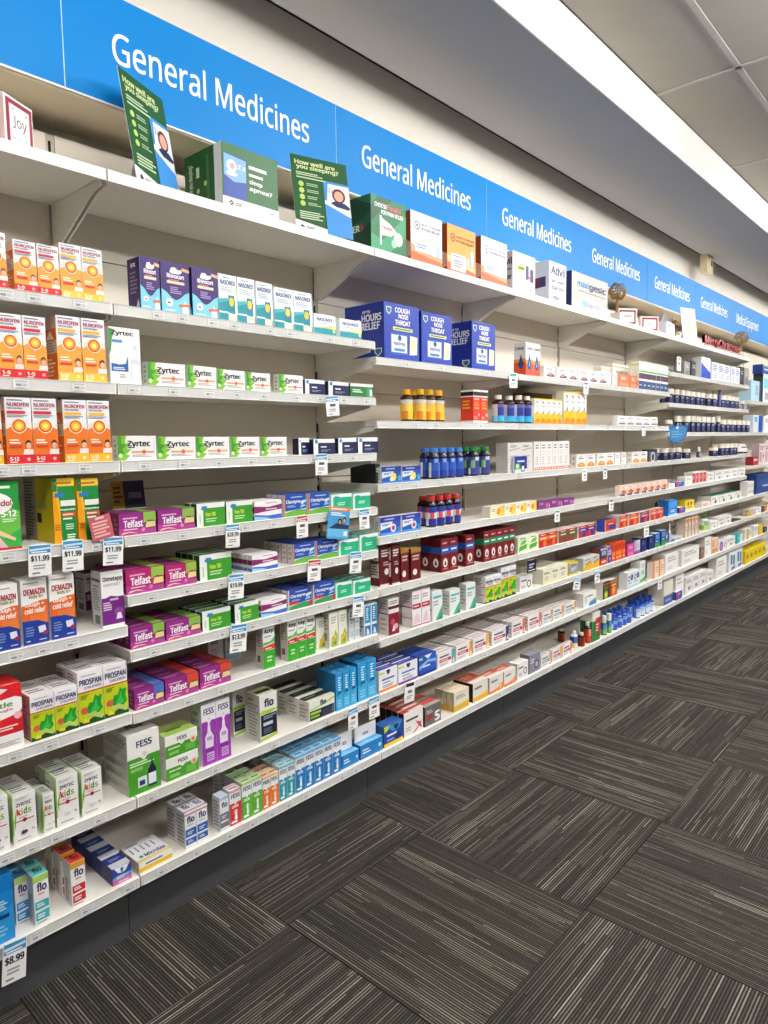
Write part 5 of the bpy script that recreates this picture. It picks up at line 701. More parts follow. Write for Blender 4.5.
# ================================================================== where the goods stand (metres)
# bay letter and shelf, kind, shelf height, left edge x (bottles: centre x), width, count, height, set back from the shelf edge,
# depth (bottles: spacing), rows deep, stacked, turn, bottle, gap between rows
GOODS = [
('A0','joy_block',1.895,0.5962,0.088,1,0.1059,0.03,0.03,1,1,30,0,0),
('A0','red_gift_block',1.895,0.559,0.0294,1,0.0987,0.03,0.03,1,1,0,0,0),
('B0','sleep_box',1.895,1.1298,0.1905,1,0.1669,0.02,0.175,1,1,0,0,0),
('B0','choose_box',1.895,1.7013,0.1777,1,0.1736,0.015,0.15,1,1,0,0,0),
('C0','gel_white',1.895,1.906,0.1818,1,0.1711,0.015,0.06,1,1,0,0,0),
('C0','gel_orange',1.895,2.1155,0.1861,1,0.1718,0.015,0.07,1,1,0,0,0),
('C0','gel_white',1.895,2.3398,0.1923,1,0.1735,0.015,0.09,1,1,0,0,0),
('C0','advil_bottle_box',1.895,2.5754,0.1877,1,0.1613,0.015,0.09,1,1,0,0,0),
('D0','advil_box',1.895,2.8865,0.1649,1,0.1769,0.015,0.18,1,1,0,0,0),
('D0','maxi_box',1.895,3.1053,0.4011,1,0.1707,0.012,0.09,1,1,0,0,0),
('E0','joy_frame',1.895,3.8025,0.122,1,0.0947,0.085,0.02,1,1,-36,0,0),
('E0','joy_frame2',1.895,4.132,0.122,1,0.0916,0.085,0.02,1,1,-36,0,0),
('A1','nuro_r',1.594,0.5352,0.042,1,0.1128,0.012,0.06,1,1,0,0,0),
('A1','nuro_r',1.594,0.5905,0.0474,2,0.1053,0.012,0.06,1,1,0,0,0),
('A1','nuro_y',1.594,0.6863,0.0495,2,0.1173,0.012,0.06,1,1,0,0,0),
('A2','nuro_r',1.411,0.551,0.0493,2,0.1328,0.012,0.06,1,1,0,0,0),
('A2','nuro_y',1.411,0.6709,0.0556,2,0.1427,0.012,0.065,1,1,0,0,0),
('A3','nuro_oy',1.229,0.506,0.0421,1,0.139,0.012,0.06,1,1,0,0,0),
('A3','nuro_or',1.229,0.555,0.0541,2,0.1409,0.012,0.06,1,1,0,0,0),
('A3','nuro_oy',1.229,0.6752,0.0549,2,0.14,0.012,0.065,1,1,0,0,0),
('A4','kids_green',1.048,0.4839,0.0907,1,0.1454,0.012,0.07,1,1,0,0,0),
('A4','yellow_susp',1.048,0.6433,0.0504,1,0.1456,0.012,0.16,1,1,0,0,0),
('A4','yellow_susp',1.048,0.6983,0.0507,1,0.1429,0.012,0.09,1,1,0,0,0),
('A5','demazin',0.833,0.5073,0.0519,1,0.141,0.012,0.055,1,1,0,0,0),
('A5','demazin',0.833,0.5644,0.0561,1,0.1445,0.012,0.055,1,1,0,0,0),
('A5','demazin',0.833,0.6238,0.0572,1,0.1448,0.012,0.055,1,1,0,0,0),
('A5','dimetapp',0.833,0.7425,0.0569,1,0.1357,0.014,0.05,1,1,0,0,0),
('A5','dimetapp',0.833,0.7891,0.0401,1,0.1026,0.2,0.055,1,1,0,0,0),
('A6','coughs_red',0.615,0.4847,0.0693,1,0.1434,0.012,0.075,1,1,0,0,0),
('A6','prospan',0.615,0.5687,0.0527,2,0.1037,0.012,0.055,2,1,0,0,0),
('A6','prospan',0.615,0.6748,0.0613,2,0.1282,0.012,0.055,2,1,0,0,0),
('A7','kids_white_p',0.397,0.466,0.0477,1,0.1215,0.012,0.055,2,1,0,0,0),
('A7','kids_white_p',0.397,0.5192,0.051,1,0.1106,0.012,0.055,2,1,0,0,0),
('A7','kids_white_s',0.397,0.5832,0.0265,1,0.089,0.012,0.05,2,1,0,0,0),
('A7','kids_white',0.397,0.612,0.0528,1,0.1152,0.012,0.055,2,1,0,0,0),
('A7','kids_white',0.397,0.6695,0.052,1,0.1083,0.012,0.055,2,1,0,0,0),
('A8','blue_spray',0.192,0.4636,0.0477,1,0.1517,0.012,0.05,1,1,0,0,0),
('A8','flo_blue',0.192,0.5253,0.0311,1,0.1104,0.045,0.04,2,1,0,0,0),
('A8','flo_teal',0.192,0.5523,0.035,1,0.1158,0.012,0.04,2,1,0,0,0),
('A8','flo_red',0.192,0.6351,0.0355,1,0.1067,0.012,0.04,3,1,0,0,0.012),
('A8','vicks_night',0.192,0.7336,0.0507,1,0.0433,0.012,0.055,4,1,0,0,0),
('B1','rhino_purple_s',1.594,0.8765,0.0532,1,0.1238,0.012,0.06,1,1,0,0,0),
('B1','rhino_purple',1.594,0.9324,0.0805,1,0.1235,0.012,0.05,1,1,0,0,0),
('B1','rhino_purple',1.594,1.0202,0.079,1,0.1245,0.012,0.05,1,1,0,0,0),
('B1','nasonex',1.594,1.1008,0.0593,2,0.1211,0.012,0.05,1,1,0,0,0),
('B1','nasonex',1.594,1.2229,0.0584,1,0.1195,0.012,0.05,1,1,0,0,0),
('B1','nasonex',1.594,1.2886,0.072,2,0.1147,0.012,0.05,1,1,0,0,0),
('B1','nasonex_s',1.594,1.4387,0.0924,1,0.06,0.012,0.06,1,1,0,0,0),
('B1','nasonex_s',1.594,1.5464,0.0998,1,0.0583,0.012,0.06,1,1,0,0,0),
('B2','zyr_nasal',1.411,0.7906,0.0796,1,0.1314,0.012,0.05,1,1,0,0,0),
('B2','zyrtec',1.411,0.8861,0.1056,1,0.057,0.012,0.025,1,1,0,0,0),
('B2','zyrtec',1.411,0.9961,0.0894,1,0.0568,0.012,0.025,1,1,0,0,0),
('B2','zyrtec',1.411,1.087,0.0914,1,0.0529,0.012,0.025,1,1,0,0,0),
('B2','zyrtec',1.411,1.18,0.0858,1,0.051,0.012,0.025,1,1,0,0,0),
('B2','zyrtec',1.411,1.2969,0.0939,1,0.0529,0.012,0.025,1,1,0,0,0),
('B2','navy_tab',1.411,1.3968,0.0821,1,0.0444,0.012,0.03,1,1,0,0,0),
('B2','navy_tab',1.411,1.4938,0.0902,1,0.0438,0.012,0.03,1,1,0,0,0),
('B2','green_tab',1.411,1.5885,0.1085,1,0.0427,0.012,0.03,1,1,0,0,0),
('B3','zyrtec',1.229,0.7999,0.1017,1,0.0588,0.012,0.025,1,1,0,0,0),
('B3','zyrtec',1.229,0.903,0.1102,1,0.056,0.012,0.025,1,1,0,0,0),
('B3','zyrtec',1.229,1.0147,0.1049,1,0.0555,0.012,0.025,1,1,0,0,0),
('B3','zyrtec',1.229,1.1229,0.0987,1,0.055,0.012,0.025,1,1,0,0,0),
('B3','zyrtec',1.229,1.2252,0.0956,1,0.0545,0.012,0.025,1,1,0,0,0),
('B3','navy_tab',1.229,1.383,0.0445,1,0.0511,0.03,0.03,1,1,0,0,0),
('B3','navy_tab',1.229,1.4256,0.0912,1,0.0476,0.012,0.03,1,1,0,0,0),
('B3','navy_tab',1.229,1.5322,0.0842,1,0.05,0.012,0.03,1,1,0,0,0),
('B3','navy_tab',1.229,1.621,0.0969,1,0.0511,0.012,0.03,1,1,0,0,0),
('B4','telfast',1.048,0.7933,0.0984,1,0.0546,0.012,0.03,3,1,0,0,0),
('B4','telfast',1.048,0.8959,0.1064,1,0.0541,0.012,0.03,3,1,0,0,0),
('B4','fex_green',1.048,1.0083,0.0893,1,0.062,0.012,0.028,2,1,0,0,0),
('B4','fex_green',1.048,1.1009,0.0894,1,0.0603,0.012,0.028,2,1,0,0,0),
('B4','pink_tab',1.048,1.1956,0.1001,1,0.0533,0.012,0.02,4,1,0,0,0),
('B4','clar_o',1.048,1.3032,0.0882,1,0.0658,0.012,0.026,3,1,0,0,0),
('B4','clar_o',1.048,1.3996,0.0904,1,0.0639,0.012,0.026,3,1,0,0,0),
('B4','teal_tab',1.048,1.4943,0.0943,1,0.053,0.012,0.03,2,1,0,0,0),
('B4','teal_tab',1.048,1.5932,0.0836,1,0.0496,0.012,0.03,2,1,0,0,0),
('B5','telfast_m',0.903,0.8039,0.1033,1,0.0603,0.012,0.03,5,1,0,0,0),
('B5','telfast_m',0.903,0.91,0.0921,1,0.0571,0.012,0.03,5,1,0,0,0),
('B5','fex_green',0.903,1.0112,0.102,1,0.0691,0.012,0.028,4,1,0,0,0),
('B5','pink_tab',0.903,1.1813,0.0942,1,0.0463,0.012,0.02,6,1,0,0,0),
('B5','clar_o',0.903,1.3331,0.0889,1,0.0606,0.012,0.026,5,1,0,0,0),
('B5','clar_o',0.903,1.4261,0.095,1,0.0602,0.012,0.026,3,1,0,0,0),
('B5','teal_tab',0.903,1.5234,0.0921,1,0.0488,0.012,0.03,3,1,0,0,0),
('B5','teal_tab',0.903,1.6203,0.0908,1,0.0557,0.012,0.03,3,1,0,0,0),
('B6','telfast',0.766,0.8087,0.0935,1,0.0532,0.012,0.03,5,1,0,0,0),
('B6','telfast',0.766,0.905,0.1033,1,0.048,0.012,0.03,5,1,0,0,0),
('B6','fex_green',0.766,1.013,0.0914,1,0.0539,0.012,0.028,4,1,0,0,0),
('B6','fex_green',0.766,1.1178,0.0832,1,0.0545,0.012,0.028,4,1,0,0,0),
('B6','pink_tab',0.766,1.2082,0.097,1,0.0491,0.012,0.02,4,1,0,0,0),
('B6','clar_r',0.766,1.309,0.0963,1,0.0608,0.012,0.026,4,1,0,0,0),
('B6','clar_r',0.766,1.4095,0.0946,1,0.0622,0.012,0.026,4,1,0,0,0),
('B6','teal_tab',0.766,1.5063,0.0752,1,0.0494,0.012,0.03,3,1,0,0,0),
('B6','teal_tab',0.766,1.5862,0.0844,1,0.0445,0.012,0.03,3,1,0,0,0),
('B7','telfast_b',0.611,0.8116,0.082,1,0.0517,0.012,0.03,5,1,0,0,0),
('B7','telfast_f',0.611,0.8964,0.0991,1,0.0537,0.012,0.03,5,1,0,0,0),
('B7','telfast_f',0.611,0.9986,0.0996,1,0.0558,0.012,0.03,5,1,0,0,0),
('B7','nasal_white',0.611,1.1315,0.0548,1,0.0778,0.17,0.04,1,1,0,0,0),
('B7','nasal_blue',0.611,1.1917,0.0573,1,0.0718,0.17,0.04,1,1,0,0,0),
('B7','azep',0.611,1.2116,0.0444,1,0.1272,0.012,0.034,1,1,0,0,0),
('B7','azep',0.611,1.3038,0.0371,3,0.1258,0.012,0.034,1,1,0,0,0),
('B7','lemon_spray',0.611,1.4406,0.0501,1,0.1001,0.035,0.034,1,1,0,0,0),
('B7','lemon_spray',0.611,1.4754,0.0406,2,0.113,0.012,0.034,1,1,0,0,0),
('B7','silver_spray',0.611,1.5717,0.0262,2,0.1093,0.02,0.035,1,1,0,0,0),
('B7','blue_strip',0.611,1.6375,0.0324,2,0.1097,0.012,0.04,1,1,0,0,0),
('B8','fess_big',0.397,0.7866,0.0886,1,0.1556,0.012,0.125,1,1,0,0,0),
('B8','fess_flat',0.397,0.8894,0.0969,1,0.0594,0.012,0.075,1,2,0,0,0),
('B8','fess_purple',0.397,0.9987,0.0463,2,0.1695,0.012,0.05,1,1,0,0,0),
('B8','flo_dark',0.397,1.1928,0.0652,1,0.1403,0.012,0.06,1,1,0,0,0),
('B8','flo_dark',0.397,1.1636,0.0436,1,0.141,0.1,0.06,1,1,0,0,0),
('B8','flo_wide',0.397,1.3815,0.1124,1,0.0643,0.012,0.05,4,1,0,0,0),
('B8','ltblue_tall',0.397,1.4984,0.0326,3,0.1239,0.012,0.045,2,1,0,0,0),
('B8','ltblue_tall',0.397,1.6009,0.0459,2,0.1324,0.012,0.045,2,1,0,0,0),
('B9','microlax',0.192,0.8031,0.0942,1,0.026,0.012,0.1,1,1,0,0,0),
('B9','flo_bluepair',0.192,0.936,0.0357,2,0.1017,0.012,0.045,2,1,0,0,0),
('B9','flo_grey',0.192,1.0447,0.0316,1,0.0984,0.012,0.035,1,1,0,0,0),
('B9','fess_red',0.192,1.0797,0.0395,1,0.103,0.012,0.035,1,1,0,0,0),
('B9','fess_lime',0.192,1.1213,0.0357,2,0.11,0.012,0.035,4,1,0,0,0),
('B9','fess_orange',0.192,1.1944,0.0301,2,0.0994,0.012,0.035,2,1,0,0,0),
('B9','fess_teal',0.192,1.257,0.0313,2,0.1079,0.012,0.035,4,1,0,0,0),
('B9','fess_blue',0.192,1.3217,0.0393,5,0.1171,0.012,0.04,4,1,0,0,0),
('B9','fess_blueflat',0.192,1.5226,0.0807,1,0.0442,0.012,0.06,1,1,0,0,0),
('B9','fess_blueflat',0.192,1.6082,0.114,1,0.05,0.012,0.06,1,1,0,0,0),
('C1','eight_hours',1.546,1.7571,0.1875,1,0.1888,0.012,0.185,1,1,0,0,0),
('C1','eight_hours',1.546,1.9559,0.184,1,0.1817,0.012,0.185,1,1,0,0,0),
('C1','eight_hours',1.546,2.2687,0.1682,1,0.1843,0.012,0.185,1,1,0,0,0),
('D1','codral',1.546,2.68,0.0634,2,0.1416,0.012,0.06,1,1,0,0,0),
('D1','orange_cap_tab',1.546,2.8431,0.1034,1,0.0548,0.012,0.03,1,1,0,0,0),
('D1','orange_cap_tab',1.546,2.9659,0.1017,2,0.0568,0.012,0.03,1,1,0,0,0),
('D1','orange_cap_tab',1.546,3.1854,0.1037,2,0.0602,0.012,0.03,1,1,0,0,0),
('D1','orange_cap_tab',1.546,3.3987,0.1082,1,0.0645,0.012,0.03,1,1,0,0,0),
('E1','white_blank',1.546,3.5106,0.0523,1,0.0667,0.012,0.04,1,1,0,0,0),
('E1','white_blank',1.546,3.5818,0.0642,1,0.0661,0.012,0.04,1,1,0,0,0),
('E1','orange_solid',1.546,3.6591,0.1411,1,0.0683,0.012,0.05,1,1,0,0,0),
('E1','orange_solid',1.546,3.8141,0.0991,1,0.0698,0.012,0.05,1,1,0,0,0),
('E1','white_tall_lime',1.546,3.7005,0.132,1,0.1208,0.13,0.05,1,1,0,0,0),
('E1','white_tall_lime',1.546,3.8232,0.2256,1,0.1455,0.12,0.05,1,1,0,0,0),
('E1','navy_band',1.546,3.9349,0.0662,7,0.1559,0.012,0.045,1,1,0,0,0),
('C2','bot_yellow',1.336,1.8956,0.0445,1,0.1125,0.012,0,1,1,0,1,0),
('C2','bot_yellow',1.336,2.0177,0.045,1,0.12,0.075,0,1,1,0,1,0),
('C2','bot_yellow',1.336,1.9727,0.0448,3,0.1168,0.012,0.055,1,1,0,1,0),
('C2','red_cold',1.336,2.2783,0.0516,2,0.129,0.012,0.06,1,1,0,0,0),
('C2','bot_white',1.336,2.4993,0.0505,2,0.1167,0.012,0.0873,1,1,0,1,0),
('D2','bot_white',1.336,2.6619,0.0483,2,0.1215,0.012,0.0707,1,1,0,1,0),
('D2','yellow_lem',1.336,2.7559,0.0527,5,0.1136,0.012,0.045,1,1,0,0,0),
('D2','yellow_lem',1.336,3.0344,0.0611,4,0.1569,0.012,0.045,1,1,0,0,0),
('D2','brown_tray',1.336,2.9957,0.221,1,0.1571,0.17,0.1,1,1,0,0,0),
('E2','white_orb',1.336,3.6546,0.1169,5,0.0523,0.012,0.03,1,1,0,0,0),
('C3','dark_solid',1.123,1.7228,0.0254,1,0.0674,0.03,0.12,1,1,0,0,0),
('C3','lozenge',1.123,1.7359,0.1023,1,0.057,0.012,0.03,1,1,0,0,0),
('C3','lozenge',1.123,1.8409,0.1035,1,0.0549,0.012,0.03,1,1,0,0,0),
('C3','bot_blue',1.123,2.0478,0.0432,4,0.1154,0.012,0.0528,2,1,0,1,0),
('C3','bot_green',1.123,2.3138,0.0465,2,0.1159,0.012,0.0797,2,1,0,1,0),
('C3','grey_tall',1.123,2.548,0.1078,2,0.1293,0.02,0.06,1,1,0,0,0),
('C3','nasal_clam',1.123,2.5784,0.1048,1,0.0711,0.004,0.012,1,1,0,0,0),
('D3','white_red_foot',1.123,2.7585,0.0562,6,0.1323,0.012,0.06,1,1,0,0,0),
('D3','white_orange_tab',1.123,3.1748,0.1042,2,0.0633,0.012,0.03,1,1,0,0,0),
('D3','white_orange_tab',1.123,3.4067,0.1054,2,0.0645,0.012,0.03,1,1,0,0,0),
('E3','white_blank',1.123,3.6491,0.0663,1,0.0629,0.02,0.06,1,1,0,0,0),
('E3','white_blank',1.123,3.7356,0.0616,1,0.0638,0.02,0.06,1,1,0,0,0),
('E3','white_orange_tab',1.123,3.862,0.1113,2,0.0639,0.012,0.03,1,1,0,0,0),
('E3','grey_black',1.123,4.1078,0.1358,1,0.0737,0.012,0.04,1,1,0,0,0),
('C4','lozenge_b',0.944,1.7246,0.1078,1,0.0631,0.012,0.03,1,1,0,0,0),
('C4','lozenge_b',0.944,1.8405,0.1043,1,0.063,0.012,0.03,1,1,0,0,0),
('C4','bot_red',0.944,2.0301,0.0432,4,0.1142,0.012,0.0518,2,1,0,1,0),
('C4','cream_tab',0.944,2.4003,0.1038,1,0.0464,0.012,0.02,2,1,0,0,0),
('C4','cream_tab',0.944,2.512,0.0826,1,0.046,0.012,0.02,2,1,0,0,0),
('D4','cream_tab',0.944,2.6012,0.0847,1,0.0447,0.012,0.02,2,1,0,0,0),
('D4','cream_tab',0.944,2.6902,0.093,1,0.0455,0.012,0.02,2,1,0,0,0),
('D4','purple_tab',0.944,2.7922,0.1201,2,0.0402,0.012,0.03,1,1,0,0,0),
('D4','purple_tab',0.944,3.0375,0.1202,1,0.034,0.012,0.03,1,1,0,0,0),
('E4','peach_tab',0.944,3.6973,0.1038,7,0.0589,0.012,0.028,1,1,0,0,0),
('C5','maroon_tall',0.766,1.7808,0.043,1,0.1398,0.012,0.045,1,1,0,0,0),
('C5','maroon_tall',0.766,1.7327,0.0603,1,0.1427,0.025,0.045,1,1,0,0,0),
('C5','maroon_spray',0.766,1.8293,0.046,1,0.1214,0.012,0.04,1,1,0,0,0),
('C5','maroon_spray',0.766,1.8849,0.0575,1,0.1143,0.012,0.04,1,1,0,0,0),
('C5','bet_blue',0.766,2.0636,0.055,2,0.1261,0.012,0.05,2,1,0,0,0),
('C5','bet_blue',0.766,2.2243,0.0628,1,0.1234,0.012,0.05,1,1,0,0,0),
('C5','bet_green',0.766,2.3521,0.0492,5,0.1256,0.012,0.048,2,1,0,0,0),
('D5','mint_tab',0.766,2.6192,0.0923,2,0.0703,0.012,0.04,1,1,0,0,0),
('D5','redor_tab',0.766,2.8083,0.0862,2,0.0649,0.012,0.035,2,1,0,0,0),
('D5','redgreen_tab',0.766,3.0007,0.0943,2,0.0615,0.012,0.035,2,1,0,0,0),
('D5','redblue_tab',0.766,3.2112,0.0946,2,0.0604,0.012,0.035,2,1,0,0,0),
('D5','blue_red_wide',0.766,3.5103,0.1478,1,0.0613,0.012,0.045,1,1,0,0,0),
('E5','redor_tab',0.766,3.7048,0.1101,1,0.0668,0.012,0.035,2,1,0,0,0),
('E5','redor_tab',0.766,3.8431,0.131,1,0.0668,0.012,0.035,1,1,0,0,0),
('E5','purple_red',0.766,3.9965,0.1388,1,0.0639,0.012,0.04,1,1,0,0,0),
('E5','red_solid',0.766,4.1591,0.1033,2,0.0651,0.012,0.04,1,1,0,0,0),
('C6','maroon_white',0.589,1.7589,0.058,1,0.1282,0.012,0.045,1,1,0,0,0),
('C6','pink_white',0.589,1.8907,0.0524,2,0.1335,0.012,0.05,1,1,0,0,0),
('C6','mint_spray',0.589,2.006,0.0641,1,0.1115,0.012,0.036,1,1,0,0,0),
('C6','mint_spray',0.589,2.1163,0.0696,1,0.0982,0.012,0.036,1,1,0,0,0),
('C6','mint_spray',0.589,2.2269,0.0668,1,0.1053,0.012,0.036,1,1,0,0,0),
('C6','prospan',0.589,2.3667,0.0575,2,0.1115,0.012,0.06,1,1,0,0,0),
('C6','prospan',0.589,2.4856,0.0611,2,0.1337,0.012,0.06,2,1,0,0,0),
('D6','white_ring',0.589,2.6418,0.1096,1,0.068,0.012,0.045,1,1,0,0,0),
('D6','cream_tall',0.589,2.8481,0.0812,3,0.0709,0.012,0.036,4,1,0,0,0),
('D6','yellow_grey',0.589,3.1076,0.0917,1,0.0645,0.012,0.06,1,1,0,0,0),
('D6','silver_yellow',0.589,3.2606,0.097,2,0.066,0.012,0.05,1,1,0,0,0),
('D6','navy_red',0.589,3.4644,0.0837,1,0.0944,0.012,0.06,1,1,0,0,0),
('E6','navy_purple',0.589,3.5609,0.0425,1,0.0905,0.012,0.05,1,1,0,0,0),
('E6','orange_red',0.589,3.6099,0.0445,4,0.1038,0.012,0.04,1,1,0,0,0),
('E6','pink_solid',0.589,3.8158,0.0932,1,0.0732,0.012,0.06,1,1,0,0,0),
('E6','lilac_white',0.589,3.9163,0.0893,1,0.0816,0.012,0.05,1,1,0,0,0),
('E6','navy_solid',0.589,4.0283,0.082,1,0.0833,0.012,0.06,1,1,0,0,0),
('E6','navy_solid',0.589,4.1451,0.0806,1,0.0821,0.012,0.06,1,1,0,0,0),
('E6','blue_green',0.589,4.2389,0.0868,1,0.0871,0.012,0.05,1,1,0,0,0),
('C7','vicks_white_o',0.397,1.7045,0.0981,1,0.0777,0.012,0.032,4,1,0,0,0),
('C7','vicks_white_p',0.397,1.8081,0.1099,1,0.0722,0.012,0.032,4,1,0,0,0),
('C7','blue_vicks',0.397,1.9256,0.1048,1,0.0741,0.012,0.035,3,1,0,0,0),
('C7','fluc_teal',0.397,2.0379,0.1099,1,0.058,0.012,0.022,6,1,0,0,0),
('C7','fluc_y',0.397,2.1578,0.1083,1,0.0609,0.012,0.022,6,1,0,0,0),
('C7','fluc_y',0.397,2.2753,0.1177,1,0.0624,0.012,0.022,7,1,0,0,0),
('C7','fluc_n',0.397,2.416,0.1309,1,0.064,0.012,0.022,7,1,0,0,0),
('C7','fluc_p',0.397,2.5733,0.1118,1,0.0708,0.012,0.022,6,1,0,0,0),
('D7','fluc_p',0.397,2.7133,0.1188,1,0.0694,0.012,0.022,5,1,0,0,0),
('D7','fluc_teal2',0.397,2.8462,0.0917,1,0.0593,0.012,0.024,3,1,0,0,0),
('D7','fluc_teal2',0.397,2.9477,0.1043,1,0.0588,0.012,0.024,3,1,0,0,0),
('D7','fluc_teal2',0.397,3.0625,0.1252,1,0.0566,0.012,0.024,3,1,0,0,0),
('D7','white_bluefoot',0.397,3.2659,0.1524,1,0.073,0.012,0.05,1,1,0,0,0),
('D7','black_fruit',0.397,3.5045,0.0867,1,0.0965,0.012,0.05,1,1,0,0,0),
('E7','orange_fruit',0.397,3.5977,0.0886,1,0.0924,0.012,0.045,1,1,0,0,0),
('E7','white_rings',0.397,3.8244,0.0917,2,0.0965,0.012,0.05,1,1,0,0,0),
('E7','white_green_tall',0.397,4.0153,0.0771,1,0.1363,0.012,0.06,1,1,0,0,0),
('E7','beige_orange',0.397,4.2204,0.0929,2,0.1043,0.012,0.04,1,1,0,0,0),
('E7','white_blank',0.397,4.4238,0.2372,1,0.1207,0.012,0.09,1,1,0,0,0),
('C8','vicks_navy_y',0.192,1.7274,0.1043,1,0.0754,0.012,0.05,1,1,0,0,0),
('C8','nico_pink',0.192,1.8362,0.1115,1,0.0901,0.012,0.028,5,1,0,0,0),
('C8','grey_S',0.192,1.9574,0.1006,1,0.0773,0.012,0.05,2,1,0,0,0),
('C8','yellow_pack',0.192,2.1429,0.1032,1,0.0796,0.012,0.018,5,1,0,0,0),
('C8','oran_long',0.192,2.2747,0.1109,1,0.0794,0.012,0.1,1,1,0,0,0),
('C8','oran_long2',0.192,2.3954,0.1076,1,0.0718,0.012,0.06,1,1,0,0,0),
('C8','oran_long2',0.192,2.5111,0.0954,1,0.0672,0.012,0.06,1,1,0,0,0),
('D8','white_ring',0.192,2.6193,0.0961,1,0.0751,0.012,0.045,1,1,0,0,0),
('D8','grey_purple',0.192,2.7244,0.1011,1,0.0881,0.012,0.05,1,1,0,0,0),
('D8','fluc_teal2',0.192,2.8349,0.0966,1,0.0585,0.012,0.024,1,1,0,0,0),
('D8','fluc_y',0.192,2.9464,0.0965,1,0.0606,0.012,0.022,1,1,0,0,0),
('D8','fluc_p',0.192,3.0512,0.0978,1,0.0607,0.012,0.022,1,1,0,0,0),
('D8','bot_amber',0.192,3.2981,0.0373,1,0.069,0.13,0,1,1,0,1,0),
('D8','bot_bluew',0.192,3.2405,0.0373,1,0.0883,0.03,0,1,1,0,1,0),
('D8','bot_amber',0.192,3.2877,0.0365,1,0.0706,0.012,0,1,1,0,1,0),
('D8','bot_amberred',0.192,3.3684,0.0397,1,0.109,0.015,0,1,1,0,1,0),
('D8','greenred',0.192,3.3767,0.0937,1,0.1568,0.012,0.07,1,1,0,0,0),
('E8','bot_antacid',0.192,3.5561,0.033,2,0.1069,0.012,0.0646,1,1,0,1,0),
('E8','bot_blueblob',0.192,3.6945,0.048,4,0.0877,0.012,0.0657,2,1,0,1,0),
('E8','bot_bluewash',0.192,4.0266,0.045,4,0.1011,0.012,0.0711,2,1,0,1,0),
('F1','grey_solid',1.673,4.8264,0.1193,1,0.101,0.06,0.06,1,1,0,0,0),
('F1','dark_solid',1.673,4.935,0.1239,1,0.1084,0.05,0.06,1,1,0,0,0),
('F1','white_blueslash',1.673,5.0215,0.1913,1,0.1421,0.012,0.06,1,1,0,0,0),
('F1','white_print',1.673,5.2511,0.1492,3,0.1258,0.012,0.05,1,1,0,0,0),
('G1','white_print',1.673,5.7115,0.1206,2,0.127,0.012,0.05,1,1,0,0,0),
('G1','dark_solid',1.673,5.9666,0.0987,1,0.1412,0.012,0.06,1,1,0,0,0),
('G1','grey_solid',1.673,6.0796,0.1314,1,0.1413,0.012,0.06,1,1,0,0,0),
('F2','vit_navy',1.483,4.4914,0.0418,7,0.0885,0.012,0.1031,2,1,0,1,0),
('F2','vit_navy',1.483,5.2565,0.0444,2,0.0888,0.012,0.1146,2,1,0,1,0),
('F2','navy_tube',1.483,5.485,0.0222,1,0.1275,0.012,0,1,1,0,1,0),
('G2','vit_navy',1.483,5.6049,0.0452,4,0.0921,0.012,0.1146,2,1,0,1,0),
('G2','vit_small',1.483,6.1119,0.0364,2,0.0683,0.012,0.124,1,1,0,1,0),
('F3','vit_small',1.3,4.4965,0.0477,1,0.0768,0.012,0,1,1,0,1,0),
('F3','vit_navy',1.3,4.6278,0.0325,1,0.1044,0.012,0,1,1,0,1,0),
('F3','vit_navy',1.3,4.8187,0.043,6,0.1078,0.012,0.1069,2,1,0,1,0),
('F3','vit_navy',1.3,5.4835,0.0297,1,0.1161,0.012,0,1,1,0,1,0),
('G3','vit_navy',1.3,5.6167,0.0454,6,0.0921,0.012,0.1325,2,1,0,1,0),
('F4','vit_navy',1.123,4.4291,0.0474,3,0.0743,0.012,0.1172,2,1,0,1,0),
('F4','vit_navy',1.123,4.8421,0.0541,1,0.064,0.012,0,1,1,0,1,0),
('F4','dropper',1.123,5.0793,0.0351,1,0.0738,0.012,0,1,1,0,1,0),
('F4','vit_navy',1.123,5.4406,0.0592,1,0.0646,0.012,0,1,1,0,1,0),
('G4','vit_navy',1.123,5.6038,0.044,4,0.0885,0.012,0.1146,2,1,0,1,0),
('G4','jar_white',1.123,6.2313,0.1115,1,0.0809,0.012,0,1,1,0,1,0),
('F5','white_blank',0.944,4.4588,0.1079,1,0.028,0.012,0.04,1,1,0,0,0),
('F5','blue_small',0.944,4.5851,0.1414,1,0.0308,0.012,0.04,1,1,0,0,0),
('F5','white_blank',0.944,4.7556,0.1395,1,0.0583,0.012,0.05,1,1,0,0,0),
('F5','red_white_tall',0.944,4.9053,0.0749,4,0.0819,0.012,0.06,1,1,0,0,0),
('F5','white_mark',0.944,5.2274,0.15,1,0.0646,0.012,0.06,1,1,0,0,0),
('G5','white_mark',0.944,5.401,0.1989,4,0.0681,0.012,0.06,1,1,0,0,0),
('F6','dark_stick',0.766,4.6848,0.0231,3,0.0729,0.16,0.0773,1,1,0,1,0),
('F6','blue_tooth',0.766,4.4528,0.1633,1,0.0981,0.012,0.06,1,1,0,0,0),
('F6','yellow_face',0.766,4.8839,0.1858,1,0.0645,0.05,0.06,1,1,0,0,0),
('F6','blue_small',0.766,4.6536,0.1154,1,0.037,0.012,0.05,1,1,0,0,0),
('F6','white_redprint',0.766,5.1209,0.1797,1,0.0346,0.012,0.05,1,1,0,0,0),
('F6','teal_top',0.766,5.3238,0.1911,1,0.0669,0.012,0.1,1,1,0,0,0),
('G6','teal_top',0.766,5.5272,0.1912,3,0.0642,0.012,0.1,1,1,0,0,0),
('F7','blue_green',0.589,4.3426,0.0777,1,0.0946,0.012,0.05,1,1,0,0,0),
('F7','bot_spray',0.589,4.5119,0.0194,1,0.1239,0.012,0,1,1,0,1,0),
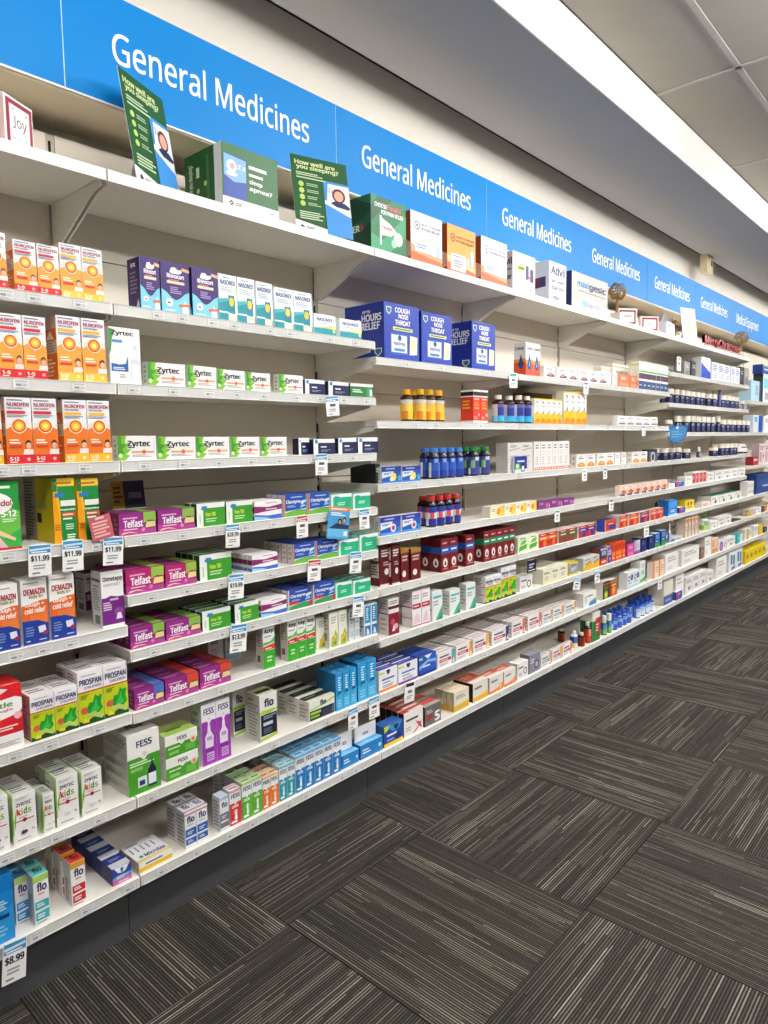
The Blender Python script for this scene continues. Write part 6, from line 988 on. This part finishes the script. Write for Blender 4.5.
('F7','flat_box',0.589,4.5181,0.2057,1,0.0271,0.012,0.08,1,1,0,0,0),
('F7','beige_tall',0.589,4.7823,0.0721,4,0.1292,0.012,0.06,1,1,0,0,0),
('F7','bot_greencap',0.589,5.2742,0.062,1,0.1076,0.012,0,1,1,0,1,0),
('F7','white_mark',0.589,5.3402,0.1431,1,0.0549,0.012,0.06,1,1,0,0,0),
('G7','white_mark',0.589,5.5078,0.1671,2,0.069,0.012,0.06,1,1,0,0,0),
('G7','black_flat',0.589,5.8961,0.2253,1,0.0092,0.012,0.06,1,1,0,0,0),
('F8','white_blank',0.397,4.7281,0.3589,1,0.1105,0.012,0.1,1,1,0,0,0),
('F8','brown_small',0.397,5.1197,0.0664,1,0.0818,0.012,0.06,1,1,0,0,0),
('F8','white_blank',0.397,5.2085,0.1377,1,0.1435,0.012,0.06,1,1,0,0,0),
('G8','peach_face',0.397,5.3697,0.1445,1,0.1176,0.012,0.05,1,1,0,0,0),
('G8','purple_dot',0.397,5.5389,0.1907,1,0.0752,0.012,0.06,1,1,0,0,0),
('G8','white_mark',0.397,5.7427,0.2299,1,0.0786,0.012,0.06,1,1,0,0,0),
('G8','teal_white',0.397,6.0289,0.1443,1,0.0743,0.012,0.06,1,1,0,0,0),
('F9','bluefoot_tall',0.192,4.4087,0.1635,1,0.1569,0.012,0.1,1,1,0,0,0),
('F9','white_blank',0.192,4.6281,0.1542,1,0.1681,0.012,0.06,1,1,0,0,0),
('F9','white_mark',0.192,4.8121,0.1495,3,0.1188,0.012,0.06,1,1,0,0,0),
('F9','blue_small',0.192,4.6084,0.1146,1,0.0554,0.002,0.03,1,1,0,0,0),
('G9','white_mark',0.192,5.2836,0.141,1,0.0886,0.012,0.06,1,1,0,0,0),
('G9','white_blank',0.192,5.4973,0.2537,1,0.1556,0.012,0.06,1,1,0,0,0),
('G9','white_blueprint',0.192,5.8173,0.19,2,0.1595,0.012,0.07,1,1,0,0,0),
('H0','blue_green_box',1.804,6.6332,0.4739,1,0.0783,0.012,0.08,1,1,0,0,0),
('H1','skyblue_box',1.56,6.3004,0.3168,1,0.168,0.012,0.1,1,1,0,0,0),
('H1','teal_print',1.56,6.6669,0.2388,2,0.244,0.012,0.08,1,1,0,0,0),
('H2','white_blueslab',1.3,6.3951,0.291,1,0.1438,0.012,0.08,1,1,0,0,0),
('H2','white_mark',1.3,6.7367,0.4479,1,0.1416,0.012,0.06,1,1,0,0,0),
('H3','red_small',1.02,6.4311,0.1441,1,0.0719,0.012,0.06,1,1,0,0,0),
('H3','pink_print',1.02,6.6079,0.1984,2,0.1793,0.012,0.06,1,1,0,0,0),
('H4','white_mark',0.766,6.2931,0.0622,3,0.1215,0.012,0.06,1,1,0,0,0),
('H4','blue_bag',0.766,6.5599,0.6684,1,0.1677,0.012,0.12,1,1,0,0,0),
('H5','bot_yellowpump',0.589,6.4023,0.0298,1,0.0579,0.012,0,1,1,0,1,0),
('H5','pink_print',0.589,6.4075,0.1432,1,0.0543,0.012,0.06,1,1,0,0,0),
('H5','white_mark',0.589,6.5832,0.1666,1,0.0571,0.012,0.06,1,1,0,0,0),
('H5','dark_solid',0.589,6.7669,0.1038,1,0.0511,0.012,0.06,1,1,0,0,0),
('H5','beige_orange',0.589,6.8882,0.2537,1,0.0595,0.012,0.04,1,1,0,0,0),
('H6','white_gold',0.397,6.2475,0.2,1,0.0921,0.012,0.06,1,1,0,0,0),
('H6','white_blank',0.397,6.5433,0.1314,1,0.0958,0.012,0.06,1,1,0,0,0),
('H6','yellow_solid',0.397,6.6914,0.1363,1,0.0809,0.012,0.06,1,1,0,0,0),
('H6','dark_solid',0.397,6.8626,0.1241,1,0.0454,0.012,0.06,1,1,0,0,0),
('H7','yellow_print',0.192,6.2873,0.135,5,0.1108,0.012,0.1,1,1,0,0,0),
('H7','white_blank',0.192,6.998,0.2031,1,0.0515,0.012,0.08,1,1,0,0,0),
]
ORD += ['eleventh', 'twelfth', 'thirteenth', 'fourteenth']
BAYL = 'ABCDEFGH'
cache = {}
made = []
def carton(kind, w_, d_, h_):
    k = (kind, round(w_, 4), round(d_, 3), round(h_, 4))
    if k not in cache: cache[k] = carton_mesh(KIND[kind]['obj'], w_, d_, h_, KIND[kind])
    return cache[k]
def flap_mesh(w_, h_):
    m_ = MB(); m_.box(-w_/2+.004, w_/2-.004, 0, .0012, .0003, h_, 'f0f0ee')
    printed(m_, [T('FESS', .38, .30, .62, .48, '2a3a78')], (-w_/2, 0, 0), (1, 0, 0), (0, 0, 1), w_, h_, (0, -1, 0)); return m_.mesh('display_flap', M_CARD)
def bottle_meshes(kind, dia, H):
    k = (kind, round(dia, 4), round(H, 4))
    if k in cache: return cache[k]
    b = BOT[kind]; r = dia/2; zc = H*(1-b['cap_h']); zn = H*b['neck']; rc = r*b['cap_w']
    g = MB(); g.lathe([(r*.9, 0), (r, H*.02), (r, zn), (r*.97, zn+(zc-zn)*.25), (r*.82, zn+(zc-zn)*.6), (max(rc*.82, r*.42), zn+(zc-zn)*.9), (max(rc*.82, r*.42), zc+.001)], 20, b['glass'])
    body = g.mesh('bottle_body', M_GLASSY)
    c = MB(); n = 24
    c.lathe([(rc*.97, zc), (rc, zc+.001), (rc, H*.985), (rc*.93, H)], n, b['cap'], sm=False)
    cap = c.mesh('cap', M_PLASTIC)
    tot = zn*.94-H*.06; z = H*.06; prof = []; cols = []
    sh = sum(q[0] for q in b['lab'])
    for hshare, gnd, patch, a0, a1 in b['lab']:
        prof.append((r+.0004, z)); cols.append((gnd, patch, a0, a1)); z += tot*hshare/sh
    prof.append((r+.0004, z))
    l = MB()
    def colf(i, fr):
        gnd, patch, a0, a1 = cols[i]; fr = (fr+.5) % 1
        return patch if a0 < fr < a1 else gnd
    l.lathe(prof, 24, 'ffffff', cap=False, colf=colf)
    cache[k] = (body, cap, l.mesh('label', M_CARD)); return cache[k]
rj = random.Random(3)
for row, kind, z, x0, w_, n, H, setb, dep, nd, stack, rot, bot, gapd in GOODS:
    bay, lev = BAYL.index(row[0]), int(row[1:])
    if bot:
        body, cap, lab = bottle_meshes(kind, w_, H)
        for j in range(nd):
            for i in range(n):
                x = x0+i*dep+(w_*.25 if j % 2 else 0); y = Y_SHELF+setb+w_/2+j*w_*1.06
                o = empty(BOT[kind]['obj'], (x, y, z), rj.uniform(-.25, .25))
                for nm, me in (('bottle_body', body), ('cap', cap), ('label', lab)): put(nm, me, o)
                made.append((o, BOT[kind]['d'], BOT[kind]['cat'], BOT[kind]['obj'], bay, lev, j, 0, x, nd, 1))
        continue
    KD = KIND[kind]; me = carton(kind, w_-.0014, dep, H)
    turn = math.radians(rot)
    for j in range(nd):
        for i in range(n):
            for s in range(stack):
                x = x0+(i+.5)*w_; y = Y_SHELF+setb+dep/2+j*(dep+.0015+gapd)
                if rot: x = x0+math.cos(turn)*w_/2-math.sin(turn)*dep/2; y = Y_SHELF+setb+math.sin(turn)*w_/2+math.cos(turn)*dep/2
                jit = rj.uniform(-.0012, .0012) if nd == 1 else 0
                o = put(KD['obj'], me, None, (x, y+jit, z+s*(H+.0004)), turn if rot else rj.uniform(-.004, .004))
                if KD.get('flap'): put('display_flap', flap_mesh(w_, .052 if w_ > .1 else .062), o, (0, -dep*.5+.030, H-.0))
                made.append((o, KD['d'], KD['cat'], KD['obj'], bay, lev, j, s, x, nd, stack))
# what singles each one out: its row, its place in the row, its shelf and bay
fam = {}
for m_ in made: fam.setdefault((m_[1], m_[4], m_[5], m_[6], m_[7]), []).append(m_)
cnt = {}
for m_ in made: cnt[(m_[1], m_[4], m_[5])] = cnt.get((m_[1], m_[4], m_[5]), 0)+1
depthmax = {}
for m_ in made: depthmax[(m_[1], m_[4], m_[5])] = max(depthmax.get((m_[1], m_[4], m_[5]), 0), m_[6])
for key, ms in fam.items():
    d, bay, lev, j, s = key
    ms.sort(key=lambda q: q[8])
    nlev = lev-1 if bay == 7 else lev
    loc = 'top shelf, %s bay' % ORD[bay] if lev == 0 else '%s shelf, %s bay' % (ORD[max(nlev, 0)], ORD[bay])
    for r, m_ in enumerate(ms):
        bits = [d]
        if depthmax[(d, bay, lev)] > 0: bits.append('front row' if j == 0 else '%s row' % ORD[j])
        if m_[10] > 1: bits.append('upper' if s else 'lower')
        if len(ms) > 1: bits.append('%s from left' % ORD[r])
        lab = ', '.join(bits+[loc])
        if len(lab.split()) > 16: lab = lab.replace(' from left', ' along')
        tag(m_[0], lab, m_[2], 'row of %s, %s' % (d, loc.replace(',', ' of the')) if cnt[(d, bay, lev)] > 1 else None)
# printed tickets on the shelf strips, one below each line of goods
tk = MB(); tk.box(-.016, .016, -.0006, 0, -.0225, -.0045, 'e2e2e0')
printed(tk, [L(.14, .62, .9, .92, 1, 'c4c4c6'), R(.2, .28, .52, .52, '9a9a9e'), L(.58, .26, .9, .54, 2, 'b4b4b8'), L(.2, .06, .8, .18, 1, 'c8c8ca')], (-.017, -.0006, -.0235), (1, 0, 0), (0, 0, 1), .034, .02, (0, -1, 0))
tk_me = tk.mesh('price_ticket', M_PAPER)
last = {}
for row, kind, z, x0, w_, n, H, setb, dep, nd, stack, rot, bot, gapd in GOODS:
    bay, lev = BAYL.index(row[0]), int(row[1:])
    if lev == 0 or bay > 4 or setb > .1: continue
    x = x0+(0 if bot else w_*.5)+.01
    b_ = int((x-X0)//BAY)+1
    for x in [x]+([x+w_*(n-1)] if n > 3 and not bot else []):
        b_ = int((x-X0+.02)//BAY)+1; lx = x-(X0+(b_-1)*BAY)
        if lx < .025 or lx > BAY-.03 or (b_, lev) not in SHELVES: continue
        if any(abs(q-x) < .05 for q in last.get((b_, lev), [])): continue
        last.setdefault((b_, lev), []).append(x)
        put('price_ticket', tk_me, SHELVES[b_, lev], (lx, Y_SHELF-.0028, 0))


# ================================================================== leaflets, price cards, ornaments
def leaflet(name, label, x, y, z, rot, lean, w_, L_, ops, base='f2f0ec', th=.0012, back='e8e6e2', strut=True):
    e_ = tag(empty(name, (x, y, z), math.radians(rot)), label, 'leaflet')
    m_ = MB(); m_.box(0, w_, 0, th, 0, L_, base)
    printed(m_, ops, (0, 0, 0), (1, 0, 0), (0, 0, 1), w_, L_, (0, -1, 0))
    o = put('card', m_.mesh('card', M_CARD), e_); o.rotation_euler = (-math.radians(lean), 0, 0)
    if strut:
        dy = math.sin(math.radians(lean))*L_*.6; dz = math.cos(math.radians(lean))*L_*.6
        s = MB(); s.faces([(w_*.4, dy+.002, dz), (w_*.6, dy+.002, dz), (w_*.65, dy+.055, 0), (w_*.35, dy+.055, 0),
                           (w_*.4, dy+.0032, dz), (w_*.6, dy+.0032, dz), (w_*.65, dy+.0562, 0), (w_*.35, dy+.0562, 0)],
                          [(0, 1, 2, 3), (7, 6, 5, 4), (0, 4, 5, 1), (1, 5, 6, 2), (2, 6, 7, 3), (3, 7, 4, 0)], back)
        put('strut', s.mesh('strut', M_CARD), e_)
    return e_
GRN = '1f5a2e'
sleep = [R(0, .0, 1, 1, GRN), P([(0, 0), (1, 0), (1, .02), (.62, .07), (.0, .16)], 'f0eeea'), T('How well are', .07, .885, .78, .945, 'd6e2a8'), T('you sleeping?', .09, .815, .84, .885, 'd6e2a8'),
         L(.08, .74, .6, .79, 2, 'c8dcb8'), L(.08, .70, .7, .73, 1, 'c8dcb8')]
for q in range(4): sleep += [C(.15, .63-.085*q, .045, 'bcd46a'), L(.24, .61-.085*q, .48, .655-.085*q, 2, 'a8c49a')]
sleep += [L(.08, .17, .52, .28, 4, 'c8dcb8'), P([(.54, 0), (1, 0), (1, .70), (.97, .72), (.60, .72), (.54, .69)], '3f92dc'),
          P([(.58, .44), (1, .36), (1, .69), (.62, .69)], 'f4eee8'), P([(.54, .42), (.8, .34), (1, .28), (1, .36), (.8, .40), (.54, .47)], 'e8f0f8'),
          E(.80, .55, .12, .095, '5a1f28'), E(.80, .545, .085, .07, 'e8a894'), P([(.64, .44), (.74, .48), (.9, .46), (1, .41), (.96, .38), (.74, .40)], '22305c'), T('Z z', .62, .58, .70, .64, '6a7a9a'),
          P([(.06, .065), (.10, .095), (.14, .065), (.10, .035)], '3a3a3c'), L(.17, .05, .32, .08, 2, '8a8a8a')]
leaflet('sleep_leaflet', 'tall green leaflet asking how well are you sleeping, near the Joy block', .8911, 1.580, 1.895, 24.5, 9.0, .1779, .2778, sleep)
leaflet('sleep_leaflet', 'green sleeping leaflet beside the dark green pain relief box', 1.4116, 1.600, 1.895, -16.7, 9.6, .192, .2407, sleep)
leaflet('tree_leaflet', 'white leaflet with a pale green tree drawing, by red letters', 4.7623, 1.600, 1.895, -16.0, 7.2, .1542, .2277,
        [P([(0, 0), (1, 0), (1, .12), (0, .2)], 'cfe6da'), P([(.2, .2), (.5, .7), (.8, .25), (.5, .3)], 'c8dcc4'), L(.2, .35, .8, .6, 4, 'a8bcae'), E(.5, .86, .3, .05, 'f4d8cc'), L(.3, .7, .7, .78, 1, 'b8a8a0')])
e_ = leaflet('promo_flyer', 'purple and gold flyer standing behind the purple allergy cartons', .885, 1.765, 1.048, 0, 8, .096, .121,
        [R(0, 0, 1, .38, 'e2dfda'), R(0, .38, .36, 1, 'c89a3a'), R(.36, .38, 1, 1, '3a2a5c'), L(.06, .5, .32, .9, 4, '6a4a1c'), R(.5, .6, .9, .74, '7a6aa0'), L(.08, .08, .5, .3, 2, '8a8688'), R(.62, .12, .95, .24, '2a2a30')], strut=True)

HEAD = {'blue': '3f93c8', 'red': 'b8382e', 'dark': '2a2c34', 'teal': '4aa8a0', 'violet': '8a6aa8', 'grey': 'b4b4ba', 'black': '1f1d24'}
TAGS = [
(0.6028, 1.054, 0.0481, 0.0686, -2, 'blue', '$11.99', 'price card of 11.99 under the green childrens carton'),
(0.6743, 1.0555, 0.0471, 0.0699, -2, 'blue', '$11.99', 'price card of 11.99 under the yellow suspension cartons'),
(0.7689, 1.0516, 0.049, 0.0661, -3, 'blue', '$11.99', 'price card of 11.99 beneath the tilted pink promo card'),
(0.5035, 0.1986, 0.049, 0.092, -5, 'blue', '$8.99', 'price card of 8.99 hanging from the lowest shelf'),
(1.4883, 1.4076, 0.0553, 0.0611, 5, 'blue', '', 'white and blue price card under the upper row of navy cartons'),
(1.4391, 1.2308, 0.0498, 0.0639, 0, 'blue', '', 'white and blue price card under the lower row of navy cartons'),
(1.1071, 1.0489, 0.0461, 0.064, -2, 'blue', '$28.99', 'price card of 28.99 under the green hayfever cartons'),
(1.1138, 0.9104, 0.0514, 0.0691, -4, 'blue', '$19.99', 'price card of 19.99 under the middle green cartons'),
(1.1168, 0.7702, 0.055, 0.0784, -5, 'blue', '$13.99', 'price card of 13.99 under the lowest green cartons'),
(1.3557, 1.0498, 0.0454, 0.0659, 0, 'red', '', 'red headed price card under the upper meadow cartons'),
(1.4027, 0.9104, 0.0535, 0.0659, -4, 'red', '', 'red headed price card under the middle meadow cartons'),
(1.6252, 1.0471, 0.0475, 0.0657, 0, 'blue', '', 'blue headed price card under the upper mint cartons'),
(1.5833, 0.9104, 0.054, 0.0688, -4, 'blue', '', 'blue headed price card under the middle mint cartons'),
(1.5924, 0.7638, 0.0519, 0.0697, -5, 'blue', '', 'blue headed price card under the lowest mint cartons'),
(1.5564, 0.3967, 0.0445, 0.0707, 0, 'blue', '', 'blue headed price card under the light blue spray cartons'),
(1.6588, 0.4039, 0.0515, 0.073, 0, 'blue', '', 'blue headed price card at the joint of second and third bays'),
(1.8507, 0.4033, 0.0563, 0.0723, -5, 'dark', '', 'dark headed price card under the purple footed vapour cartons'),
(2.5454, 1.5447, 0.0636, 0.0622, 2, 'teal', '', 'teal headed price card below the blue drop cartons'),
(3.227, 1.5442, 0.0538, 0.0585, 0, 'violet', '', 'small price card below the low orange arc cartons'),
(3.9732, 1.3341, 0.0491, 0.0574, 0, 'violet', '', 'small price card below the violet arc cartons'),
(3.2233, 1.1106, 0.0553, 0.055, 0, 'grey', '', 'small price card below the first orange disc cartons'),
(3.4616, 1.1116, 0.0489, 0.0578, 0, 'violet', '', 'small price card below the second orange disc cartons'),
(2.9443, 0.9336, 0.0529, 0.0569, -3, 'teal', '', 'teal headed price card below the plum cartons'),
(3.5457, 0.9426, 0.0571, 0.0648, 0, 'violet', '', 'small price card left of the peach cartons'),
(4.0477, 0.7463, 0.0771, 0.0661, -2, 'grey', '', 'small price card above the navy cartons'),
(3.161, 0.5749, 0.0762, 0.061, -12, 'blue', '', 'tilted price card below the silver and amber cartons'),
(3.3893, 0.5758, 0.0599, 0.064, -3, 'blue', '', 'small price card below the navy and red carton'),
(4.2853, 0.3967, 0.0673, 0.0702, 0, 'grey', '', 'small white price card above the tall blue footed carton'),
(2.7076, 0.7284, 0.0794, 0.0545, 0, 'black', '', 'square black sign standing above the white ring carton'),
(4.5256, 1.7702, 0.0722, 0.0866, 0, 'grey', '', 'white shelf sign at the start of the vitamin bay'),
]
for x, zt, w_, h_, tilt, style, txt, lab in TAGS:
    m_ = MB()
    hd = HEAD[style]
    m_.box(-w_/2, w_/2, -.0008, 0, -h_, 0, 'f3f3f1' if style != 'black' else '1f1d24')
    if style == 'black': ops = [R(.12, .12, .88, .2, 'e8e6e2'), L(.2, .3, .8, .75, 2, 'b8a8d0')]
    elif style in ('blue', 'red'):
        ops = [R(.04, .72, .96, .97, hd), P([(.06, .80), (.94, .84), (.94, .90), (.06, .87)], 'cfe6f4' if style == 'blue' else 'f0d0c8'), L(.12, .73, .88, .80, 1, 'e8f2f8'), L(.2, .2, .8, .38, 2, 'a4a4a8'), L(.15, .06, .6, .14, 1, '7a7a80')]
        ops += [T(txt, .10, .46, .90, .66, '2a2a30', .03)] if txt else [R(.28, .48, .72, .60, '5a5a62'), ]
    else: ops = [R(.1, .78, .9, .95, hd), R(.3, .45, .7, .60, '7a7a82'), L(.2, .15, .8, .35, 2, 'a8a8ac')]
    printed(m_, ops, (-w_/2, -.0008, -h_), (1, 0, 0), (0, 0, 1), w_, h_, (0, -1, 0))
    m_.box(-w_*.3, w_*.3, -.0002, .0042, -.005, .001, 'e6eaec')
    o = put('price_card', m_.mesh('price_card', M_PAPER), None, (x, Y_SHELF-.007, zt)); o.rotation_euler = (0, math.radians(-tilt), 0)
    tag(o, lab, 'price card', 'price cards hanging from the shelf strips')
# tilted pink card and the photo flyer on the strips
m_ = MB(); m_.box(-.026, .026, -.001, 0, -.026, .030, 'c8606a')
printed(m_, [R(.3, .86, .7, .95, 'f0c8c8'), L(.1, .1, .9, .8, 5, 'eebcb8')], (-.026, -.001, -.026), (1, 0, 0), (0, 0, 1), .052, .056, (0, -1, 0))
m_.box(-.01, .01, 0, .004, -.030, -.02, 'e6eaec')
o = put('promo_card', m_.mesh('promo_card', M_PAPER), None, (.7415, Y_SHELF-.008, 1.075)); o.rotation_euler = (0, math.radians(-10), 0)
tag(o, 'tilted pink promo card above the third 11.99 price card', 'promo card')
m_ = MB(); m_.box(-.047, .047, -.001, 0, -.10, 0, '4aa0d8')
printed(m_, [R(0, .88, 1, 1, 'e8824a'), L(.1, .90, .9, .98, 1, 'f8e0d0'), P([(0, .3), (.4, .5), (1, .45), (1, .3)], '2a3a5c'), R(0, .06, 1, .32, '6ab8e4'), E(.55, .55, .10, .10, '2a1f22'), E(.75, .6, .09, .10, '3a2a26'), E(.55, .53, .06, .06, 'c8987c'), E(.75, .58, .055, .06, 'd8a888'), L(.1, .72, .8, .84, 2, 'e8f4fa'), R(.75, .1, .92, .25, 'dfeef6')], (-.047, -.001, -.10), (1, 0, 0), (0, 0, 1), .094, .10, (0, -1, 0))
m_.box(-.02, .02, 0, .006, -.02, -.01, 'e6eaec')
o = put('promo_flyer', m_.mesh('promo_flyer', M_PAPER), None, (1.512, Y_SHELF-.009, 1.062)); o.rotation_euler = (0, math.radians(8), 0)
tag(o, 'blue photo flyer with orange top hanging among the mint cartons', 'promo flyer')
# blue shield wobbler
sh_ = [(-.058, .035), (-.02, .056), (.04, .060), (.064, .048), (.060, .0), (.035, -.04), (0, -.056), (-.04, -.044), (-.062, -.005)]
m_ = MB(); m_.prism(sh_, 1, -.002, 0, '2a6ab0'); sh2 = [(a*.87, b*.87) for a, b in sh_]; m_.face([(a, -.0023, b) for a, b in sh2], '4f96d2')
printed(m_, [L(.2, .3, .8, .75, 3, '7ab8e8')], (-.055, -.0024, -.05), (1, 0, 0), (0, 0, 1), .11, .1, (0, -1, 0))
m_.prism([(-.006, -.004), (.006, -.004), (.006, .018), (-.006, .018)], 2, .035, .052, 'dfe8ee')
o = put('shelf_wobbler', m_.mesh('shelf_wobbler', M_PLASTIC), None, (4.44, Y_SHELF-.035, 1.283)); o.rotation_euler = (0, 0, math.radians(-52))
tag(o, 'blue shield shaped shelf sign hanging under the vitamin bottles', 'shelf sign')

# twig balls on pale pots, a foil tree, a gift bag, the red letters
def twig_tree(name, label, x, y, z, hh, ball, pot=True):
    e_ = tag(empty(name, (x, y, z)), label, 'ornament')
    rr = random.Random(int(x*100))
    g = MB(); g.prism([(-.022, 0), (.022, 0), (.030, .045), (-.030, .045)], 1, -.026, .026, 'e8e2d6')
    for q in range(3): g.box(-.030, .030, -.028, -.025, .010+q*.012, .014+q*.012, 'd8d0c2')
    g.build('pot', M_PLASTIC, e_)
    g = MB()
    for q in range(5): g.tube([(rr.uniform(-.008, .008), rr.uniform(-.008, .008), .04), (rr.uniform(-.01, .01), rr.uniform(-.01, .01), hh*.4), (rr.uniform(-.006, .006), 0, hh-ball)], .003, 5)
    g.build('stem', M_TWIG, e_)
    g = MB()
    for q in range(15):
        a = rr.uniform(0, math.pi); b = rr.uniform(0, 2*math.pi); ax = Vector((math.sin(a)*math.cos(b), math.sin(a)*math.sin(b), math.cos(a)))
        u = ax.orthogonal().normalized(); v = ax.cross(u); r0 = ball*rr.uniform(.82, 1)
        g.tube([Vector((0, 0, hh-ball))+r0*(u*math.cos(t*.45)+v*math.sin(t*.45))+ax*rr.uniform(-.006, .006) for t in range(15)], .0018, 4)
    o = g.build('twig_ball', M_TWIG, e_); o['kind'] = 'stuff'
    return e_
twig_tree('twig_topiary', 'gold twig ball on a pale pot, right of the silver display', 3.690, 1.592, 1.895, .21, .05)
twig_tree('twig_topiary', 'gold twig ball on a pale pot beside the red letters', 6.10, 1.600, 1.895, .215, .055)
e_ = tag(empty('foil_tree', (4.735, 1.665, 1.895)), 'small gold foil tree behind the white tree leaflet', 'ornament')
g = MB(); g.box(-.03, .03, -.025, .025, 0, .03, 'e8e2d6'); g.build('base', M_PLASTIC, e_)
g = MB(); rr = random.Random(5)
for q in range(34):
    a = rr.uniform(0, 6.28); r0 = rr.uniform(.02, .055); zz = rr.uniform(.03, .13)
    g.tube([(0, 0, zz), (r0*.6*math.cos(a), r0*.6*math.sin(a), zz+.02), (r0*math.cos(a), r0*math.sin(a), zz+.015)], .0035, 4)
g.tube([(0, 0, .03), (0, 0, .16)], .004, 5)
o = g.build('foil_branches', M_TWIG, e_); o['kind'] = 'stuff'
e_ = tag(empty('gift_bag', (4.53, 1.640, 1.895)), 'white and lilac gift bag with crumpled top, beside crimson framed sign', 'gift bag')
g = MB(); g.prism([(-.075, 0), (.095, 0), (.07, .09), (-.06, .10)], 1, -.035, .035, 'e6e6ee')
printed(g, [R(.1, .2, .5, .7, 'b8c4e6'), C(.65, .45, .1, 'c8a8d0'), L(.15, .75, .7, .95, 1, '8a94b8')], (-.06, -.035, 0), (1, 0, 0), (0, 0, 1), .13, .09, (0, -1, 0)); g.build('bag', M_CARD, e_)
g = MB(); rr = random.Random(9)
for q in range(7):
    x_ = -.055+.018*q; t_ = .10+rr.uniform(.02, .075)
    g.faces([(x_-.014, -.03, .09), (x_+.014, -.02, .09), (x_+.01, .02, .09), (x_+rr.uniform(-.02, .02), rr.uniform(-.02, .02), t_)], [(0, 1, 3), (1, 2, 3), (2, 0, 3), (2, 1, 0)], ('eef0f4', 'a8a8b8', 'dcd0e0')[q % 3])
g.build('tissue', M_CARD, e_)
def words3d(s, wid, cap, th, col):
    vs_, fs, asp = text_shape(s, .03); m_ = MB()
    V3 = [(x*wid, -z*4, y*cap) for x, y, z in vs_]; m_.faces(V3, fs, col); m_.faces([(a, th, c) for a, b, c in V3], [tuple(reversed(f)) for f in fs], col)
    ed = {}
    for f in fs:
        for a, b in zip(f, f[1:]+f[:1]): ed[(a, b)] = 1
    for a, b in ed:
        if (b, a) not in ed: m_.faces([V3[a], V3[b], (V3[b][0], th, V3[b][2]), (V3[a][0], th, V3[a][2])], [(0, 3, 2, 1)], col)
    m_.box(-.005, wid+.005, -.004, th+.004, -.006, .002, col)
    return m_
o = words3d('MerryChristmas', .86, .072, .02, 'a01c26').build('letter_sign', M_PLASTIC); o.location = (5.09, 1.566, 1.901)
tag(o, 'red standing letters spelling MerryChristmas on the top shelf', 'letter sign')
# small beige sensor box under the bulkhead
e_ = tag(empty('sensor_box', (5.86, 1.80, SOFF)), 'small beige sensor box fixed under the bulkhead', 'sensor')
g = MB(); g.prism([(-.075, 0), (.075, 0), (.075, -.125), (.06, -.135), (-.06, -.135), (-.075, -.125)], 1, -.02, .035, 'd6c8a4'); g.build('housing', M_PLASTIC, e_)
g = MB(); g.box(.02, .055, -.024, -.02, -.075, -.035, '5a5040'); g.build('lens', M_PLASTIC, e_)
